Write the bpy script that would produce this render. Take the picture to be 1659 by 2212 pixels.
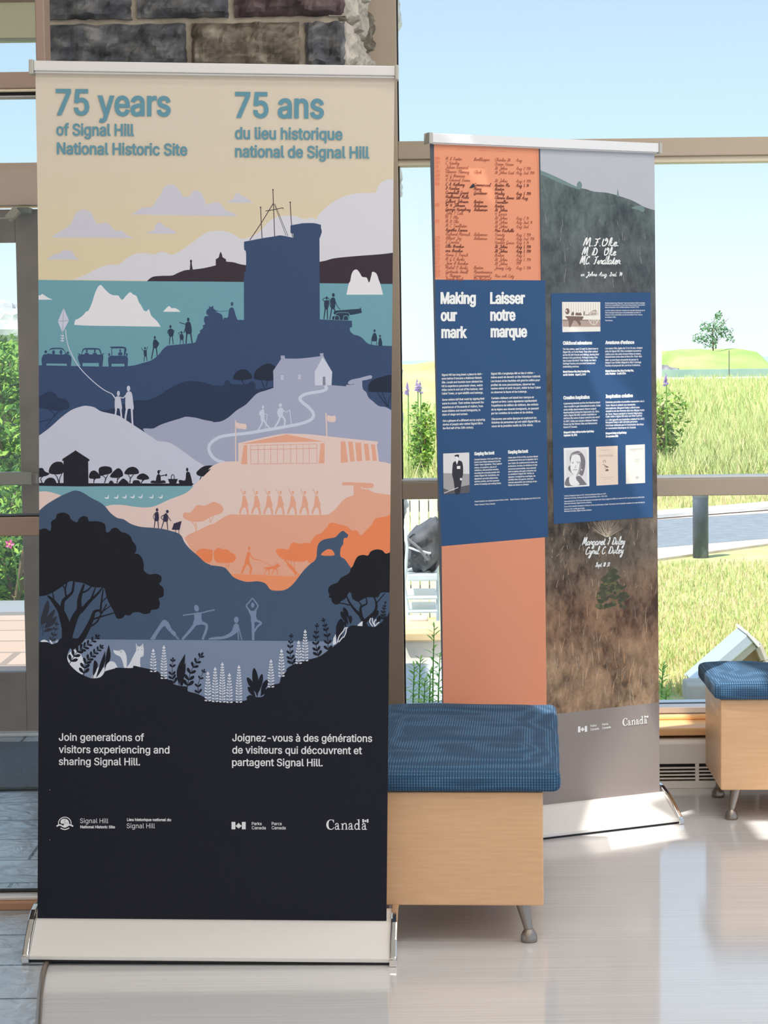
import bpy, bmesh, math, random
from mathutils import Vector, Matrix
from mathutils.geometry import tessellate_polygon, delaunay_2d_cdt
for o in list(bpy.data.objects): bpy.data.objects.remove(o)
SC = bpy.context.scene
COL = SC.collection
random.seed(7)
# ------------------------------------------------------------------ camera
F, H, HY, CX, CY, ROLL = 4800.0, 1.41, 775.0, 829.5, 1106.0, 0.0127
_p = math.atan((CY - HY) / F)
FW = Vector((0, math.cos(_p), -math.sin(_p)))
_r0 = Vector((1, 0, 0)); _u0 = _r0.cross(FW)
_c = math.sqrt(1 - ROLL * ROLL)
RI = _r0 * _c - _u0 * ROLL
UP = _u0 * _c + _r0 * ROLL
EYE = Vector((0, 0, H))
cam_d = bpy.data.cameras.new('camera'); cam = bpy.data.objects.new('camera', cam_d); COL.objects.link(cam)
cam_d.sensor_fit = 'HORIZONTAL'; cam_d.sensor_width = 36.0; cam_d.lens = F / 1659 * 36.0
cam_d.clip_start = 0.05; cam_d.clip_end = 2000
cam.matrix_world = Matrix(((RI.x, UP.x, -FW.x, EYE.x), (RI.y, UP.y, -FW.y, EYE.y), (RI.z, UP.z, -FW.z, EYE.z), (0, 0, 0, 1)))
SC.camera = cam
def ray(u, v): return FW * F + RI * (u - CX) - UP * (v - CY)
def on_floor(u, v, z=0.0):
    d = ray(u, v); return EYE + d * ((z - H) / d.z)
def at_depth(u, v, y):
    d = ray(u, v); return EYE + d * (y / d.y)
def on_plane(u, v, P, n):
    d = ray(u, v); return EYE + d * ((P - EYE).dot(n) / d.dot(n))
# ------------------------------------------------------------------ view, sky, sun, added fill lamps
SC.view_settings.view_transform = 'Standard'; SC.view_settings.look = 'None'
SC.view_settings.gamma = 1; SC.view_settings.use_curve_mapping = False
SC.view_settings.exposure = 0.0
W = bpy.data.worlds.new('sky'); SC.world = W; W.use_nodes = True
nt = W.node_tree; nt.nodes.clear()
wo = nt.nodes.new('ShaderNodeOutputWorld'); bg = nt.nodes.new('ShaderNodeBackground')
tc = nt.nodes.new('ShaderNodeTexCoord'); sx = nt.nodes.new('ShaderNodeSeparateXYZ'); cr = nt.nodes.new('ShaderNodeValToRGB')
nt.links.new(tc.outputs['Generated'], sx.inputs[0]); nt.links.new(sx.outputs['Z'], cr.inputs[0])
nt.links.new(cr.outputs[0], bg.inputs[0]); nt.links.new(bg.outputs[0], wo.inputs[0])
bg.inputs[1].default_value = 1.2
cr.color_ramp.elements[0].position = 0.0; cr.color_ramp.elements[0].color = (0.88, 0.96, 1.0, 1)
cr.color_ramp.elements[1].position = 1.0; cr.color_ramp.elements[1].color = (0.42, 0.62, 1.0, 1)
for ps, c in ((0.03, (0.82, 0.92, 1.0, 1)), (0.06, (0.72, 0.87, 0.96, 1)), (0.10, (0.60, 0.80, 0.94, 1)), (0.15, (0.53, 0.70, 0.90, 1)), (0.35, (0.50, 0.68, 0.92, 1))):
    e = cr.color_ramp.elements.new(ps); e.color = c
SUN_DIR = Vector((-0.40, -0.45, 1.0))
sun_d = bpy.data.lights.new('sun', 'SUN'); sun_d.energy = 6.3; sun_d.angle = math.radians(0.55); sun_d.color = (1.0, 0.955, 0.88)
sun = bpy.data.objects.new('sun', sun_d); COL.objects.link(sun)
sun.rotation_euler = (-SUN_DIR).to_track_quat('-Z', 'Y').to_euler(); sun.location = (0, 20, 20)
FILL_W, FILL_C = 16.0, (1.0, 0.92, 0.84)
# ------------------------------------------------------------------ helpers
def lin(c):
    return tuple((x / 255 / 12.92) if x / 255 <= 0.04045 else ((x / 255 + 0.055) / 1.055) ** 2.4 for x in c)
MATS = {}
def kk(k): return k if isinstance(k, tuple) else (k, k, k)
def mat(name, rgb, rough=0.6, metal=0.0, k=1.0, spec=0.5):
    """rgb is the 0-255 colour the photograph shows, k the level of light it was seen under"""
    if name in MATS: return MATS[name]
    m = bpy.data.materials.new(name); m.use_nodes = True
    b = m.node_tree.nodes['Principled BSDF']
    c = [min(0.93, x / q) for x, q in zip(lin(rgb), kk(k))]
    b.inputs['Base Color'].default_value = (*c, 1); b.inputs['Roughness'].default_value = rough
    b.inputs['Metallic'].default_value = metal; b.inputs['Specular IOR Level'].default_value = spec
    MATS[name] = m
    return m
def N(m, t, **kw):
    n = m.node_tree.nodes.new(t)
    for k, v in kw.items():
        if k.startswith('i_'): n.inputs[k[2:].replace('_', ' ')].default_value = v
        else: setattr(n, k, v)
    return n
def LK(m, a, b): m.node_tree.links.new(a, b)
def noise_mat(name, stops, scale=(1, 1, 1), nscale=5.0, rough=0.6, detail=4.0, bump=0.0, k=1.0, spec=0.5, dist=0.0, metal=0.0):
    """object-space noise run through a colour ramp"""
    m = mat(name, (128, 128, 128), rough, metal, 1.0, spec); b = m.node_tree.nodes['Principled BSDF']
    t = N(m, 'ShaderNodeTexCoord'); mp = N(m, 'ShaderNodeMapping'); mp.inputs['Scale'].default_value = scale
    n = N(m, 'ShaderNodeTexNoise'); n.inputs['Scale'].default_value = nscale; n.inputs['Detail'].default_value = detail; n.inputs['Distortion'].default_value = dist
    r = N(m, 'ShaderNodeValToRGB')
    LK(m, t.outputs['Object'], mp.inputs[0]); LK(m, mp.outputs[0], n.inputs['Vector']); LK(m, n.outputs['Fac'], r.inputs[0]); LK(m, r.outputs[0], b.inputs['Base Color'])
    el = r.color_ramp.elements
    while len(el) < len(stops): el.new(0.5)
    for e, (p, c) in zip(el, stops):
        e.position = p; e.color = (*[min(0.93, x / q) for x, q in zip(lin(c), kk(k))], 1)
    if bump:
        bp = N(m, 'ShaderNodeBump'); bp.inputs['Strength'].default_value = bump; bp.inputs['Distance'].default_value = 0.01
        LK(m, n.outputs['Fac'], bp.inputs['Height']); LK(m, bp.outputs[0], b.inputs['Normal'])
    return m
def tag(o, label, cat, group=None, kind=None):
    o['label'] = label; o['category'] = cat
    if group: o['group'] = group
    if kind: o['kind'] = kind
    return o
def struct(o, label=None, cat=None):
    o['kind'] = 'structure'
    if label: o['label'] = label; o['category'] = cat
    return o
def empty(name, loc=(0, 0, 0), rz=0.0):
    o = bpy.data.objects.new(name, None); COL.objects.link(o); o.location = loc; o.rotation_euler = (0, 0, rz)
    o.empty_display_size = 0.1
    return o
class MB:
    """collects geometry for ONE mesh object"""
    def __init__(s): s.v = []; s.f = []; s.mi = []; s.mats = []
    def m(s, mt):
        if mt not in s.mats: s.mats.append(mt)
        return s.mats.index(mt)
    def add(s, vs, fs, mt):
        o = len(s.v); i = s.m(mt); s.v += [tuple(v) for v in vs]
        for f in fs: s.f.append(tuple(o + a for a in f)); s.mi.append(i)
    def box(s, a, b, mt, M=None):
        (x0, y0, z0), (x1, y1, z1) = a, b
        vs = [Vector(q) for q in ((x0, y0, z0), (x1, y0, z0), (x1, y1, z0), (x0, y1, z0), (x0, y0, z1), (x1, y0, z1), (x1, y1, z1), (x0, y1, z1))]
        if M: vs = [M @ v for v in vs]
        s.add(vs, [(0, 3, 2, 1), (4, 5, 6, 7), (0, 1, 5, 4), (1, 2, 6, 5), (2, 3, 7, 6), (3, 0, 4, 7)], mt)
    def tube(s, pts, rad, mt, n=8, caps=True):
        pts = [Vector(p) for p in pts]; rs = rad if isinstance(rad, (list, tuple)) else [rad] * len(pts)
        vs = []; fs = []
        for i, p in enumerate(pts):
            d = (pts[min(i + 1, len(pts) - 1)] - pts[max(i - 1, 0)]).normalized()
            a = d.orthogonal().normalized() if i == 0 else (a - d * a.dot(d)).normalized()
            b = d.cross(a)
            for j in range(n):
                t = 2 * math.pi * j / n; vs.append(p + (a * math.cos(t) + b * math.sin(t)) * rs[i])
        for i in range(len(pts) - 1):
            for j in range(n):
                fs.append((i * n + j, i * n + (j + 1) % n, (i + 1) * n + (j + 1) % n, (i + 1) * n + j))
        if caps: fs.append(tuple(reversed(range(n)))); fs.append(tuple((len(pts) - 1) * n + j for j in range(n)))
        s.add(vs, fs, mt)
    def prism(s, prof, x0, x1, mt, M=None):
        """profile of (y, z) pairs swept along x"""
        n = len(prof); vs = [Vector((x0, y, z)) for y, z in prof] + [Vector((x1, y, z)) for y, z in prof]
        if M: vs = [M @ v for v in vs]
        fs = [(i, (i + 1) % n, n + (i + 1) % n, n + i) for i in range(n)]
        cap = [tuple(t) for t in tessellate_polygon([[Vector((y, z, 0)) for y, z in prof]])]
        fs += [tuple(reversed(t)) for t in cap] + [tuple(n + q for q in t) for t in cap]
        s.add(vs, fs, mt)
    def lathe(s, prof, mt, c=(0, 0, 0), n=20):
        vs = []; fs = []
        for r, z in prof:
            for j in range(n):
                t = 2 * math.pi * j / n; vs.append((c[0] + r * math.cos(t), c[1] + r * math.sin(t), c[2] + z))
        for i in range(len(prof) - 1):
            for j in range(n): fs.append((i * n + j, i * n + (j + 1) % n, (i + 1) * n + (j + 1) % n, (i + 1) * n + j))
        fs.append(tuple(reversed(range(n)))); fs.append(tuple((len(prof) - 1) * n + j for j in range(n)))
        s.add(vs, fs, mt)
    def build(s, name, parent=None, smooth=False, bevel=0.0, seg=2, fix=True):
        me = bpy.data.meshes.new(name); me.from_pydata(s.v, [], s.f)
        for mt in s.mats: me.materials.append(mt)
        me.polygons.foreach_set('material_index', s.mi)
        if fix:
            bm = bmesh.new(); bm.from_mesh(me); bmesh.ops.recalc_face_normals(bm, faces=bm.faces); bm.to_mesh(me); bm.free()
        if smooth: me.polygons.foreach_set('use_smooth', [True] * len(me.polygons))
        me.update()
        o = bpy.data.objects.new(name, me); COL.objects.link(o)
        if bevel:
            md = o.modifiers.new('bevel', 'BEVEL'); md.width = bevel; md.segments = seg; md.limit_method = 'ANGLE'
        if parent: o.parent = parent
        return o
def boxo(name, a, b, mt, parent=None, bevel=0.003):
    m = MB(); m.box(a, b, mt); return m.build(name, parent, bevel=bevel)
def copy_tree(o, parent=None):
    c = o.copy(); COL.objects.link(c)
    if parent: c.parent = parent
    for ch in list(o.children): copy_tree(ch, c)
    return c
def spline(pts, closed=False, sub=5):
    """Catmull-Rom; a point given twice is a sharp corner"""
    n = len(pts); out = []
    rng = range(n if closed else n - 1)
    g = (lambda i: pts[i % n]) if closed else (lambda i: pts[max(0, min(n - 1, i))])
    for i in rng:
        p0, p1, p2, p3 = g(i - 1), g(i), g(i + 1), g(i + 2)
        if p1 == p2: continue
        for k in range(sub):
            t = k / sub; a = t * t; b = a * t
            out.append(tuple(0.5 * (2 * p1[j] + (p2[j] - p0[j]) * t + (2 * p0[j] - 5 * p1[j] + 4 * p2[j] - p3[j]) * a + (3 * p1[j] - p0[j] - 3 * p2[j] + p3[j]) * b) for j in range(len(p1))))
    if not closed: out.append(tuple(pts[-1]))
    return out
def quad_noise(x, y, s=0.0):
    from mathutils import noise
    return noise.noise(Vector((x, y, s)))
def rbox(mb, w, d, h, r, mt, cuts=10, fn=None):
    """box on z=0 centred in x,y with rounded edges, grid on each face, fn(v) moves points"""
    bm = bmesh.new(); bmesh.ops.create_cube(bm, size=2)
    bmesh.ops.subdivide_edges(bm, edges=bm.edges[:], cuts=cuts, use_grid_fill=True)
    hx, hy, hz = w / 2, d / 2, h / 2
    vs = []
    bm.verts.ensure_lookup_table()
    for v in bm.verts:
        def mp(t, hh):
            # denser near the edges so the rounding is smooth
            s_ = math.copysign(abs(t) ** 0.7, t); return s_ * hh
        q = Vector((mp(v.co.x, hx), mp(v.co.y, hy), mp(v.co.z, hz)))
        inner = Vector((max(-hx + r, min(hx - r, q.x)), max(-hy + r, min(hy - r, q.y)), max(-hz + r, min(hz - r, q.z))))
        dv = q - inner
        if dv.length > 1e-9: q = inner + dv.normalized() * r
        q.z += hz
        if fn: q = fn(q)
        vs.append(q)
    fs = [tuple(v.index for v in f.verts) for f in bm.faces]
    mb.add(vs, fs, mt); bm.free()
def fill(rings):
    """triangles inside a set of rings (non-zero winding), overlaps allowed"""
    vs = []; ed = []
    for r in rings:
        o = len(vs); n = len(r); vs += [Vector((x, y)) for x, y in r]; ed += [(o + i, o + (i + 1) % n) for i in range(n)]
    V, _, T, _, _, _ = delaunay_2d_cdt(vs, ed, [], 0, 1e-5)
    out = []
    for t in T:
        cx = sum(V[i].x for i in t) / 3; cy = sum(V[i].y for i in t) / 3; w = 0
        for r in rings:
            x0, y0 = r[-1]
            for x1, y1 in r:
                if (y0 <= cy) != (y1 <= cy):
                    s_ = (x1 - x0) * (cy - y0) - (cx - x0) * (y1 - y0)
                    if y1 > y0 and s_ > 0: w += 1
                    elif y1 <= y0 and s_ < 0: w -= 1
                x0, y0 = x1, y1
        if w: out.append(tuple(t))
    return [(v.x, v.y) for v in V], out
# print on a plane: photo pixels go to the plane, each layer a hair in front of the last
class Print:
    STEP = 0.0000025
    def __init__(s, P, n): s.P, s.n, s.mb, s.k = P, n, MB(), 0   # n points to the viewer
    def at(s, u, v, k=None): return on_plane(u, v, s.P, s.n) + s.n * (s.STEP * (s.k if k is None else k))
    def layer(s): s.k += 1
    def poly(s, mt, pts, smooth=True, sub=4, holes=()):
        s.k += 1
        if smooth: pts = spline(pts, True, sub)
        q = []
        for p in pts:
            if not q or abs(p[0] - q[-1][0]) + abs(p[1] - q[-1][1]) > 1e-4: q.append(p)
        V, T = fill([q] + [list(h) for h in holes])
        s.mb.add([s.at(*p) for p in V], T, mt)
    def stroke(s, mt, pts, w, w2=None, smooth=True, sub=5, inc=1):
        s.k += inc
        if smooth and len(pts) > 2: pts = spline(pts, False, sub)
        w2 = w if w2 is None else w2; n = len(pts); L = []; R = []
        for i, p in enumerate(pts):
            a = pts[max(0, i - 1)]; b = pts[min(n - 1, i + 1)]
            dx, dy = b[0] - a[0], b[1] - a[1]; l = math.hypot(dx, dy) or 1
            hw = (w + (w2 - w) * i / max(1, n - 1)) / 2
            L.append((p[0] - dy / l * hw, p[1] + dx / l * hw)); R.append((p[0] + dy / l * hw, p[1] - dx / l * hw))
        s.mb.add([s.at(*p) for p in L + R], [(i, i + 1, n + i + 1, n + i) for i in range(n - 1)], mt)
    def ell(s, mt, c, rx, ry, n=18, rot=0.0):
        s.k += 1
        ca, sa = math.cos(rot), math.sin(rot)
        vs = [s.at(c[0] + rx * math.cos(t) * ca - ry * math.sin(t) * sa, c[1] + rx * math.cos(t) * sa + ry * math.sin(t) * ca) for t in [2 * math.pi * i / n for i in range(n)]]
        s.mb.add(vs, [tuple(range(n))], mt)
    def text(s, mt, txt, x0, y0, x1, cap, slope=0.0, bold=0.0, shear=0.0):
        """one line of sans lettering fitted between x0 and x1, capital height cap, all in photo pixels"""
        pen = 0; gl = []
        for ch in txt:
            adv, rings = GLYPH[ch]; gl.append((pen, rings)); pen += adv
        xs = [pen_ + p[0] for pen_, rg in gl for r in rg for p in r]; a, b = min(xs), max(xs)
        kx = (x1 - x0 - 2 * bold) / (b - a); ky = cap / 100.0
        for pen_, rings in gl:
            q = []
            for r in rings:
                n = len(r); P2 = [((pen_ + x - a) * kx + x0 + bold + y * ky * shear, y * ky) for x, y in r]
                if bold:
                    o = []
                    for i in range(n):
                        p0, p1, p2 = P2[i - 1], P2[i], P2[(i + 1) % n]
                        e1 = Vector((p1[0] - p0[0], p1[1] - p0[1])); e2 = Vector((p2[0] - p1[0], p2[1] - p1[1]))
                        if e1.length < 1e-6 or e2.length < 1e-6: o.append(p1); continue
                        n1 = Vector((-e1.y, e1.x)).normalized(); n2 = Vector((-e2.y, e2.x)).normalized()
                        m = n1 + n2; m = m / max(0.5, m.length_squared / 2) if m.length > 1e-3 else n1
                        o.append((p1[0] + m.x * bold, p1[1] + m.y * bold * 0.75))
                    P2 = o
                q.append(P2)
            if not q: continue
            V, T = fill(q)
            s.mb.add([s.at(x, y0 + slope * (x - x0) - y) for x, y in V], T, mt)
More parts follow.
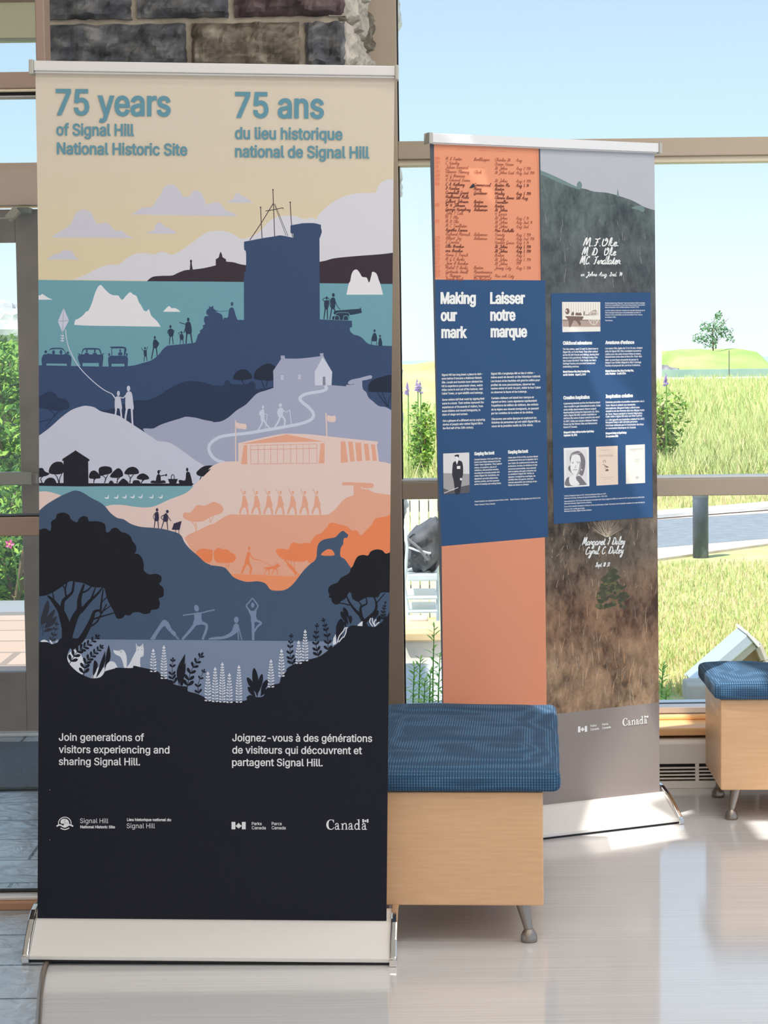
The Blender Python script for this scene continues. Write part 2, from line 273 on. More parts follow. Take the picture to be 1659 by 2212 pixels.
# outlines of the sans letters: character | advance | rings of x y, capital height 100
GLYPH = {}
for _l in """ |37|
'|41|15 62 14 100 27 100 25 62
,|37|7 -23 13 14 27 14 17 -23
-|89|66 48 66 37 22 37 22 48
.|37|19 -1 15 0 12 2 10 5 10 8 10 12 12 14 15 16 19 17 22 16 25 14 27 12 28 8 27 5 25 2 22 0
/|49|46 105 14 -15 3 -15 35 105
0|89|45 -1 34 0 26 5 19 12 14 22 10 35 9 50 10 65 14 78 19 88 26 95 34 100 45 101 55 100 63 95 70 88 76 78 79 65 80 50 79 35 76 22 70 12 64 5 55 0/45 10 51 11 57 14 62 20 65 28 67 38 68 50 67 62 65 72 62 80 57 86 51 89 45 90 38 89 32 86 28 80 24 72 22 62 21 50 22 38 24 28 28 20 32 14 38 11
1|89|15 0 15 11 77 11 77 0/54 100 54 0 42 0 42 88 41 88 17 70 17 84 39 100
2|89|13 0 13 9 46 45 55 56 59 60 61 64 62 68 63 73 62 78 60 82 58 86 54 88 49 90 44 90 39 90 34 88 30 85 27 81 26 77 25 71 13 71 14 80 17 87 22 93 28 98 36 100 44 101 53 100 60 98 66 93 71 88 74 81 75 73 74 68 73 62 70 57 66 51 52 35 30 12 30 11 77 11 77 0
3|89|43 -1 34 -1 26 2 19 6 14 11 10 18 9 26 21 26 23 21 25 17 28 14 32 12 37 10 43 10 49 10 54 12 58 15 62 18 64 23 65 28 64 34 62 39 59 43 54 46 48 48 40 49 31 49 31 59 57 88 57 89 14 89 14 100 73 100 73 91 42 55 42 57 52 57 61 54 68 50 73 44 76 37 77 28 76 20 73 13 68 7 61 2 52 0
4|89|8 21 8 31 49 100 61 100 21 33 21 32 81 32 81 21/55 0 55 24 55 29 55 62 67 62 67 0
5|89|43 -1 35 0 28 2 21 6 16 12 13 18 12 26 24 26 25 21 27 17 30 14 34 12 39 10 43 10 49 11 54 13 59 16 62 21 64 26 64 32 64 38 62 43 58 48 54 52 49 54 43 54 38 54 33 53 29 51 25 48 13 50 19 100 72 100 72 89 30 89 26 59 27 59 30 62 35 64 40 65 45 66 52 65 58 63 63 60 68 56 72 51 74 45 76 39 77 32 76 23 73 15 67 8 61 3 53 0
6|89|44 -1 36 0 28 3 22 8 17 15 14 23 12 32 13 39 16 47 20 56 27 67 50 100 63 100 30 51 29 51 30 54 32 57 35 59 38 60 42 61 46 62 55 61 62 58 68 53 73 47 75 40 76 31 75 22 72 14 67 8 61 3 53 0/44 10 50 10 55 12 59 16 62 20 64 25 64 31 64 37 62 42 59 46 55 49 50 51 44 52 39 51 34 49 30 46 27 42 25 37 25 31 25 25 27 20 30 16 34 12 39 10
7|89|19 0 64 88 64 89 12 89 12 100 77 100 77 88 32 0
8|89|44 -1 35 0 27 2 20 7 15 12 11 19 10 27 11 33 13 38 16 43 20 47 25 50 30 52 30 52 23 55 18 61 15 67 14 75 15 82 18 88 22 94 29 98 36 100 44 101 53 100 60 98 66 94 71 88 74 82 75 75 74 67 71 61 66 55 59 52 59 52 64 50 69 47 73 43 76 38 78 33 79 27 78 19 74 12 69 7 62 2 54 0/44 10 51 10 56 12 60 14 63 18 66 22 66 27 65 32 63 37 60 41 56 44 50 46 44 46 39 46 33 44 29 41 26 37 23 32 23 27 23 22 25 18 29 14 33 12 38 10/44 57 49 57 54 59 58 62 60 65 62 69 63 74 62 79 60 83 58 86 54 88 50 90 44 90 39 90 35 88 31 86 28 83 27 79 26 74 27 69 28 65 31 62 35 59 39 57
9|89|44 101 53 100 61 97 67 92 72 85 75 77 76 68 76 61 73 53 69 44 62 33 39 0 26 0 59 49 60 49 59 46 57 43 54 41 50 40 47 39 43 38 34 39 27 42 21 47 16 53 13 60 12 69 14 78 17 86 22 92 28 97 36 100/44 90 39 90 34 88 30 84 27 80 25 75 25 69 25 63 27 58 30 54 34 51 39 49 44 48 50 49 55 51 59 54 62 58 64 63 64 69 64 75 62 80 59 84 55 88 50 90
?|70|26 30 26 31 26 39 28 45 30 50 33 53 41 59 45 62 48 66 51 70 51 75 51 80 49 84 47 87 43 89 39 90 35 91 31 90 27 89 24 87 21 84 19 79 18 74 5 74 7 82 10 89 14 94 20 98 27 101 35 101 43 101 50 98 56 94 60 89 63 82 64 75 63 68 60 61 56 56 50 51 43 46 41 44 39 40 38 36 38 31 38 30/32 -1 29 0 26 2 24 5 23 8 24 11 26 14 29 16 32 17 36 16 39 14 40 11 41 8 40 5 39 2 36 0
A|94|3 0 40 100 54 100 91 0 78 0 56 59 52 73 46 94 48 94 42 73 37 59 17 0/22 28 22 39 73 39 73 28
B|90|12 0 12 100 47 100 57 99 65 96 71 92 75 87 77 81 78 73 78 68 76 63 73 59 70 56 66 54 62 52 62 52 67 51 71 48 76 45 79 40 81 34 82 27 81 20 79 13 74 8 68 4 59 1 48 0/24 11 48 11 58 12 65 16 69 21 70 27 69 32 67 36 64 40 60 43 55 45 49 45 24 45/24 56 47 56 52 57 57 58 61 61 64 64 65 68 66 73 65 79 61 84 56 88 47 89 24 89
C|100|53 -1 40 0 30 5 21 12 14 23 9 35 8 50 9 65 14 77 21 87 30 95 40 100 53 101 60 101 67 99 73 96 79 93 84 88 88 82 91 76 93 68 80 68 79 73 77 78 74 81 70 84 66 87 62 88 57 89 53 90 44 88 36 85 30 79 25 72 21 62 20 50 21 38 25 28 30 21 36 15 44 12 53 10 57 11 62 12 66 13 70 16 74 19 77 22 79 27 80 32 93 32 91 24 88 18 84 12 79 7 73 4 67 1 60 -1
D|99|43 0 19 0 19 11 42 11 53 12 62 16 70 22 74 29 77 39 78 50 77 61 75 71 70 79 63 84 54 88 43 89 18 89 18 100 44 100 58 99 69 94 78 87 85 77 89 65 91 50 89 36 85 23 78 13 69 6 57 2/24 100 24 0 12 0 12 100
E|82|12 0 12 100 73 100 73 89 24 89 24 56 70 56 70 45 24 45 24 11 74 11 74 0
F|81|12 0 12 100 73 100 73 89 24 89 24 55 68 55 68 43 24 43 24 0
G|102|53 -1 40 0 29 5 20 13 14 23 9 35 8 50 9 65 14 77 20 87 29 95 40 100 52 101 60 101 67 99 73 96 79 92 84 87 88 82 91 76 93 69 80 69 78 73 76 77 73 81 70 84 66 86 62 88 57 89 52 90 44 88 36 85 30 79 25 72 21 62 20 50 21 38 25 28 30 21 36 15 44 12 53 10 61 11 68 14 74 18 78 24 81 31 82 40 85 39 56 39 56 50 94 50 94 39 93 28 89 18 82 10 74 4 64 0
H|102|12 0 12 100 24 100 24 57 77 57 77 100 90 100 90 0 77 0 77 46 24 46 24 0
I|59|6 0 6 11 23 11 23 89 6 89 6 100 53 100 53 89 36 89 36 11 53 11 53 0
J|78|36 -1 24 1 15 6 9 16 7 29 7 34 19 34 19 29 20 20 24 15 29 11 36 10 43 11 49 15 52 20 53 29 53 100 66 100 66 29 64 16 58 6 48 1
K|92|21 29 21 42 27 51 34 60 42 68 71 100 88 100 45 54 45 54/12 0 12 100 24 100 24 66 24 44 24 38 24 0/73 0 37 51 45 61 88 0
L|77|12 0 12 100 24 100 24 11 71 11 71 0
M|123|12 0 12 100 30 100 54 37 56 31 59 24 61 16 63 10 60 10 62 16 65 24 67 31 69 37 94 100 112 100 112 0 99 0 99 57 99 64 99 72 99 81 100 90 101 90 98 80 95 71 92 63 90 57 67 0 56 0 33 57 31 63 28 71 25 80 22 90 23 90 24 82 24 73 24 65 24 57 24 0
N|103|12 0 12 100 27 100 67 36 71 30 76 21 81 11 80 11 79 21 78 31 78 38 78 100 91 100 91 0 76 0 40 57 35 65 29 75 21 89 23 89 24 75 24 64 25 57 25 0
O|105|52 -1 40 0 30 5 21 12 14 23 9 35 8 50 9 65 14 77 21 87 30 95 40 100 52 101 65 100 75 95 84 87 91 77 95 65 97 50 95 35 91 23 84 12 75 5 65 0/52 10 61 12 69 15 75 21 80 28 83 38 85 50 83 62 80 72 75 79 69 85 61 88 52 90 44 88 36 85 30 79 25 72 21 62 20 50 21 38 25 28 30 21 36 15 44 12
P|87|12 0 12 100 46 100 57 99 65 96 72 91 77 84 79 77 80 68 79 60 77 52 72 46 65 41 57 38 46 37 21 37 21 48 46 48 53 48 58 50 63 54 65 58 67 63 68 68 67 74 65 79 63 83 58 86 53 88 46 89 24 89 24 0
Q|105|48 31 61 31 73 17 75 13 92 -9 79 -9 68 5 65 9/52 -1 40 0 30 5 21 12 14 23 9 35 8 50 9 65 14 77 21 87 30 95 40 100 52 101 65 100 75 95 84 87 91 77 95 65 97 50 95 35 91 23 84 12 75 5 65 0/52 10 61 12 69 15 75 21 80 28 83 38 85 50 83 62 80 72 75 79 69 85 61 88 52 90 44 88 36 85 30 79 25 72 21 62 20 50 21 38 25 28 30 21 36 15 44 12
R|88|12 0 12 100 46 100 57 99 65 96 72 91 77 85 80 78 80 69 80 61 77 53 72 47 65 43 57 40 46 39 19 39 19 50 46 50 53 51 59 52 63 55 66 59 67 64 68 69 67 75 66 80 63 83 58 86 53 88 46 89 24 89 24 0/69 0 45 45 60 45 84 0
S|88|44 -2 34 -1 25 2 18 6 13 12 9 19 8 27 21 27 22 22 24 17 28 14 33 12 38 10 44 10 50 10 56 12 61 14 65 18 67 22 68 27 67 32 65 35 62 38 58 40 48 44 36 47 25 51 17 57 12 64 10 73 11 81 15 88 20 94 27 98 35 100 45 101 54 100 62 98 69 94 74 88 77 82 79 74 66 74 64 81 59 86 53 89 44 90 38 90 33 88 29 86 25 82 23 78 23 74 23 69 26 66 29 63 33 61 42 58 52 55 61 52 66 50 71 47 74 43 78 39 80 34 80 27 79 19 76 12 71 7 64 2 55 -1
T|88|6 89 6 100 82 100 82 89 50 89 50 0 38 0 38 89
U|102|51 -2 40 0 30 3 22 9 17 16 13 24 12 34 12 100 24 100 24 35 25 28 28 22 32 17 37 13 43 11 51 10 59 11 65 13 70 17 74 22 76 28 77 35 77 100 90 100 90 34 89 24 85 16 79 9 71 3 62 0
V|94|40 0 3 100 17 100 38 41 42 27 49 6 46 6 52 27 57 41 78 100 91 100 55 0
W|135|30 0 3 100 16 100 32 39 34 29 37 18 39 8 37 8 39 18 42 29 44 39 60 100 75 100 91 39 93 29 96 18 98 8 96 8 98 18 100 29 103 39 119 100 132 100 104 0 90 0 72 63 69 77 66 93 69 93 66 78 62 63 45 0
X|93|4 0 43 56 43 46 6 100 20 100 35 79 40 71 44 65 48 57 46 57 50 65 53 71 59 79 73 100 88 100 51 47 51 56 90 0 75 0 57 25 53 32 49 38 45 45 48 45 44 39 41 33 36 25 18 0
Y|93|40 0 40 41 3 100 18 100 38 68 44 57 49 45 44 45 49 58 55 68 75 100 89 100 53 41 53 0
Z|86|8 0 8 9 54 76 60 85 67 93 68 89 56 89 44 89 8 89 8 100 78 100 78 91 33 25 26 16 19 7 18 11 30 11 42 11 79 11 79 0
a|77|31 -2 25 -1 19 1 13 4 9 9 7 14 6 21 7 27 8 32 11 35 15 38 20 40 25 41 35 43 46 45 50 45 52 46 54 48 54 50 54 50 54 55 52 58 50 61 47 63 43 65 38 65 34 65 29 63 26 61 23 59 21 57 20 54 8 57 11 63 15 68 20 71 26 74 32 75 38 76 47 75 52 73 56 71 60 68 63 63 65 57 66 49 66 0 54 0 54 10 54 10 50 5 46 2 42 0 37 -1/33 9 40 10 45 12 49 15 52 18 54 23 54 27 54 37 51 36 45 35 39 34 34 33 26 31 23 30 20 27 19 24 18 21 19 17 20 14 22 12 26 10 29 9
b|83|45 -2 39 -1 34 1 30 3 27 6 23 12 22 12 22 0 10 0 10 100 22 100 22 63 23 63 27 68 30 71 34 73 39 75 45 76 54 74 62 71 68 65 73 58 76 48 77 37 76 26 73 17 68 9 62 3 54 0/43 9 50 10 55 13 59 17 62 23 64 30 64 37 64 45 62 51 59 57 55 61 50 64 43 65 37 64 32 61 28 57 25 52 23 45 22 37 23 29 25 23 28 17 32 13 37 10
c|78|41 -2 31 0 23 3 16 9 11 17 8 26 7 37 8 48 11 57 16 65 23 71 31 74 41 76 46 75 51 74 56 72 60 70 64 67 67 63 69 59 71 54 60 51 57 57 53 61 48 64 41 65 34 64 29 61 24 56 21 51 20 44 19 37 20 30 21 23 24 17 29 13 34 10 41 9 48 10 53 13 57 17 60 23 71 20 70 15 67 11 64 7 60 4 56 2 51 0 46 -1
d|83|38 -2 30 0 22 3 16 9 11 17 8 26 7 37 8 48 11 58 16 65 22 71 30 74 38 76 45 75 50 73 54 71 56 68 60 63 61 63 61 100 73 100 73 0 61 0 61 12 60 12 56 6 53 3 50 1 45 -1/40 9 46 10 52 13 56 17 59 23 61 29 61 37 61 45 59 52 56 57 52 61 47 64 40 65 34 64 28 61 24 57 21 51 20 45 19 37 20 30 21 23 24 17 29 13 34 10
e|79|42 -2 32 0 23 3 16 9 11 17 8 26 7 37 8 48 11 57 16 65 23 71 31 74 40 76 46 75 52 74 58 71 63 67 67 62 70 55 72 48 73 38 73 33 15 33 15 43 66 43 61 40 60 47 59 53 56 58 52 62 47 64 40 65 34 64 29 62 25 58 21 53 19 47 19 41 19 35 20 27 22 21 25 16 30 12 35 10 42 9 46 9 50 10 53 12 56 14 58 17 60 21 72 18 69 12 66 8 61 4 56 1 49 -1
f|50|45 75 45 64 1 64 1 75/16 0 16 85 17 91 19 96 22 99 27 102 32 104 37 104 44 104 48 102 45 92 42 93 38 93 34 92 30 90 28 87 28 82 28 0
g|84|41 -30 33 -29 26 -27 21 -25 16 -22 13 -18 10 -14 20 -8 24 -13 27 -15 30 -17 35 -19 41 -19 49 -18 55 -15 60 -9 61 -1 61 13 60 13 56 8 53 5 50 3 45 1 38 1 30 2 22 5 16 11 11 18 8 27 7 38 8 48 11 58 16 65 22 71 30 74 39 76 45 75 50 73 54 71 57 68 60 63 62 63 62 75 73 75 73 -2 72 -11 69 -18 64 -23 57 -27 49 -29/40 12 47 12 52 15 56 19 59 24 61 30 61 38 61 45 59 52 56 57 52 61 47 64 40 65 34 64 29 61 24 57 21 52 20 45 19 38 20 30 21 24 24 19 29 15 34 12
h|81|22 45 22 0 10 0 10 100 22 100 22 57 20 57 24 65 30 71 37 74 45 76 52 75 58 72 63 69 67 63 69 56 70 47 70 0 58 0 58 46 57 54 54 60 48 63 41 65 36 64 32 62 28 60 25 56 23 51
i|33|10 0 10 75 22 75 22 0/16 87 13 88 11 89 9 92 8 95 9 98 11 101 13 102 16 103 20 102 22 101 24 98 25 95 24 92 22 89 20 88
j|33|10 75 22 75 22 -6 22 -12 20 -18 17 -22 13 -25 7 -27 1 -28 -2 -28 -2 -17 0 -17 5 -16 8 -14 10 -11 10 -6/16 87 13 88 11 89 9 92 8 95 9 98 11 101 13 102 16 103 20 102 22 101 24 98 25 95 24 92 22 89 20 88
k|75|22 27 22 42 24 42 56 75 71 75 36 39 35 39/10 0 10 100 22 100 22 0/58 0 29 37 38 45 73 0
l|37|27 0 20 1 15 4 11 9 10 17 10 100 22 100 22 19 23 15 24 12 26 11 29 10 32 10 33 11 36 1 32 0
m|120|10 0 10 75 22 75 22 58 21 58 23 64 26 68 30 71 34 74 38 75 43 76 51 75 56 71 61 65 63 58 61 58 63 63 66 67 70 71 75 74 80 75 86 76 92 75 98 73 103 70 106 65 109 58 109 50 109 0 97 0 97 50 96 57 93 61 88 64 82 65 78 64 74 63 70 60 68 57 66 53 66 49 66 0 54 0 54 51 53 57 50 61 45 64 39 65 35 64 31 63 27 60 25 57 23 52 22 47 22 0
n|81|22 45 22 0 10 0 10 75 22 75 22 57 20 57 24 65 30 71 37 74 45 76 52 75 58 72 63 69 67 63 69 56 70 47 70 0 58 0 58 46 57 54 54 60 48 63 41 65 36 64 32 62 28 60 25 56 23 51
o|82|41 -2 31 0 23 3 16 9 11 17 8 26 7 37 8 48 11 57 16 65 23 71 31 74 41 76 50 74 59 71 66 65 71 57 74 48 75 37 74 26 71 17 66 9 59 3 50 0/41 9 48 10 53 13 57 17 60 23 62 30 63 37 62 44 60 51 57 56 53 61 48 64 41 65 34 64 29 61 24 56 21 51 20 44 19 37 20 30 21 23 24 17 29 13 34 10
p|83|10 -28 10 75 22 75 22 63 23 63 27 68 30 71 34 73 39 75 45 76 54 74 62 71 68 65 73 58 76 48 77 37 76 26 73 17 68 9 62 3 54 0 45 -2 39 -1 34 1 30 3 27 6 23 12 22 12 22 -28/43 9 50 10 55 13 59 17 62 23 64 30 64 37 64 45 62 51 59 57 55 61 50 64 43 65 37 64 32 61 28 57 25 52 23 45 22 37 23 29 25 23 28 17 32 13 37 10
q|83|73 -28 61 -28 61 12 60 12 56 6 53 3 50 1 45 -1 38 -2 30 0 22 3 16 9 11 17 8 26 7 37 8 48 11 58 16 65 22 71 30 74 38 76 45 75 50 73 54 71 56 68 60 63 61 63 61 75 73 75/40 9 46 10 52 13 56 17 59 23 61 29 61 37 61 45 59 52 56 57 52 61 47 64 40 65 34 64 28 61 24 57 21 51 20 45 19 37 20 30 21 23 24 17 29 13 34 10
r|51|10 0 10 75 22 75 22 63 23 63 26 68 30 72 36 75 42 76 45 76 48 75 48 63 45 64 41 64 36 63 31 62 28 59 25 56 23 51 22 47 22 0
s|72|36 -2 28 -1 22 1 17 4 12 7 9 12 7 19 18 21 21 16 24 12 29 10 36 9 43 10 48 12 52 16 53 20 52 24 50 27 46 29 42 30 29 33 20 37 14 41 10 47 9 54 10 60 13 65 17 70 23 73 29 75 37 76 44 75 50 73 55 70 59 67 62 62 64 57 53 54 51 58 48 62 43 65 37 65 31 65 26 62 22 59 21 54 22 51 24 48 28 46 34 44 45 41 54 38 60 34 64 28 65 21 64 15 61 9 57 5 51 1 44 -1
t|45|40 75 40 64 1 64 1 75/13 93 25 93 25 19 25 15 27 12 29 10 33 10 36 10 40 11 42 0 38 -1 33 -1 25 0 18 4 14 10 13 18
u|81|36 -1 29 0 23 2 17 6 14 12 11 19 10 27 10 75 22 75 22 28 23 21 27 15 32 11 39 10 44 10 49 12 53 15 56 19 58 24 58 30 58 75 70 75 70 0 59 0 59 18 60 18 56 9 51 3 44 0
v|77|32 0 3 75 17 75 32 30 37 17 40 4 36 4 40 17 44 30 60 75 73 75 44 0
w|111|27 0 4 75 17 75 26 42 30 27 34 8 32 8 36 26 41 42 50 75 62 75 71 42 75 27 79 8 77 8 81 27 85 42 94 75 107 75 84 0 72 0 63 34 60 44 57 55 54 66 57 66 54 55 52 44 49 34 39 0
x|74|4 0 34 43 34 34 6 75 20 75 29 60 35 50 41 40 34 40 40 50 46 60 55 75 69 75 41 33 41 42 70 0 56 0 45 17 39 27 34 36 40 36 35 27 29 17 18 0
y|77|9 -27 12 -17 14 -17 17 -18 20 -17 23 -16 26 -15 28 -11 30 -7 32 0 3 75 17 75 32 30 37 17 40 4 36 4 40 17 44 30 60 75 73 75 40 -11 38 -17 35 -21 31 -24 27 -27 23 -28 18 -29 13 -28
z|75|8 0 8 9 50 63 50 63 9 63 9 75 65 75 65 65 25 12 25 11 67 11 67 0
«|79|33 10 6 41 33 73 47 73 21 41 47 10/60 10 34 41 60 73 74 73 48 41 74 10
»|79|5 10 31 41 5 73 19 73 46 41 19 10/32 10 59 41 32 73 46 73 73 41 46 10
à|77|31 -2 25 -1 19 1 13 4 9 9 7 14 6 21 7 27 8 32 11 35 15 38 20 40 25 41 35 43 46 45 50 45 52 46 54 48 54 50 54 50 54 55 52 58 50 61 47 63 43 65 38 65 34 65 29 63 26 61 23 59 21 57 20 54 8 57 11 63 15 68 20 71 26 74 32 75 38 76 47 75 52 73 56 71 60 68 63 63 65 57 66 49 66 0 54 0 54 10 54 10 50 5 46 2 42 0 37 -1/33 9 40 10 45 12 49 15 52 18 54 23 54 27 54 37 51 36 45 35 39 34 34 33 26 31 23 30 20 27 19 24 18 21 19 17 20 14 22 12 26 10 29 9/32 84 20 104 33 104 42 84
â|77|31 -2 25 -1 19 1 13 4 9 9 7 14 6 21 7 27 8 32 11 35 15 38 20 40 25 41 35 43 46 45 50 45 52 46 54 48 54 50 54 50 54 55 52 58 50 61 47 63 43 65 38 65 34 65 29 63 26 61 23 59 21 57 20 54 8 57 11 63 15 68 20 71 26 74 32 75 38 76 47 75 52 73 56 71 60 68 63 63 65 57 66 49 66 0 54 0 54 10 54 10 50 5 46 2 42 0 37 -1/33 9 40 10 45 12 49 15 52 18 54 23 54 27 54 37 51 36 45 35 39 34 34 33 26 31 23 30 20 27 19 24 18 21 19 17 20 14 22 12 26 10 29 9/28 86 16 86 16 86 31 104 43 104 59 86 59 86 47 86 37 97
ç|78|41 -2 31 0 23 3 16 9 11 17 8 26 7 37 8 48 11 57 16 65 23 71 31 74 41 76 46 75 51 74 56 72 60 70 64 67 67 63 69 59 71 54 60 51 57 57 53 61 48 64 41 65 34 64 29 61 24 56 21 51 20 44 19 37 20 30 21 23 24 17 29 13 34 10 41 9 48 10 53 13 57 17 60 23 71 20 70 15 67 11 64 7 60 4 56 2 51 0 46 -1/33 -28 33 -21 41 -21 44 -21 46 -20 47 -19 48 -17 47 -15 46 -13 44 -12 41 -12 36 -12 38 3 44 3 44 0 44 -6 50 -7 54 -9 56 -12 57 -17 56 -22 53 -25 48 -27 41 -28
è|79|42 -2 32 0 23 3 16 9 11 17 8 26 7 37 8 48 11 57 16 65 23 71 31 74 40 76 46 75 52 74 58 71 63 67 67 62 70 55 72 48 73 38 73 33 15 33 15 43 66 43 61 40 60 47 59 53 56 58 52 62 47 64 40 65 34 64 29 62 25 58 21 53 19 47 19 41 19 35 20 27 22 21 25 16 30 12 35 10 42 9 46 9 50 10 53 12 56 14 58 17 60 21 72 18 69 12 66 8 61 4 56 1 49 -1/35 84 22 104 36 104 45 84
é|79|42 -2 32 0 23 3 16 9 11 17 8 26 7 37 8 48 11 57 16 65 23 71 31 74 40 76 46 75 52 74 58 71 63 67 67 62 70 55 72 48 73 38 73 33 15 33 15 43 66 43 61 40 60 47 59 53 56 58 52 62 47 64 40 65 34 64 29 62 25 58 21 53 19 47 19 41 19 35 20 27 22 21 25 16 30 12 35 10 42 9 46 9 50 10 53 12 56 14 58 17 60 21 72 18 69 12 66 8 61 4 56 1 49 -1/35 84 44 104 58 104 45 84
ê|79|42 -2 32 0 23 3 16 9 11 17 8 26 7 37 8 48 11 57 16 65 23 71 31 74 40 76 46 75 52 74 58 71 63 67 67 62 70 55 72 48 73 38 73 33 15 33 15 43 66 43 61 40 60 47 59 53 56 58 52 62 47 64 40 65 34 64 29 62 25 58 21 53 19 47 19 41 19 35 20 27 22 21 25 16 30 12 35 10 42 9 46 9 50 10 53 12 56 14 58 17 60 21 72 18 69 12 66 8 61 4 56 1 49 -1/30 86 19 86 19 86 34 104 46 104 62 86 62 86 50 86 40 97
î|33|10 0 10 75 22 75 22 0/7 86 -5 86 -5 86 11 104 22 104 38 86 38 86 26 86 16 97
û|81|36 -1 29 0 23 2 17 6 14 12 11 19 10 27 10 75 22 75 22 28 23 21 27 15 32 11 39 10 44 10 49 12 53 15 56 19 58 24 58 30 58 75 70 75 70 0 59 0 59 18 60 18 56 9 51 3 44 0/31 86 19 86 19 86 35 104 46 104 62 86 62 86 50 86 40 97
œ|136|41 -2 31 0 23 3 16 9 11 17 8 26 7 37 8 48 11 57 16 65 23 71 31 74 41 76 50 74 59 71 66 65 71 57 74 48 75 37 74 26 71 17 66 9 59 3 50 0/41 9 48 10 53 13 57 17 60 23 62 30 63 37 62 44 60 51 57 56 53 61 48 64 41 65 34 64 29 61 24 56 21 51 20 44 19 37 20 30 21 23 24 17 29 13 34 10/99 -2 88 0 80 3 73 9 68 17 65 26 64 37 65 48 68 57 73 65 80 71 88 74 97 76 103 75 109 74 115 71 120 67 124 62 127 55 129 48 130 38 130 33 72 33 72 43 123 43 118 40 117 47 115 53 113 58 109 62 103 64 97 65 91 64 86 62 81 58 78 53 76 47 76 41 76 35 76 27 79 21 82 16 87 12 92 10 99 9 103 9 107 10 110 12 113 14 115 17 117 21 129 18 126 12 123 8 118 4 112 1 106 -1
–|69|69 48 69 37 0 37 0 48
’|35|10 63 16 100 30 100 19 63
“|59|10 63 21 100 30 100 24 63/34 63 45 100 54 100 48 63
”|59|10 63 16 100 30 100 19 63/34 63 40 100 54 100 44 63""".split('\n'):
    _c1, _rest = _l[0], _l[2:]
    _adv, _rg = _rest.split('|', 1)
    GLYPH[_c1] = (int(_adv), [[tuple(map(int, q)) for q in zip(r.split()[0::2], r.split()[1::2])] for r in _rg.split('/') if r and len(r.split()) > 5])
# ------------------------------------------------------------------ printed art of the tall front banner
def crop(ox, oy, s):
    def g(*q): return [(ox + q[i] / s, oy + q[i + 1] / s) for i in range(0, len(q), 2)]
    return g
_s = 4.0463
cA, cB, cC, cD = crop(70, 390, _s), crop(450, 380, _s), crop(70, 620, _s), crop(450, 620, _s)
cE, cF, cG, cH = crop(70, 860, _s), crop(450, 860, _s), crop(70, 1080, _s), crop(450, 1080, _s)
cI, cJ = crop(70, 1300, _s), crop(450, 1300, _s)
cK, cL = crop(440, 1140, 8.295), crop(690, 1240, 10.37)
LEFT = [(140, 76.5), (200, 76.8), (353, 80), (640, 83.3), (1000, 84.5), (1300, 84.8), (1500, 83.6), (1700, 82.4), (2010, 81)]
def xl(v):
    for (a, x0), (b, x1) in zip(LEFT, LEFT[1:]):
        if v <= b: return x0 + (x1 - x0) * (v - a) / (b - a)
    return LEFT[-1][1]
def xr(v): return 852.0 - 0.00944 * (v - 180)
def eR(*vs): return [p for v in vs for p in ((xr(v), v), (xr(v), v))]
def eL(*vs): return [p for v in vs for p in ((xl(v), v), (xl(v), v))]
KP = (0.775, 0.775, 0.765)
def pm(n, rgb): return mat('print_' + n, rgb, 0.55, 0, KP, 0.25)
def person(pr, mt, g, head, torso, legs=(), arms=(), lw=11, aw=7):
    pr.ell(mt, g(head[0], head[1])[0], head[2] / _s, head[3] / _s)
    pr.poly(mt, g(*torso), True, 3)
    for l in legs: pr.stroke(mt, g(*l), lw / _s, lw * 0.75 / _s)
    for l in arms: pr.stroke(mt, g(*l), aw / _s, aw * 0.8 / _s)
def leaf(pr, mt, a, b, w):
    dx, dy = b[0] - a[0], b[1] - a[1]; L = math.hypot(dx, dy) or 1; nx, ny = -dy / L * w, dx / L * w
    P = lambda t, k: (a[0] + dx * t + nx * k, a[1] + dy * t + ny * k)
    pr.poly(mt, [a, a, P(.3, .35), P(.65, .5), P(.9, .3), b, P(.9, -.3), P(.65, -.5), P(.3, -.35)], True, 2)
def fern(pr, mt, pts, n, l0, l1, w=0.45, ang=0.75):
    c = spline(pts, False, 8); pr.stroke(mt, pts, 1.6, 0.8)
    m = len(c)
    for i in range(n):
        t = 0.12 + 0.86 * i / (n - 1); k = min(m - 2, int(t * (m - 1))); p = c[k]; q = c[k + 1]
        d = math.atan2(q[1] - p[1], q[0] - p[0]); L = l0 + (l1 - l0) * t
        for sg in (-1, 1):
            a = d + sg * ang; leaf(pr, mt, p, (p[0] + math.cos(a) * L, p[1] + math.sin(a) * L), L * w)
    e = c[-1]; d = math.atan2(c[-1][1] - c[-3][1], c[-1][0] - c[-3][0]); leaf(pr, mt, e, (e[0] + math.cos(d) * l1, e[1] + math.sin(d) * l1), l1 * w)
def lupin(pr, mt, x, y0, y1, w=7.0):
    n = max(7, int((y1 - y0) / 5.2))
    pr.stroke(mt, [(x, y0), (x + 0.4, y1)], 0.8)
    for i in range(n):
        t = i / (n - 1); y = y0 + (y1 - y0) * t; L = 2.2 + (w - 2.2) * min(1, t * 1.6 + 0.08)
        for sg in (-1, 1):
            leaf(pr, mt, (x + sg * 0.5, y + 2.5), (x + sg * L, y - 1.2 if t < .8 else y + 1), 3.2)
    leaf(pr, mt, (x, y0 + 2), (x, y0 - 5), 3)
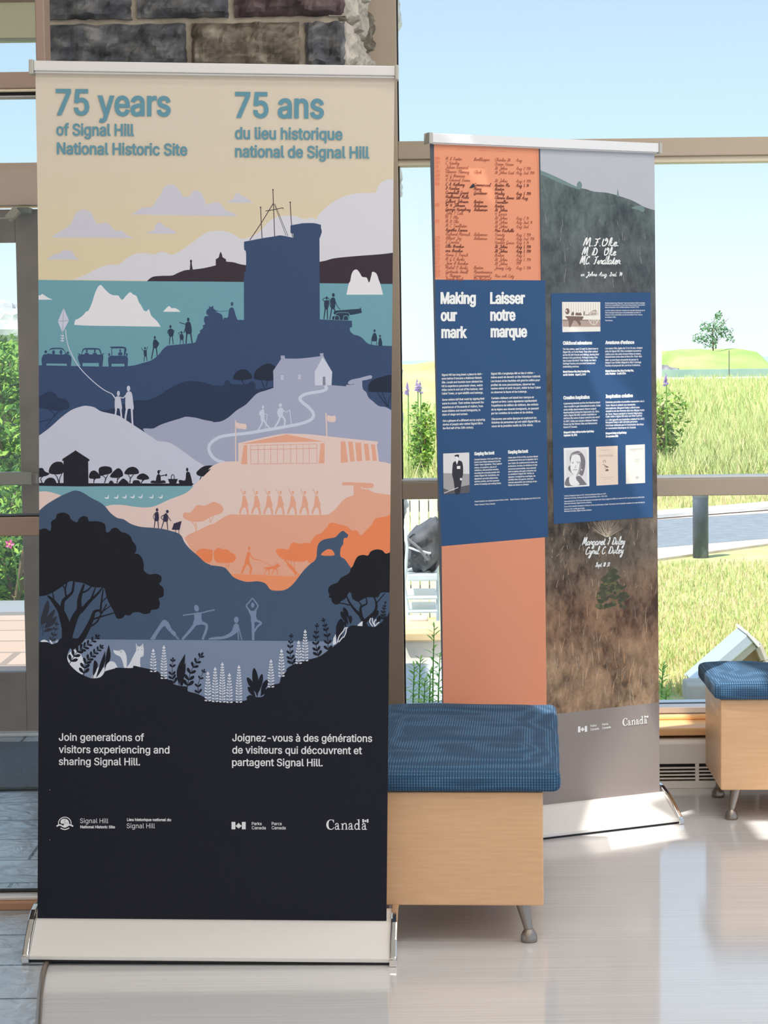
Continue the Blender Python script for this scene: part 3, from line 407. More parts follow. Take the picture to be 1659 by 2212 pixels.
def flag_mark(pr, mt, x0, y0, x1, y1, slope=0.0):
    w = x1 - x0; h = y1 - y0
    Q = lambda u, v: (x0 + u * w, y0 + v * h + slope * u * w)
    for a, b in ((0, .27), (.73, 1)): pr.poly(mt, [Q(a, 0), Q(b, 0), Q(b, 1), Q(a, 1)], False)
    lf = [(.5, .1), (.54, .28), (.6, .24), (.58, .45), (.65, .38), (.66, .46), (.71, .45), (.68, .56), (.7, .6), (.58, .76), (.59, .82), (.51, .8), (.51, .95), (.49, .95), (.49, .8)]
    lf += [(1 - a, b) for a, b in reversed(lf[1:12])]
    pr.poly(mt, [Q(*p) for p in lf], False)
def wordmark(pr, mt, x0, yb, x1, cap, slope=0.0):
    """the federal wordmark: a serif Canada with a small flag over the last a"""
    k = (x1 - x0) / 468.0; kv = cap / 100.0
    X = lambda x, y: (x0 + x * k, yb + slope * x * k - y * kv)
    def ps(pts, w, w2=None): pr.stroke(mt, [X(*p) for p in pts], w * k, None if w2 is None else w2 * k)
    def pl(pts): pr.poly(mt, [X(*p) for p in pts], False)
    # C
    pr.poly(mt, [X(*p) for p in [(86, 70), (84, 98), (84, 98), (79, 98), (76, 93), (60, 99), (38, 97), (12, 80), (2, 50), (8, 22), (26, 4), (52, -2), (74, 4), (88, 20), (84, 24), (70, 10), (54, 6), (34, 16), (26, 50), (34, 84), (54, 93), (70, 88), (80, 70), (80, 70)]])
    def a_(x):
        pl([(x + 44, 44), (x + 44, 12), (x + 50, 4), (x + 58, 8), (x + 60, 4), (x + 48, -2), (x + 36, 0), (x + 31, 8), (x + 31, 44)])
        ps([(x + 38, 44), (x + 34, 58), (x + 22, 61), (x + 10, 54), (x + 8, 46)], 9, 10)
        ps([(x + 37, 37), (x + 18, 32), (x + 6, 20), (x + 10, 4), (x + 22, 3), (x + 36, 12)], 10, 8)
        pr.ell(mt, X(x + 10, 48), 6 * k, 6 * kv)
    def serif(x, y, w): pl([(x, y), (x + w, y), (x + w, y + 5), (x, y + 5)])
    a_(94)
    pl([(172, 0), (185, 0), (185, 62), (172, 58)]); serif(164, 0, 29); pl([(162, 60), (174, 60), (174, 54), (162, 54)])
    ps([(184, 46), (196, 59), (210, 61), (220, 48), (221, 2)], 8, 14); serif(207, 0, 30)
    a_(242)
    ps([(352, 50), (334, 60), (316, 44), (314, 22), (328, 2), (350, 10)], 13, 9)
    pl([(350, 100), (364, 104), (364, 8), (374, 6), (374, 0), (350, 0)]); pl([(338, 100), (352, 100), (352, 94), (338, 94)])
    a_(388)
    flag_mark(pr, mt, *X(395, 104), *X(462, 70))
def front_banner_print(pr):
    cream = mat('print_cream', (203, 191, 168), 0.55, 0, KP, 0.25)
    b = cream.node_tree.nodes['Principled BSDF']
    t = N(cream, 'ShaderNodeTexCoord'); sp = N(cream, 'ShaderNodeSeparateXYZ'); mr = N(cream, 'ShaderNodeMapRange'); mx = N(cream, 'ShaderNodeMix', data_type='RGBA')
    LK(cream, t.outputs['Object'], sp.inputs[0]); LK(cream, sp.outputs['Z'], mr.inputs['Value'])
    mr.inputs['From Min'].default_value = 1.58; mr.inputs['From Max'].default_value = 1.95
    mx.inputs['A'].default_value = (*[x / q for x, q in zip(lin((206, 192, 160)), KP)], 1); mx.inputs['B'].default_value = (*[x / q for x, q in zip(lin((201, 190, 173)), KP)], 1)
    LK(cream, mr.outputs[0], mx.inputs['Factor']); LK(cream, mx.outputs['Result'], b.inputs['Base Color'])
    cloud = pm('cloud', (190, 188, 199)); cloud2 = pm('cloud_low', (200, 199, 207)); dark = pm('headland', (54, 45, 54)); teal = pm('teal', (104, 151, 164))
    white = pm('iceberg', (213, 211, 216)); navy = pm('navy', (52, 71, 104)); navy2 = pm('deep_navy', (38, 52, 80)); navy3 = pm('dusk_tree', (33, 40, 60)); sil = pm('figure_navy', (42, 56, 80))
    lav = pm('lavender', (153, 157, 181)); lav2 = pm('pale_lavender', (190, 193, 209)); lav3 = pm('door_grey', (122, 124, 142)); path = pm('path', (186, 193, 211)); whill = pm('snow_hill', (184, 187, 203))
    black = pm('ink', (31, 29, 41)); pink = pm('pink', (212, 189, 182)); cor = pm('coral', (213, 156, 133)); cor2 = pm('coral_line', (205, 140, 118)); orr = pm('orange', (219, 126, 84)); orl = pm('orange_ground', (222, 138, 98))
    slate = pm('slate', (63, 81, 106)); slate2 = pm('slate_dark', (50, 46, 70)); tree = pm('tree_black', (21, 22, 31)); pond = pm('pond', (113, 128, 154)); yoga = pm('pale_slate', (112, 130, 157)); gr = pm('ground_black', (21, 22, 34)); gr2 = pm('leaf_black', (44, 46, 57)); fox = pm('fox', (203, 206, 215)); lup = pm('lupin', (206, 208, 217)); wht = pm('white_text', (214, 214, 216)); tt = pm('teal_text', (92, 138, 154))
    p, st, el, ly = pr.poly, pr.stroke, pr.ell, pr.layer
    # sheet
    vs = [150 + i * (1998 - 150) / 24 for i in range(25)]
    p(cream, [(xl(v), v) for v in vs] + [(xr(v + 12), v + 12) for v in reversed(vs)], False); ly()
    # clouds
    p(cloud, cA(170,498, 170,498, 200,470, 260,435, 320,395, 345,360, 365,310, 400,268, 455,253, 510,280, 545,340, 555,372, 600,375, 640,365, 680,390, 720,435, 780,440, 830,478, 890,503, 890,503))
    p(cloud, cA(860,296, 860,296, 900,278, 950,242, 1040,228, 1080,180, 1120,120, 1150,60, 1205,34, 1260,55, 1300,110, 1320,140, 1370,135, 1395,100, 1430,88, 1475,110, 1505,165, 1515,205, 1560,200) + cB(50,231, 85,230, 110,242, 130,270, 160,305, 210,320, 255,352, 255,352, 0,349))
    p(cloud, cA(975,462, 975,462, 1060,432, 1075,390, 1110,365, 1145,385, 1160,405, 1195,412, 1215,432, 1245,440, 1252,466, 1252,466))
    p(cloud, cA(125,690, 125,690, 190,645, 240,635, 265,612, 330,612, 360,640, 375,665, 412,692, 412,692))
    p(cloud, cB(155,233, 155,233, 215,200, 240,155, 265,148, 295,175, 340,195, 388,236, 388,236)); ly()
    p(cloud2, cA(350,866, 350,866, 440,835, 520,795, 600,755, 680,735, 750,735, 800,700, 860,655, 930,635, 1000,635, 1060,645, 1130,622, 1180,635, 1230,648, 1300,610, 1400,540, 1500,465, 1580,440) + cB(40,483, 120,480, 200,500, 260,535, 290,548, 360,535, 430,500, 480,450, 540,390, 610,355, 680,348, 760,350, 830,378, 900,365, 945,380, 965,340, 1050,260, 1150,195, 1280,155, 1440,148, 1465,140, 1490,80, 1540,40) + eR(387, 613)); ly()
    p(dark, cA(1000,880, 1000,880, 1050,842, 1130,833, 1220,830, 1270,808, 1330,785, 1375,780, 1375,780, 1380,720, 1376,705, 1386,690, 1396,705, 1393,720, 1402,778, 1402,778, 1500,765, 1600,742, 1600,742) + cB(65,780, 65,780, 65,728, 65,728, 90,712, 98,685, 108,664, 120,690, 125,710, 155,730, 158,748, 220,755, 330,780, 600,790, 975,750, 1100,720, 1300,700, 1500,685) + eR(546, 614)); ly()
    p(teal, eL(604.5) + cA(1000,880, 1000,880) + cB(0,924, 310,927, 310,927, 975,938, 975,938) + eR(613.5, 800) + eL(800)); ly()
    p(white, cC(365,330, 365,330, 375,290, 400,278, 440,250, 470,215, 490,205, 520,140, 545,60, 570,5, 597,-18, 625,10, 665,50, 700,70, 750,75, 765,95, 787,112, 820,75, 855,45, 880,65, 910,80, 930,130, 950,160, 975,205, 1000,210, 1018,195, 1040,250, 1090,300, 1122,347, 1122,347, 800,342, 500,338))
    p(white, eL(638) + cC(75,70, 85,60, 110,75, 140,95, 180,110, 180,110) + eL(647.5))
    p(white, cC(1143,216, 1143,216, 1165,190, 1195,166, 1215,185, 1240,183, 1270,195, 1295,217, 1295,217))
    p(white, cB(1207,1038, 1207,1038, 1215,1000, 1228,940, 1240,920, 1252,860, 1272,825, 1300,820, 1325,850, 1345,882, 1385,890, 1405,932, 1425,870, 1435,838, 1470,855, 1490,910, 1505,950, 1527,1038, 1527,1038))
    # masts
    for a in ((565,120, 572,320, 580,528), (457,275, 462,400, 470,545), (716,232, 724,380, 737,535), (568,240, 470,400, 362,562)): st(dark, cB(*a), 1.7)
    for a in ((575,245, 630,390, 680,522), (582,245, 645,400, 697,525)): st(dark, cB(*a), 1.0)
    st(dark, cB(500,307, 575,295, 645,280, 655,290), 1.6)
    for a in ((565,121), (457,275), (716,231)): el(dark, cB(*a)[0], 1.7, 1.7, 10)
    ly()
    # signal tower and navy hill
    p(navy, cB(312,575, 312,575, 365,565, 470,545, 580,528, 635,520, 730,538, 742,538, 742,538, 742,505, 720,498, 718,432, 718,432, 800,418, 830,413, 925,413, 985,428, 985,428, 985,455, 992,490, 975,545, 972,600, 975,1270, 975,1270, 312,1270, 312,1270, 312,870, 328,830, 330,690, 325,655, 313,640))
    p(navy, eL(789) + cC(340,690, 620,695, 850,690, 960,665, 1040,640, 1100,595, 1140,545, 1170,520, 1200,510, 1400,490, 1430,470, 1445,420, 1465,400, 1465,380, 1490,360, 1490,335, 1510,325, 1500,300, 1505,260, 1540,250, 1520,235, 1525,200, 1545,185, 1540,165, 1560,175, 1580,165, 1585,190, 1620,215) + cD(60,215, 110,235, 125,260, 130,285, 140,268, 170,265, 180,200, 195,182, 220,185, 240,250, 255,287, 255,287, 312,288, 312,288, 975,283, 975,283, 1255,295, 1255,295, 1255,350, 1238,355, 1240,385, 1270,415, 1310,425, 1350,450, 1390,490, 1450,508, 1590,515) + eR(747, 960) + eL(960))
    el(navy, cD(207,148)[0], 2.8, 4.4); st(navy, cD(60,205, 110,214, 175,207), 0.9)
    person(pr, sil, cD, (1035,96,9,14), (1015,122, 1055,122, 1045,190, 1017,190), ((1022,188, 1010,282), (1040,188, 1042,282)), ((1015,125, 1000,107, 1028,92), (1053,125, 1057,107, 1042,92)))
    person(pr, sil, cD, (1093,70,12,17), (1070,102, 1108,100, 1106,182, 1075,186), ((1080,180, 1072,230, 1062,284), (1096,180, 1112,222)), ((1108,120, 1125,165, 1152,198), (1070,110, 1062,150, 1076,184)))
    p(sil, cD(1100,238, 1100,214, 1130,205, 1325,190, 1325,190, 1328,182, 1334,182, 1341,226, 1341,226, 1240,245, 1150,240))
    p(sil, cD(1083,285, 1083,285, 1085,258, 1110,250, 1130,226, 1228,228, 1226,290, 1226,290), True, 2)
    person(pr, sil, cD, (1453,382,9,12), (1441,408, 1466,408, 1474,470, 1426,472), ((1430,470, 1424,506), (1468,470, 1474,508)), (), 7)
    person(pr, sil, cD, (1501,428,8,10), (1493,448, 1511,448, 1520,510, 1487,510))
    # cars
    p(navy, cC(85,690, 85,690, 80,630, 98,590, 130,585, 150,545, 180,532, 250,532, 275,545, 300,583, 325,595, 342,620, 337,690, 337,690, 302,690, 302,690, 300,671, 300,671, 125,668, 125,668, 120,690, 120,690))
    el(navy, cC(117,567)[0], 3, 3.4); el(navy, cC(310,575)[0], 2.4, 3)
    p(navy, cC(425,697, 425,697, 402,640, 400,600, 425,590, 440,545, 470,533, 570,535, 595,550, 607,590, 620,600, 618,640, 612,697, 612,697, 582,697, 582,697, 580,664, 580,664, 440,664, 440,664, 437,697, 437,697)); st(navy, cC(398,582, 420,592), 2); st(navy, cC(626,582, 605,592), 2)
    p(navy, cC(668,697, 668,697, 662,620, 690,600, 690,600, 690,533, 690,533, 682,522, 815,527, 808,600, 808,600, 835,620, 832,697, 832,697, 806,697, 806,697, 803,671, 803,671, 692,671, 692,671, 692,697, 692,697)); p(navy, cC(664,580, 678,578, 680,602, 664,604), False); p(navy, cC(818,578, 832,578, 832,604, 818,604), False)
    person(pr, sil, cC, (1070,441,9,13), (1058,465, 1082,460, 1100,490, 1090,530, 1055,530), ((1060,525, 1050,580, 1041,632), (1080,525, 1086,560, 1091,605)), ((1085,470, 1105,495, 1088,526),))
    person(pr, sil, cC, (985,535,8,10), (974,555, 997,555, 998,602, 978,602), ((982,598, 975,655), (995,598, 1003,650)), ((977,562, 948,530), (995,560, 1009,519)), 7, 5)
    person(pr, sil, cC, (1207,346,9,14), (1190,372, 1226,370, 1232,425, 1196,430), ((1204,425, 1197,502), (1221,425, 1232,500)), ((1192,376, 1180,395, 1200,418), (1224,374, 1238,385, 1226,412)), 9)
    person(pr, sil, cC, (1304,399,8,12), (1290,416, 1318,416, 1320,458, 1292,458), ((1296,455, 1290,498), (1314,455, 1319,498)), ((1292,418, 1276,405, 1300,390),), 7, 5)
    person(pr, sil, cC, (1362,284,11,17), (1340,316, 1380,310, 1392,402, 1340,402), ((1350,400, 1343,496), (1382,400, 1397,490)), ((1348,326, 1310,318, 1285,308), (1345,330, 1335,370, 1323,402)), 13, 8); ly()
    p(teal, cC(135,580, 160,547, 260,545, 288,583, 240,590), True, 2); p(teal, cC(432,588, 450,548, 580,548, 598,590), False); p(teal, cC(697,537, 803,537, 798,600, 697,600), False)
    for a in ((1125,272), (1202,272)): st(teal, cD(a[0]-22,a[1]+16, a[0]-18,a[1]-14, a[0],a[1]-22, a[0]+18,a[1]-14, a[0]+22,a[1]+16), 1.2)
    st(teal, cD(1110,250, 1132,226, 1228,228, 1224,268), 1.0); p(teal, cD(1428,475, 1470,475, 1466,500, 1432,500), False); ly()
    for a in ((185,572), (250,570)): el(navy, cC(*a)[0], 3.2, 5)
    for a in ((475,560), (546,560), (768,556)):
        el(navy, cC(*a)[0], 2, 3.2); p(navy, cC(a[0]-18,a[1]+40, a[0]-14,a[1]+16, a[0]+14,a[1]+16, a[0]+18,a[1]+40), True, 2)
    # kite
    p(lav2, cC(273,180, 320,293, 262,400, 222,300), False)
    st(lav2, cC(290,372, 300,460, 330,560, 410,700, 520,815, 620,895, 692,932), 1.8); st(lav2, cC(262,400, 268,430, 256,478), 0.9)
    for y in (428, 450, 472): st(lav2, cC(247,y-6, 262,y, 276,y-5), 2.4)
    ly(); st(lav3, cC(273,182, 263,398), 0.8); st(lav3, cC(222,300, 320,294), 0.8)
    # second navy hill, dusk trees
    p(navy2, cC(560,1100, 640,1078, 720,1055, 885,993, 1000,990, 1100,950, 1200,885, 1320,830, 1400,822, 1500,835, 1580,860) + cD(60,862, 130,858, 150,822, 180,818, 210,848, 310,850, 345,845, 380,822, 412,850, 415,890, 480,885, 600,870, 600,870) + [(600, 960), (600, 960), (200, 960), (200, 960)])
    p(navy2, eL(857) + cC(110,930, 150,912, 200,935, 230,970, 290,980, 325,1030, 310,1065, 240,1080, 160,1075) + eL(880))
    for a in ((240,1075, 180,1140, 120,1215), (150,1075, 190,1110, 175,1150), (290,1066, 230,1090, 190,1140), (60,1180, 180,1150)): st(navy2, cC(*a), 2.2, 1.4)
    ly()
    p(navy3, cD(215,800, 240,748, 290,720, 340,728, 380,775, 375,800, 300,815, 240,810)); p(navy3, cD(400,800, 405,745, 450,700, 520,668, 580,690, 590,720, 565,750, 565,815, 480,815, 420,808))
    for a in ((290,810, 312,850), (465,815, 490,880), (520,810, 505,870)): st(navy3, cD(*a), 2)
    p(navy3, cD(1398,905, 1402,850, 1440,810, 1500,790, 1570,770) + eR(810, 848) + cD(1500,918, 1420,916))
    for a in ((1475,918, 1525,990, 1565,1045), (1520,920, 1545,985, 1568,1045), (1600,940, 1575,1000, 1572,1045)): st(navy3, cD(*a), 1.6)
    # lavender hill with the stone house
    ly()
    p(lav, cE(985,300, 1060,265, 1140,225, 1300,175, 1340,163, 1420,170, 1500,190, 1580,205) + cF(30,207, 60,210, 120,200, 180,165, 250,105, 330,55) + cD(420,935, 500,905, 560,885, 570,880, 570,880, 568,745, 562,740, 562,740, 635,630, 635,630, 632,600, 632,600, 668,598, 668,598, 670,625, 670,625, 800,625, 978,605, 978,605, 975,580, 975,580, 1008,578, 1008,578, 1012,615, 1083,742, 1083,742, 1078,858, 1078,858, 1205,868, 1205,868, 1205,855, 1205,855, 1270,855, 1270,855, 1290,830, 1345,818, 1345,818, 1350,888, 1380,920, 1400,965, 1440,1000, 1490,1040, 1550,1050) + eR(886, 1020) + [(430, 1020), (430, 1020)])
    p(lav, cD(1225,848, 1222,832, 1250,810, 1320,796, 1420,770, 1426,800, 1345,818, 1290,832, 1265,852), True, 2); ly()
    p(lav2, cD(930,742, 930,742, 1000,612, 1083,742, 1083,742, 1075,858, 1075,858, 932,860, 932,860), True, 1)
    for x, y in ((635,770), (785,765)): p(lav2, cD(x,y, x+22,y+2, x+22,y+42, x,y+40), False)
    ly(); p(lav3, cD(1000,858, 1000,785, 1022,782, 1025,858), False)
    for x, y in ((635,770), (785,765)): st(lav, cD(x+11,y, x+11,y+42), 0.9); st(lav, cD(x,y+20, x+22,y+21), 0.9)
    st(path, cD(1018,862, 1035,885, 1000,908, 900,925, 840,940, 800,972, 825,1010, 880,1055, 920,1110) + cF(900,185, 820,220, 700,245, 500,280, 350,305, 170,325, 90,345, 30,385, 5,430, 20,490, 70,540, 140,562), 6.6, 6.8)
    person(pr, path, cF, (478,78,10,15), (455,110, 485,98, 490,150, 487,197, 462,195, 455,152, 441,140), ((470,190, 468,222, 436,280), (482,190, 508,230, 538,264)), ((485,132, 517,145), (517,136, 498,268)), 15, 5)
    person(pr, path, cF, (630,62,13,17), (610,95, 640,85, 655,100, 647,160, 615,166, 602,130), ((630,155, 612,205, 580,254), (640,155, 668,188, 665,242)), ((648,98, 678,122, 713,104), (712,102, 727,232)), 18, 7); ly()
    # pale hill with the kite flyers
    p(whill, eL(941) + cE(150,260, 250,170, 340,105, 420,75, 470,67, 540,80, 600,115, 700,138, 760,155, 800,180, 900,245, 1000,310, 1080,365, 1110,378, 1170,382, 1230,405, 1340,480, 1420,540, 1500,590, 1560,650, 1420,770, 1420,770) + eL(1052))
    person(pr, whill, cC, (840,887,15,25), (820,928, 848,912, 870,930, 880,1000, 884,1070, 845,1062, 818,1075, 812,1000), ((829,1050, 815,1130, 812,1190), (868,1050, 872,1140, 878,1235)), ((826,935, 795,968, 765,962),), 18, 11)
    person(pr, whill, cC, (752,930,13,23), (724,968, 764,960, 778,1015, 782,1070, 745,1058, 722,1070), ((735,1050, 728,1100, 726,1140), (768,1050, 776,1110, 780,1165)), ((735,985, 712,955, 695,932),), 16, 11); ly()
    # dark shore with shed, trees, picnic
    p(black, eL(1043) + cE(272,742, 272,742, 272,550, 272,550, 260,545, 265,530, 265,530, 365,465, 378,455, 390,465, 498,535, 498,535, 498,550, 488,552, 488,552, 490,744, 490,744, 800,745, 1412,746, 1412,746, 1390,772, 1390,772, 700,770, 400,772) + eL(1050))
    p(black, eL(1011) + cE(90,612, 110,640, 150,660, 120,680) + eL(1031)); p(black, cE(147,655, 150,610, 180,570, 225,555, 268,570, 275,640, 250,662, 200,667))
    p(black, cE(498,700, 505,650, 540,632, 575,655, 597,695, 560,704)); p(black, cE(580,650, 585,610, 630,595, 685,605, 698,640, 680,660, 630,672, 595,680)); p(black, cE(680,690, 700,650, 750,612, 785,640, 790,682, 740,697)); p(black, cE(805,662, 830,615, 880,600, 920,620, 930,657, 880,667)); p(black, cE(912,702, 930,670, 970,658, 1010,680, 1018,707, 960,714))
    p(black, cE(1435,662, 1440,640, 1500,595, 1585,590, 1570,620, 1500,682, 1450,677))
    for a in ((110,745, 115,715, 150,695, 190,705, 205,748), (668,748, 680,722, 700,725, 710,748), (755,748, 770,720, 800,703, 842,748), (880,748, 885,720, 930,720, 942,748)): p(black, cE(*a))
    for a in ((232,742, 215,690, 185,655), (235,742, 240,700, 262,655), (85,742, 75,700, 120,670), (537,742, 537,700, 515,690), (540,715, 565,690), (630,742, 640,700, 605,672), (636,715, 662,668), (740,742, 742,695, 705,685), (742,715, 772,685), (850,742, 855,700, 830,660), (855,705, 890,660), (950,745, 962,715, 930,705), (960,725, 995,700), (1462,720, 1480,672)): st(black, cE(*a), 2.4, 1.3)
    person(pr, black, cE, (1103,646,11,17), (1090,672, 1116,670, 1121,732, 1080,736), (), ((1112,685, 1140,676, 1172,674),), 8, 9); st(black, cE(1100,634, 1124,634), 2)
    el(black, cE(1170,672)[0], 1.7, 2.8); p(black, cE(1040,742, 1048,720, 1100,726, 1150,718, 1160,742)); p(black, cE(1185,706, 1185,706, 1272,706, 1272,706, 1256,750, 1256,750, 1200,750, 1200,750), True, 2); st(black, cE(1214,708, 1216,680, 1227,668, 1238,680, 1240,708), 1.6)
    person(pr, black, cE, (1353,625,10,17), (1345,650, 1375,650, 1382,700, 1392,750, 1300,750, 1280,735, 1286,714, 1335,718), (), ((1375,662, 1386,700, 1395,748),), 8, 8); ly()
    # pond, ducks, pink hill
    p(pm('water', (113, 158, 170)), eL(1049.5) + cE(400,772, 700,770, 1412,768, 1412,768) + [(415, 1070), (340, 1110), (200, 1110)] + eL(1075)); ly()
    for x, y in ((655,866), (738,864), (810,862), (880,860), (950,860), (1045,862), (1125,862)):
        p(lup, cE(x-26,y+2, x-14,y+12, x+6,y+14, x+14,y+2, x+10,y-12, x+18,y-14, x+10,y-18, x+4,y-12, x+4,y-2, x-8,y+2))
    p(pink, cE(560,920, 630,945, 700,932, 800,935, 900,950, 1000,955, 1080,940, 1200,885, 1320,840, 1380,800, 1430,745, 1500,680, 1560,620) + cF(0,625, 40,590, 100,565, 160,555, 262,552, 262,552, 262,402, 262,402, 255,395, 255,395, 430,355, 600,320, 685,310, 870,315, 1040,333, 1480,380, 1480,380, 1483,395, 1472,400, 1472,400, 1492,555, 1492,555, 1540,560) + eR(1002, 1290) + [(560, 1290), (560, 1290), (200, 1130)])
    p(pink, eL(1062) + cE(120,815, 190,830, 255,860, 180,920) + eL(1105))
    for a, f in (((238,195, 240,552), (245,212, 275,222, 330,228, 330,272, 290,268, 248,262)), ((1028,130, 1037,335), (1042,150, 1075,158, 1112,155, 1110,205, 1070,210, 1040,195))):
        st(pink, cF(*a), 2.6); p(pink, cF(*f), True, 2)
    ly()
    # visitor centre drawing, soldiers, coral hill
    p(cor, cF(285,402, 685,316, 1010,380, 640,386), False)
    for a in ((310,410, 340,410, 340,578, 285,578), (982,395, 1017,395, 1015,570, 965,570), (1158,378, 1197,378, 1222,560, 1157,565), (1222,380, 1262,380, 1280,552, 1240,555), (1283,388, 1335,388, 1345,548, 1298,553), (1358,398, 1398,398, 1415,545, 1375,548), (1422,405, 1457,405, 1473,545, 1438,550)): p(cor, cF(*a), False)
    for a in ((370,415, 948,400), (948,400, 948,570), (948,570, 372,576), (372,576, 370,415), (370,452, 948,438)): st(cor2, cF(*a), 1.0)
    for x in (435, 490, 545, 602, 657, 720, 772, 828, 882): st(cor2, cF(x,410, x+1,572), 0.9)
    p(cor, cG(1330,332, 1330,332, 1380,295, 1440,270, 1530,225, 1580,208) + cF(60,1090, 130,1045, 190,1018, 280,1018, 650,1020, 1010,1020, 1060,1005, 1110,970, 1180,890, 1240,858, 1270,850, 1270,850, 1270,765, 1270,765, 1338,765, 1338,765, 1340,790, 1405,800, 1405,800, 1450,825) + eR(1069, 1290) + [(560, 1290), (560, 1290), (440, 1220)])
    p(cor, cG(1315,140, 1330,108, 1370,112, 1400,90, 1440,45, 1500,50, 1560,25, 1590,15) + cH(50,16, 100,35, 132,78, 110,118, 40,140) + cG(1500,182, 1440,190, 1380,185, 1330,165))
    for a in ((1388,188, 1420,225, 1432,275), (1420,190, 1435,230, 1432,270)): st(cor, cG(*a), 2, 1.6)
    for a in ((10,138, 16,200), (48,138, 30,170, 18,200)): st(cor, cH(*a), 1.4)
    for x in (318, 424, 531, 631, 739, 844, 951):
        el(cor, cF(x,826)[0], 2.4, 4); st(cor, cF(x-38,790, x-2,866), 1.3); st(cor, cF(x-8,815, x+11,815), 1.8)
        p(cor, cF(x-18,862, x+6,856, x+18,892, x+30,930, x+24,950, x+4,956, x-26,948, x-22,900))
        st(cor, cF(x-16,940, x-34,980, x-42,1012), 5.5, 4); st(cor, cF(x+10,940, x+24,980, x+28,1016), 5.5, 4)
    p(cor, cF(1172,735, 1172,735, 1300,738, 1430,745, 1445,765, 1430,785, 1350,785, 1340,771, 1270,763, 1172,762, 1172,762), True, 2); ly()
    # orange trees, dog walker
    p(orr, cH(900,392, 912,345, 935,310, 985,290, 1040,235, 1055,208, 1090,198, 1150,215, 1210,230, 1250,265, 1300,268, 1335,310, 1380,265, 1430,215, 1455,168, 1500,152, 1550,145) + eR(1111, 1250) + cH(1240,640, 1000,560, 1000,560))
    p(orr, cH(592,455, 600,430, 640,425, 700,430, 720,390, 745,370, 790,382, 860,375, 920,385, 1000,420, 960,520, 890,552, 860,525, 830,540, 740,535, 680,525, 630,505))
    p(orr, cK(180,480, 200,400, 270,360, 340,385, 430,390, 490,450, 545,470, 580,540, 520,620, 340,628, 220,610)); p(orr, cG(1428,470, 1480,425, 1580,440) + cK(20,395, 155,400, 165,480, 140,600, 80,625, 0,600))
    p(cor, cK(165,400, 176,430, 178,520, 165,520, 160,450), True, 2)
    for a in ((400,628, 405,700), (465,628, 430,710)): st(orr, cK(*a), 1.2)
    for a in ((1455,575, 1500,630, 1600,720, 1650,800), (1510,590, 1520,640), (1560,590, 1580,680), (1625,600, 1630,760)): st(orr, cK(*a), 3 if a[0] == 1455 else 1.2)
    st(orr, cH(690,560, 740,610, 770,650), 4, 6)
    p(orl, cK(505,830, 505,830, 900,838, 1630,868, 1659,780) + cH(800,650, 830,640, 860,610, 860,610) + cH(850,700, 700,840, 500,840, 250,720))
    el(orr, cK(815,370)[0], 2.4, 4); p(orr, cK(785,445, 805,430, 830,450, 818,560, 820,640, 738,640, 755,540))
    st(orr, cK(775,620, 720,720, 680,822), 5.6, 3.6); st(orr, cK(790,620, 848,720, 832,826), 5.6, 3.6); st(orr, cK(825,455, 885,550, 1000,580), 2.4, 1.4); st(orr, cK(1000,580, 1120,640, 1260,690), 0.7)
    p(orr, cK(1110,715, 1250,690, 1298,655, 1302,632, 1318,650, 1336,632, 1342,655, 1370,688, 1320,715, 1300,745, 1210,740, 1130,755))
    for a in ((1130,740, 1105,790, 1080,850), (1160,745, 1172,790, 1172,848), (1270,735, 1240,790, 1215,855), (1300,735, 1322,790, 1332,848)): st(orr, cK(*a), 2.2, 1.1)
    st(orr, cK(1118,715, 1090,715, 1072,752), 1.2); ly()
    # slate hill
    p(slate, eL(1103) + cE(130,925, 240,860, 330,820, 370,808, 430,820, 520,875, 590,910) + cG(640,60, 680,110, 740,155, 800,170, 860,208, 950,235, 1080,245, 1180,262, 1290,300, 1330,370, 1380,430, 1450,490, 1510,545, 1560,568) + cH(0,568, 100,580, 150,595, 190,640, 230,680, 330,715, 430,710, 500,730, 540,780, 590,792, 670,785, 740,735, 830,620, 890,560, 930,530, 948,490, 948,460, 960,390, 1000,350, 1060,335, 1110,325, 1150,285, 1180,270, 1200,285, 1222,305, 1212,330, 1190,332, 1180,355, 1180,385, 1158,420, 1155,490, 1195,520, 1245,590, 1300,640) + eR(1240, 1420) + eL(1420))
    person(pr, slate2, cG, (1090,86,11,15), (1070,115, 1100,105, 1105,178, 1068,182, 1070,150), ((1074,175, 1065,242), (1096,175, 1104,247)), ((1070,118, 1056,145, 1066,168),), 9, 5)
    person(pr, slate2, cG, (1180,101,12,15), (1150,130, 1175,118, 1186,182, 1144,186), ((1150,180, 1128,252), (1176,180, 1184,262)), ((1175,125, 1192,155, 1212,184), (1152,130, 1125,150, 1143,176)), 9, 7)
    p(slate2, cG(1237,205, 1305,183, 1287,262, 1218,260), False); st(slate2, cG(1252,260, 1253,296), 1.2); st(slate2, cG(1280,258, 1281,300), 1.2); ly()
    p(orr, cH(992,484, 1000,458, 1045,430, 1085,440, 1100,484), True, 3)
    # pond hollow, yoga
    p(pond, cI(150,330, 150,330, 430,328, 1659,336) + cJ(300,338, 900,344, 1130,345, 1130,345) + [(700, 1540), (400, 1560), (110, 1480)]); ly()
    p(yoga, cI(1033,325, 1045,300, 1100,220, 1135,165, 1160,158, 1190,180, 1220,240, 1250,265, 1255,290, 1240,300, 1220,282, 1180,240, 1155,212, 1120,245, 1085,300, 1070,328)); st(yoga, cI(1232,280, 1275,328), 2); st(yoga, cI(1245,275, 1285,328), 1.2)
    el(yoga, cI(1435,55)[0], 5, 7.6, rot=-0.25); st(yoga, cI(1594,70, 1540,80, 1470,98, 1400,106, 1314,118), 2.8); p(yoga, cI(1418,102, 1474,96, 1478,150, 1492,190, 1430,205, 1405,190, 1415,150))
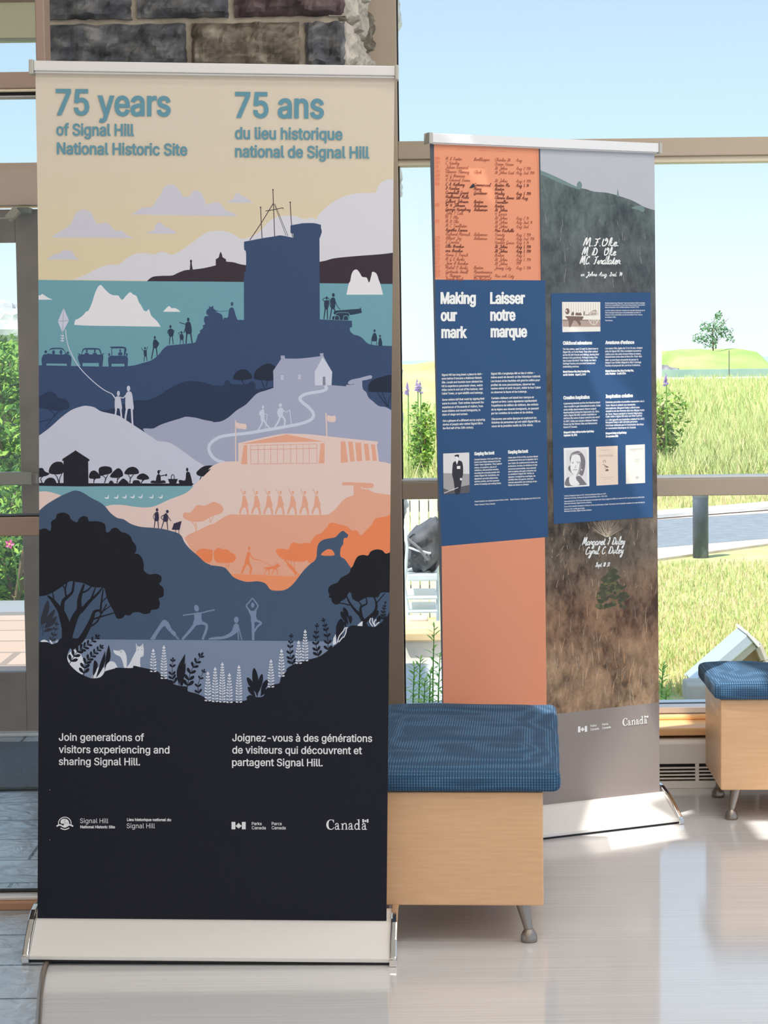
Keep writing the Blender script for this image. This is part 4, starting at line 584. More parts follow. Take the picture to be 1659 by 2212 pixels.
    st(yoga, cI(1430,185, 1380,250, 1310,328), 7.5, 5); st(yoga, cI(1470,180, 1525,212, 1488,328), 7, 5)
    el(yoga, cJ(245,157)[0], 5, 7); p(yoga, cJ(5,327, 60,305, 130,300, 200,260, 225,200, 250,190, 268,210, 265,250, 220,290, 150,322, 60,328)); p(yoga, cI(1540,330, 1560,312, 1659,308, 1659,326), True, 2); st(yoga, cJ(252,215, 260,270, 265,332), 3, 2.4); st(yoga, cJ(262,215, 280,280, 293,332), 2.6, 2.2)
    el(yoga, cJ(388,28)[0], 3.6, 5.6); st(yoga, cJ(366,80, 333,36, 360,0, 385,-34), 3.2, 2.6); st(yoga, cJ(408,80, 434,36, 412,0, 385,-34), 3.2, 2.6)
    p(yoga, cJ(350,72, 388,80, 420,72, 418,130, 432,170, 376,175, 372,130)); st(yoga, cJ(390,160, 392,250, 392,336), 7, 5); st(yoga, cJ(412,160, 462,185, 430,215, 403,260), 5, 3.6)
    # big tree
    p(tree, eL(1145) + cG(110,248, 155,270, 165,235, 165,190, 205,160, 215,125, 270,110, 320,130, 340,170, 390,195, 410,160, 450,140, 485,155, 495,185, 560,185, 620,200, 640,230, 645,278, 670,280, 700,248, 740,245, 780,280, 820,290, 860,320, 875,360, 905,400, 905,450, 870,490, 890,470, 930,475, 960,510, 975,570, 975,615, 1020,650, 1080,645, 1125,665, 1128,705, 1110,735, 1145,770, 1145,840, 1105,862, 1115,900, 1100,950, 1040,962, 1030,985, 980,998, 930,980, 880,985, 850,1010, 810,1005, 790,1030, 740,1035, 710,970, 680,920, 650,850, 625,770, 560,765, 510,755, 440,725, 370,715, 330,710, 280,740, 210,790, 130,830) + eL(1288))
    for a, w0, w1 in (((305,1290, 300,1130, 265,1010, 240,960, 180,880, 133,835), 26, 3), ((262,1000, 268,890, 310,845, 350,800, 365,705), 9, 4), ((295,850, 285,780, 262,745), 4, 2.6), ((285,790, 303,715), 3.4, 2.6), ((190,880, 180,820, 175,790), 3, 2), ((320,1180, 370,1030, 410,960, 410,880, 430,800, 452,735), 17, 4), ((420,980, 500,885, 560,830, 615,765), 9, 3), ((425,815, 480,790, 515,755), 4, 3), ((515,865, 552,765), 4, 2.6),
                     ((330,1290, 420,1225, 475,1135, 520,1040, 545,975, 600,965), 16, 4), ((595,990, 605,880, 620,780), 5, 2.4), ((510,1050, 600,1020, 720,985), 4.4, 2.4), ((480,1120, 560,1070, 600,1000, 650,910), 4, 2.4), ((598,985, 690,920), 3, 2), ((608,890, 650,850), 2.6, 2)): st(tree, cG(*a), w0, w1)
    p(tree, cH(1262,580, 1262,580, 1300,500, 1350,480, 1395,485, 1420,450, 1470,432, 1520,440, 1550,468) + eR(1193, 1280) + cH(1510,810, 1480,850, 1400,850, 1350,867, 1310,887, 1260,862, 1250,820, 1230,808, 1200,860, 1160,885, 1145,905, 1110,914, 1080,890, 1075,860, 1052,850, 1060,830, 1050,810, 1050,770, 1080,740, 1130,720, 1160,680, 1230,640, 1245,600))
    for a, w0, w1 in (((1380,1110, 1330,1010, 1290,970, 1240,905, 1205,835), 9, 2.4), ((1238,920, 1180,905, 1140,900), 3, 1.8), ((1350,1060, 1330,970, 1340,930, 1385,905, 1378,855), 7, 2), ((1338,945, 1330,905, 1300,880), 3, 1.8), ((1350,1075, 1450,985, 1470,910, 1445,845), 9, 2.4), ((1462,915, 1500,865, 1545,815), 3, 1.6)): st(tree, cH(*a), w0, w1)
    # pale shapes inside the hollow
    p(fox, cI(305,490, 330,440, 380,420, 430,470, 450,540, 440,632, 380,600, 330,552)); p(fox, cI(520,668, 550,600, 600,560, 640,600, 622,650, 580,668)); p(fox, cI(628,606, 640,560, 680,520, 720,530, 746,575, 746,575))
    p(fox, cI(828,578, 850,540, 890,460, 908,420, 904,360, 904,360, 926,388, 945,388, 966,361, 966,361, 972,400, 974,430, 970,478, 948,482, 942,520, 945,575, 945,575)); p(fox, cI(708,420, 708,420, 740,426, 790,420, 815,450, 826,500, 822,577, 803,577, 788,520, 768,480, 740,466, 715,446))
    for a in ((70,345, 105,330, 140,350, 110,362), (150,340, 165,335, 178,365, 170,368), (205,352, 222,342, 238,348, 215,360)): p(fox, cI(*a), True, 2)
    p(fox, cL(300,1590, 300,1590, 310,1450, 335,1400, 365,1355, 380,1560, 380,1560), True, 3); p(fox, cL(850,1160, 900,1100, 960,1055, 968,1090, 955,1172, 955,1172), True, 3); ly()
    st(tree, cI(912,372, 920,398), 0.7); st(tree, cI(960,372, 955,398), 0.7); st(lav3, cI(745,425, 780,432, 770,446), 1.0)
    for a in ((925,418), (957,420), (965,472)): el(tree, cI(*a)[0], 0.9, 0.9, 8)
    # ground
    p(gr, eL(1387) + cI(130,352, 170,370, 215,355, 250,320, 330,315, 440,328, 440,328, 380,358, 340,395, 312,445, 305,500, 330,550, 380,600, 435,636, 480,655, 520,668, 590,660, 625,625, 638,606, 720,582, 735,575, 870,578, 885,558, 950,572, 1085,603, 1130,640, 1220,700, 1240,720, 1300,735, 1355,742, 1360,780, 1430,800, 1500,830, 1520,850) + cJ(0,858, 170,870, 325,862, 335,832, 370,814, 420,832, 480,825, 510,760, 560,725, 620,710, 635,660, 680,610, 690,580, 760,540, 850,510, 960,482, 1040,430, 1120,370, 1150,345, 1190,300, 1222,235, 1250,207, 1340,212, 1420,215, 1470,215, 1560,130) + eR(1319, 2010.5) + eL(1998.5)); ly()
    p(gr2, cI(75,200, 80,120, 130,-10, 150,40, 135,110, 100,180)); p(gr2, cI(95,190, 120,140, 193,65, 190,110, 150,170)); p(gr2, cI(105,225, 140,170, 213,125, 200,175, 160,215)); p(gr2, cI(100,262, 130,230, 185,235, 150,258))
    st(gr2, cI(70,230, 95,170, 90,300), 1.2); fern(pr, gr2, cI(170,350, 190,280, 210,200), 4, 11, 7)
    fern(pr, gr, cI(325,540, 390,440, 470,385, 562,312), 8, 17, 9); fern(pr, gr, cI(448,645, 465,540, 530,460, 598,398), 8, 17, 8)
    p(gr, cI(632,608, 632,608, 642,480, 668,372, 668,372, 684,450, 678,510, 650,545), True, 3); p(gr, cI(560,660, 575,600, 600,520, 637,428, 637,428, 636,520, 610,590)); p(gr, cI(530,640, 540,515, 572,545, 555,610)); st(gr, cI(527,668, 540,600), 1.4)
    fern(pr, gr, cI(1245,715, 1222,640, 1228,515), 5, 14, 8); fern(pr, gr, cI(1355,745, 1385,610, 1470,475), 6, 18, 10); fern(pr, gr, cI(1455,805, 1450,720, 1495,610), 4, 12, 7)
    p(gr, cI(1285,730, 1262,640, 1275,560, 1336,453, 1336,453, 1330,540, 1290,640)); p(gr, cI(1300,735, 1285,650, 1310,580, 1340,530, 1340,530, 1336,620)); p(gr, cI(1310,735, 1292,690, 1312,640, 1322,690))
    for a, w in (((430,835, 400,578), 12), ((435,800, 470,630), 9), ((425,800, 340,660), 10), ((460,800, 517,680), 10), ((415,835, 348,742), 9), ((455,825, 505,760), 8)):
        q = cJ(*a); leaf(pr, gr, q[0], q[1], w * 1.1)
    fern(pr, gr, cJ(740,552, 715,440, 725,300), 6, 15, 6); fern(pr, gr, cJ(965,480, 940,360, 950,210), 6, 15, 6); fern(pr, gr, cJ(1048,432, 1040,290, 1008,162), 6, 14, 6)
    for a, w in (((415,1540, 490,1000), 17), ((650,1130, 483,835), 10), ((660,1000, 540,745), 9), ((700,1120, 690,925), 8), ((600,1190, 555,1060), 6), ((1200,1020, 1320,815), 9), ((1290,1110, 1360,930), 9)):
        q = cL(*a); leaf(pr, gr, q[0], q[1], w)
    fern(pr, gr, cL(1440,1030, 1430,850, 1480,640), 6, 10, 4)
    for a in ((408,1530, 440,1400, 540,1270, 570,1210, 635,1200), (435,1520, 520,1420, 560,1410), (600,1210, 595,1300, 555,1400), (1150,985, 1128,1070, 1195,1175), (1185,985, 1195,1080, 1245,1175), (1275,1015, 1225,1080, 1255,1165), (1340,1075, 1290,1115, 1265,1150)): st(fox, cL(*a), 2.4, 2.0)
    for g_, x, y0, y1 in ((cI,1057,428,600), (cI,1150,400,660), (cJ,-3,628,855), (cJ,60,590,862), (cJ,123,548,866), (cJ,185,642,870), (cJ,268,572,868), (cJ,548,522,735), (cJ,640,432,640), (cJ,790,358,528), (cJ,847,262,505)):
        a = g_(x, y0)[0]; b = g_(x, y1)[0]; lupin(pr, lup, a[0], a[1], b[1], 7.2)
    ly()
    # wording
    T = pr.text
    T(tt, '75 years', 120.8, 247.5, 368.9, 54, 0.010, 2.1); T(tt, '75 ans', 508.2, 253, 700, 53, 0.010, 2.1)
    T(tt, 'of Signal Hill', 122, 292.3, 290, 25, 0.008, 0.95); T(tt, 'National Historic Site', 123.3, 332.8, 404.8, 24.6, 0.010, 0.95)
    T(tt, 'du lieu historique', 507.7, 299.9, 739.9, 24.8, 0.010, 0.95); T(tt, 'national de Signal Hill', 508.2, 339.1, 798, 24.8, 0.010, 0.95)
    for s_, x0, y, x1 in (('Join generations of', 127.3, 1599.5, 311.5), ('visitors experiencing and', 127.3, 1626, 366.3), ('sharing Signal Hill.', 127.3, 1652, 303), ('Joignez-vous à des générations', 501.9, 1600.8, 804), ('de visiteurs qui découvrent et', 501.9, 1627.2, 781.8), ('partagent Signal Hill.', 501.4, 1653.9, 697.2)):
        T(wht, s_, x0, y, x1, 15.6, 0.005, 0.45)
    for s_, x0, y, x1, c, bd in (('Signal Hill', 173.3, 1777.5, 234.4, 10, 0), ('National Historic Site', 173.8, 1788.6, 248.7, 5.8, .3), ('Lieu historique national du', 274.6, 1773, 369.7, 5.8, .3), ('Signal Hill', 274, 1788.6, 335, 10.4, 0), ('Parks', 544, 1782, 565.6, 6.6, .15), ('Canada', 544, 1791, 574.3, 6.6, .15), ('Parcs', 587, 1782, 608.7, 6.6, .15), ('Canada', 587, 1791, 617.2, 6.6, .15)):
        T(wht, s_, x0, y, x1, c, 0.004, bd)
    flag_mark(pr, wht, 500.4, 1775, 531, 1791); wordmark(pr, wht, 704.6, 1791.6, 797.2, 22, 0.004)
    # beaver roundel
    c = (140.3, 1777.5)
    st(wht, [(c[0] + 13.6 * math.cos(a), c[1] + 0.5 + 13.2 * math.sin(a)) for a in [math.radians(160 + 220 * i / 16) for i in range(17)]], 1.8)
    st(wht, [(122.5, 1784.5), (130, 1781.5), (140, 1786), (150, 1781.5), (158.5, 1784.5)], 3.2); st(wht, [(131, 1788.5), (140.5, 1791.5), (150, 1788)], 2.2)
    p(wht, [(131, 1776), (133, 1770), (139, 1768), (146, 1770), (149.5, 1776), (149, 1783), (142, 1786.5), (137, 1784), (139, 1779), (134, 1779)]); ly()
    st(gr, [(141, 1770), (140, 1777), (147, 1777.5)], 0.7)
    # two holes near the left hem
    for v in (1706, 1814): el(wht, (108, v), 0.8, 0.8, 8)
# ------------------------------------------------------------------ printed panels of the far banner
PEN = {'a': (1.1, [(.75,.85,.4,1,.05,.6,.1,.1,.45,.05,.75,.6,.8,.95,.75,.2,.9,0,1.1,.2)]), 'b': (.95, [(0,.2,.4,1.3,.4,2.1,.2,1.9,.15,.3,.4,0,.7,.3,.6,.8,.95,.75)]), 'c': (.85, [(.75,.8,.45,1,.1,.6,.2,.05,.6,.05,.85,.25)]), 'd': (1.1, [(.75,.85,.4,1,.05,.6,.1,.1,.45,.05,.75,.7,.85,2.1,.75,.3,.9,0,1.1,.2)]),
 'e': (.8, [(0,.3,.4,.5,.6,.8,.4,1,.15,.7,.2,.1,.5,0,.8,.25)]), 'f': (.7, [(0,.2,.4,1.2,.5,2,.3,1.9,.3,.5,.25,-.8,.1,-.6,.35,.1,.7,.2)]), 'g': (1, [(.75,.85,.4,1,.05,.6,.1,.1,.45,.05,.75,.7,.75,.9,.7,-.6,.4,-1,.2,-.7,.7,0,1,.2)]), 'h': (.95, [(0,.2,.4,1.4,.35,2.1,.15,1.8,.1,0,.2,.6,.5,1,.7,.7,.7,.1,.95,.2)]),
 'i': (.6, [(0,.2,.3,.95,.28,.2,.4,0,.6,.2)]), 'j': (.6, [(0,.2,.4,.95,.35,-.7,.1,-.9,.1,-.5,.6,.2)]), 'k': (.9, [(0,.2,.4,1.4,.35,2.1,.15,1.8,.1,0,.15,.5,.6,1,.3,.5,.65,0,.9,.2)]), 'l': (.6, [(0,.2,.4,1.2,.4,2.1,.2,1.9,.2,.3,.35,0,.6,.2)]), 'm': (1.25, [(0,.2,.15,1,.12,0,.2,.6,.45,1,.55,.6,.55,0,.6,.6,.85,1,1,.7,1,.1,1.25,.2)]),
 'n': (.9, [(0,.2,.15,1,.12,0,.2,.6,.5,1,.65,.7,.65,.1,.9,.2)]), 'o': (.9, [(.4,1,.05,.6,.15,.05,.5,.05,.7,.5,.45,1,.9,.8)]), 'p': (.9, [(0,.2,.25,1,.1,-1,.2,.6,.5,1,.75,.6,.5,0,.3,.1,.9,.2)]), 'r': (.8, [(0,.2,.2,1.05,.35,.85,.6,.85,.55,.2,.8,.2)]), 's': (.75, [(0,.2,.4,1,.55,.5,.45,0,.1,.1,.75,.2)]), 't': (.7, [(0,.2,.35,1.7,.3,.3,.45,0,.7,.2), (.1,1.2,.6,1.25)]),
 'u': (.95, [(0,.6,.15,1,.15,.2,.4,0,.65,.5,.7,1,.7,.2,.95,.2)]), 'v': (.85, [(0,.6,.15,1,.35,0,.6,.9,.85,.85)]), 'w': (1.1, [(0,1,.2,0,.45,.8,.65,0,.9,.95,1.1,.85)]), 'x': (.8, [(0,1,.6,0), (.65,1,0,0)]), 'y': (.9, [(0,.7,.15,1,.2,.3,.45,.1,.7,1,.6,-.7,.3,-1,.25,-.6,.9,.2)]), 'z': (.8, [(0,.9,.6,1,.1,0,.8,.1)]),
 'M': (1.5, [(0,.1,.2,1.9,.35,2,.55,.3,.85,2,1.05,1.9,1.15,0,1.4,.1)]), 'F': (1.1, [(.05,1.9,.5,1.75,1,2.05), (.6,1.9,.45,.2,.1,.1), (.3,1,.8,1.05)]), 'O': (1.3, [(.2,1.9,.1,.9,.3,.05,.8,.3,1,1.4,.65,2,.55,1.4,.8,1.5)]), 'D': (1.3, [(.1,.1,.45,1.9,.35,.1,.1,.3,.9,.1,1.15,1.1,.7,1.9,.15,1.7)]), 'C': (1.1, [(.9,1.6,.6,2,.15,1.2,.2,.2,.6,0,1,.4)]), 'S': (1, [(0,.1,.6,.8,.8,1.8,.5,2,.3,1.5,.7,.7,.5,0,.1,.3)]), 'J': (1, [(.2,1.7,.9,2,.7,.2,.5,-.7,.1,-.6,.8,.2)]), 'A': (1.3, [(0,.1,.5,1.6,.75,2,.8,.6,.9,0,1.2,.1), (.2,.8,.85,.9)]),
 'B': (1.1, [(.1,.1,.4,1.9,.3,.1), (.2,1.7,.8,1.9,.8,1.2,.4,1.05,.9,.8,.8,.1,.2,.1)]), 'E': (1, [(.8,1.8,.4,1.9,.3,1.2,.6,1.1,.15,.8,.2,.1,.6,0,.9,.3)]), 'H': (1.3, [(.2,1.9,.15,0), (.9,1.9,.85,0,1.2,.1), (.1,1,.9,1.05)]), 'I': (.7, [(.1,1.6,.4,2,.5,1.3,.3,.1,.1,.4)]), 'L': (1, [(0,.2,.5,1.4,.5,2,.3,1.8,.3,.3,.5,0,.9,.3)]), 'N': (1.3, [(0,.1,.25,1.9,.4,1.9,.8,.1,1.05,2)]), 'P': (1, [(.1,0,.35,1.9), (.1,1.6,.7,2,.85,1.4,.3,1)]), 'R': (1.2, [(.1,0,.35,1.9), (.1,1.6,.7,2,.85,1.4,.35,1,.8,.1,1.1,.1)]), 'T': (1, [(.05,1.8,.5,1.7,1,2), (.55,1.8,.4,0)]), 'W': (1.6, [(.1,1.9,.3,0,.75,1.6,1,0,1.4,2)]), 'G': (1.1, [(.9,1.6,.6,2,.15,1.2,.2,.2,.6,0,.9,.8,.85,-.4,.3,-.6,.9,.2)]), 'Q': (1.2, [(.2,1.9,.1,.9,.3,.05,.8,.3,1,1.4,.6,2)]), 'K': (1.1, [(.2,1.9,.1,0), (.9,1.9,.2,1,.9,0)]),
 '1': (.5, [(.1,1.5,.35,1.9,.25,0)]), '2': (.8, [(.1,1.5,.4,1.9,.6,1.4,.1,.1,.7,.1)]), '3': (.8, [(.1,1.7,.5,1.8,.3,1,.6,.6,.3,0,0,.2)]), '4': (.8, [(.4,1.9,.1,.8,.7,.8), (.5,1.4,.45,0)]), '5': (.8, [(.6,1.9,.2,1.8,.15,1.1,.6,.8,.4,0,.05,.1)]), '7': (.7, [(.05,1.8,.6,1.8,.2,0)]), '8': (.8, [(.5,1.7,.2,1.8,.2,1.2,.5,.7,.4,0,.1,.3,.4,1,.5,1.7)]), '0': (.8, [(.3,1.9,.1,1,.25,0,.55,.6,.5,1.7,.3,1.9)]), '9': (.7, [(.5,1.5,.2,1.2,.2,1.8,.5,1.7,.4,0)]), '.': (.4, [(.1,0,.22,.08)]), ' ': (.8, []), '-': (.8, [(.1,.6,.7,.6)]), '"': (.4, [(.1,1.6,.15,2)])}
def pen(pr, mt, txt, x0, y0, xh, w, slope=0.0, slant=0.35, x1=None, sub=4):
    tot = sum(PEN[c][0] for c in txt); k = (x1 - x0) / tot if x1 else xh; x = 0
    for c in txt:
        adv, sts = PEN[c]
        for s_ in sts:
            q = [(x + s_[i], s_[i + 1]) for i in range(0, len(s_), 2)]
            pr.stroke(mt, [(x0 + a * k + b * xh * slant, y0 + slope * a * k - b * xh) for a, b in q], w, sub=sub, inc=0)
        x += adv
q1, q2, q3, q4 = crop(900, 270, 5.53), crop(1150, 290, 5.53), crop(930, 600, 6.144), crop(930, 900, 6.144)
q5, q6, q7, q8 = crop(1170, 620, 6.381), crop(1170, 840, 6.381), crop(1170, 1120, 5.029), crop(1170, 1500, 5.027)
KF = (0.60, 0.62, 0.64)
def fm(n, rgb): return mat('panel_' + n, rgb, 0.55, 0, KF, 0.25)
FLEFT = [(300, 928), (640, 936), (1000, 944), (1530, 955.5), (1800, 960)]
def fl_(v):
    for (a, x0), (b, x1) in zip(FLEFT, FLEFT[1:]):
        if v <= b: return x0 + (x1 - x0) * (v - a) / (b - a)
    return FLEFT[-1][1]
def fr_(v): return 1413.5 + (v - 330) * 11.5 / 1388
def far_banner_print(pr):
    p, st, el, ly, T = pr.poly, pr.stroke, pr.ell, pr.layer, pr.text
    # the photograph printed on the right: dry hillside, mixed by height
    hill = mat('panel_hillside', (90, 85, 80), 0.55, 0, 1, 0.25); b = hill.node_tree.nodes['Principled BSDF']
    tc_ = N(hill, 'ShaderNodeTexCoord'); mp = N(hill, 'ShaderNodeMapping'); mp.inputs['Scale'].default_value = (10, 10, 5.5)
    n1 = N(hill, 'ShaderNodeTexNoise'); n1.inputs['Scale'].default_value = 4.6; n1.inputs['Detail'].default_value = 9; n1.inputs['Roughness'].default_value = 0.72; n1.inputs['Distortion'].default_value = 0.25
    n2 = N(hill, 'ShaderNodeTexNoise'); n2.inputs['Scale'].default_value = 3.0; n2.inputs['Detail'].default_value = 3
    LK(hill, tc_.outputs['Object'], mp.inputs[0]); LK(hill, mp.outputs[0], n1.inputs['Vector']); LK(hill, tc_.outputs['Object'], n2.inputs['Vector'])
    sp = N(hill, 'ShaderNodeSeparateXYZ'); LK(hill, tc_.outputs['Object'], sp.inputs[0])
    ad = N(hill, 'ShaderNodeMath', operation='MULTIPLY_ADD'); ad.inputs[1].default_value = 0.5; LK(hill, n2.outputs['Fac'], ad.inputs[0]); LK(hill, sp.outputs['Z'], ad.inputs[2])
    mr = N(hill, 'ShaderNodeMapRange'); mr.inputs['From Min'].default_value = 0.55; mr.inputs['From Max'].default_value = 2.15; LK(hill, ad.outputs[0], mr.inputs['Value'])
    ra = N(hill, 'ShaderNodeValToRGB'); rb = N(hill, 'ShaderNodeValToRGB')
    def ramp(r, st_):
        e = r.color_ramp.elements
        while len(e) < len(st_): e.new(.5)
        for x, (q, c) in zip(e, st_): x.position = q; x.color = (*[min(.9, v / q_) for v, q_ in zip(lin(c), KF)], 1)
    ramp(ra, [(0, (72, 60, 48)), (.18, (74, 54, 44)), (.3, (44, 39, 36)), (.5, (48, 43, 40)), (.66, (52, 49, 46)), (.8, (52, 55, 60)), (1, (50, 60, 64))])
    ramp(rb, [(0, (158, 134, 110)), (.2, (152, 122, 98)), (.34, (112, 102, 92)), (.5, (98, 90, 84)), (.66, (92, 90, 87)), (.8, (88, 93, 98)), (1, (96, 108, 110))])
    n3 = N(hill, 'ShaderNodeTexNoise'); n3.inputs['Scale'].default_value = 7; n3.inputs['Detail'].default_value = 2; LK(hill, tc_.outputs['Object'], n3.inputs['Vector'])
    av = N(hill, 'ShaderNodeMath', operation='MULTIPLY_ADD'); av.inputs[1].default_value = 0.55; hf = N(hill, 'ShaderNodeMath', operation='MULTIPLY'); hf.inputs[1].default_value = 0.5
    LK(hill, n3.outputs['Fac'], hf.inputs[0]); LK(hill, n1.outputs['Fac'], av.inputs[0]); LK(hill, hf.outputs[0], av.inputs[2])
    LK(hill, mr.outputs[0], ra.inputs[0]); LK(hill, mr.outputs[0], rb.inputs[0])
    rr = N(hill, 'ShaderNodeMapRange'); rr.inputs['From Min'].default_value = .40; rr.inputs['From Max'].default_value = .68; LK(hill, av.outputs[0], rr.inputs['Value'])
    mx = N(hill, 'ShaderNodeMix', data_type='RGBA'); LK(hill, rr.outputs[0], mx.inputs['Factor']); LK(hill, ra.outputs[0], mx.inputs['A']); LK(hill, rb.outputs[0], mx.inputs['B']); LK(hill, mx.outputs['Result'], b.inputs['Base Color'])
    grey = fm('warm_grey', (120, 113, 112)); blue = fm('blue', (39, 68, 106)); ora = fm('orange', (240, 131, 104)); edge = fm('dark_hem', (66, 70, 78)); sky = fm('mist', (148, 152, 161)); wht = fm('white', (214, 218, 228)); ink = fm('ink', (100, 54, 46)); ink2 = fm('pale_ink', (186, 110, 88))
    g0 = fm('photo_white', (214, 213, 218)); g1 = fm('photo_pale', (188, 187, 192)); g2 = fm('photo_mid', (140, 138, 142)); g3 = fm('photo_dark', (78, 77, 84)); g4 = fm('photo_black', (44, 44, 52)); s0 = fm('sepia_pale', (206, 196, 192)); s1 = fm('sepia', (150, 134, 128)); s2 = fm('sepia_dark', (104, 86, 80)); pk = fm('cover_pink', (206, 180, 168)); cr_ = fm('cover_cream', (198, 194, 186)); ln = fm('cover_line', (170, 150, 142))
    dk = fm('spruce', (58, 62, 50)); tw = fm('twig', (178, 164, 142)); tw2 = fm('twig_grey', (142, 138, 132))
    # sheet in two printed areas side by side, no overlap, so that daylight can glow through the grey foot
    gl = 1517 + (1424 - fl_(1570)) * 0.113
    p(hill, [(1164, 318.5), (1168, 606), (1177, 1160), (1181, 1545), (1424, 1517)] + [(fr_(v), v) for v in range(1500, 330, -60)] + [(fr_(328), 328)], False)
    p(edge, [(fl_(v), v) for v in range(308, 1500, 60)] + [(fl_(1575), 1575), (958, 1575), (954, 1180), (946, 1000), (940, 604), (937.5, 308)], False)
    p(ora, [(937.5, 308), (1164, 318.5), (1168, 606), (940, 604)], False); p(ora, [(954, 1180), (1177, 1160), (1181, 1545), (958, 1575)], False)
    p(blue, [(940, 604), (1178, 605.5), (1184, 1160), (954, 1180), (946, 1000)], False)
    for m_, am in ((hill, .06), (grey, .07), (ora, .15)):
        bs = m_.node_tree.nodes['Principled BSDF']; out = m_.node_tree.nodes['Material Output']
        tl = N(m_, 'ShaderNodeBsdfTranslucent'); ms = N(m_, 'ShaderNodeMixShader'); ms.inputs[0].default_value = am
        if bs.inputs['Base Color'].links: LK(m_, bs.inputs['Base Color'].links[0].from_socket, tl.inputs[0])
        else: tl.inputs[0].default_value = (0.75, 0.72, 0.68, 1) if m_ is grey else (0.93, 0.37, 0.22, 1)
        LK(m_, bs.outputs[0], ms.inputs[1]); LK(m_, tl.outputs[0], ms.inputs[2]); LK(m_, ms.outputs[0], out.inputs['Surface'])
    bl = 1716 + (1425 - fl_(1790)) * 0.137
    p(grey, [(fl_(gl), gl), (fl_(bl), bl), (1425, 1716), (1424, 1517)], False); ly()
    # misty sky
    p(sky, [(1164, 319), (1164, 319), (fr_(328), 328.5), (fr_(328), 328.5), (fr_(454), 454), (fr_(454), 454)] + q2(1340,870, 1200,795, 1060,745, 900,700, 740,685, 640,655, 560,640, 470,600, 360,545, 220,480, 120,440, 85,425)); ly()
    hz = fm('far_grass', (92, 112, 114))
    p(hz, q2(85,425, 120,440, 220,480, 360,545, 470,600, 560,640, 560,660, 460,630, 330,580, 200,520, 95,470)); p(hz, q2(545,640, 530,600, 560,560, 590,590, 585,645)); p(hz, q2(1010,740, 1014,690, 1020,655, 1028,690, 1034,740)); p(hz, q2(1180,880, 1290,850, 1340,890, 1320,930, 1260,900))
    rnd = random.Random(3)
    # twigs and grass blades in the photograph
    for i in range(26):
        a = -1.57 + (i - 13) * 0.085; L = rnd.uniform(150, 230); st(tw if i % 3 else tw2, [(1311 + rnd.uniform(-4, 4), 1160), (1311 + math.cos(a) * L * .1 / .5, 1160 + math.sin(a) * L * .09 / .5)], 0.8, 0.4, False)
    for i in range(130):
        v = rnd.choice((rnd.uniform(1140, 1290), rnd.uniform(1330, 1530), rnd.uniform(1400, 1530))); u = rnd.uniform(1186, fr_(v) - 4); L = rnd.uniform(8, 34) * (0.5 if v < 1290 else 1); d = rnd.uniform(-5, 7)
        v = min(v, 1512 + (1424 - u) * 0.113)
        st(rnd.choice((tw, tw2, fm('straw', (190, 150, 112)))), [(u, v), (u + d * .4, v - L * .6), (u + d, v - L)], 0.7, 0.35, sub=3)
    for i in range(34):
        u = rnd.uniform(1180, 1405); v = rnd.uniform(470, 628); st(tw2, [(u, v), (u + rnd.uniform(-3, 3), v - rnd.uniform(4, 22))], 0.7, 0.4, False)
    ly()
    for i in range(150):
        t = rnd.random() ** .8; u = 1322 + rnd.uniform(-50, 50) * (0.12 + 0.88 * t) * (.8 + .2 * math.sin(t * 30)); v = 1228 + 84 * t; el((dk, fm('spruce_mid', (66, 70, 54)), fm('spruce_light', (86, 86, 62)))[int(rnd.random() ** 1.6 * 3)], (u, v), rnd.uniform(3, 8), rnd.uniform(2, 5), 7, rnd.uniform(-.6, .6))
    ly()
    # dark left hem, ledger page, blue and orange panels
    p(edge, [(1163.5, 319), (1166.5, 319), (1171, 606), (1168, 606)], False); ly()
    p(blue, [(1190, 633.5), (1405, 631.5), (1410, 1117), (1196, 1132)], False); ly()
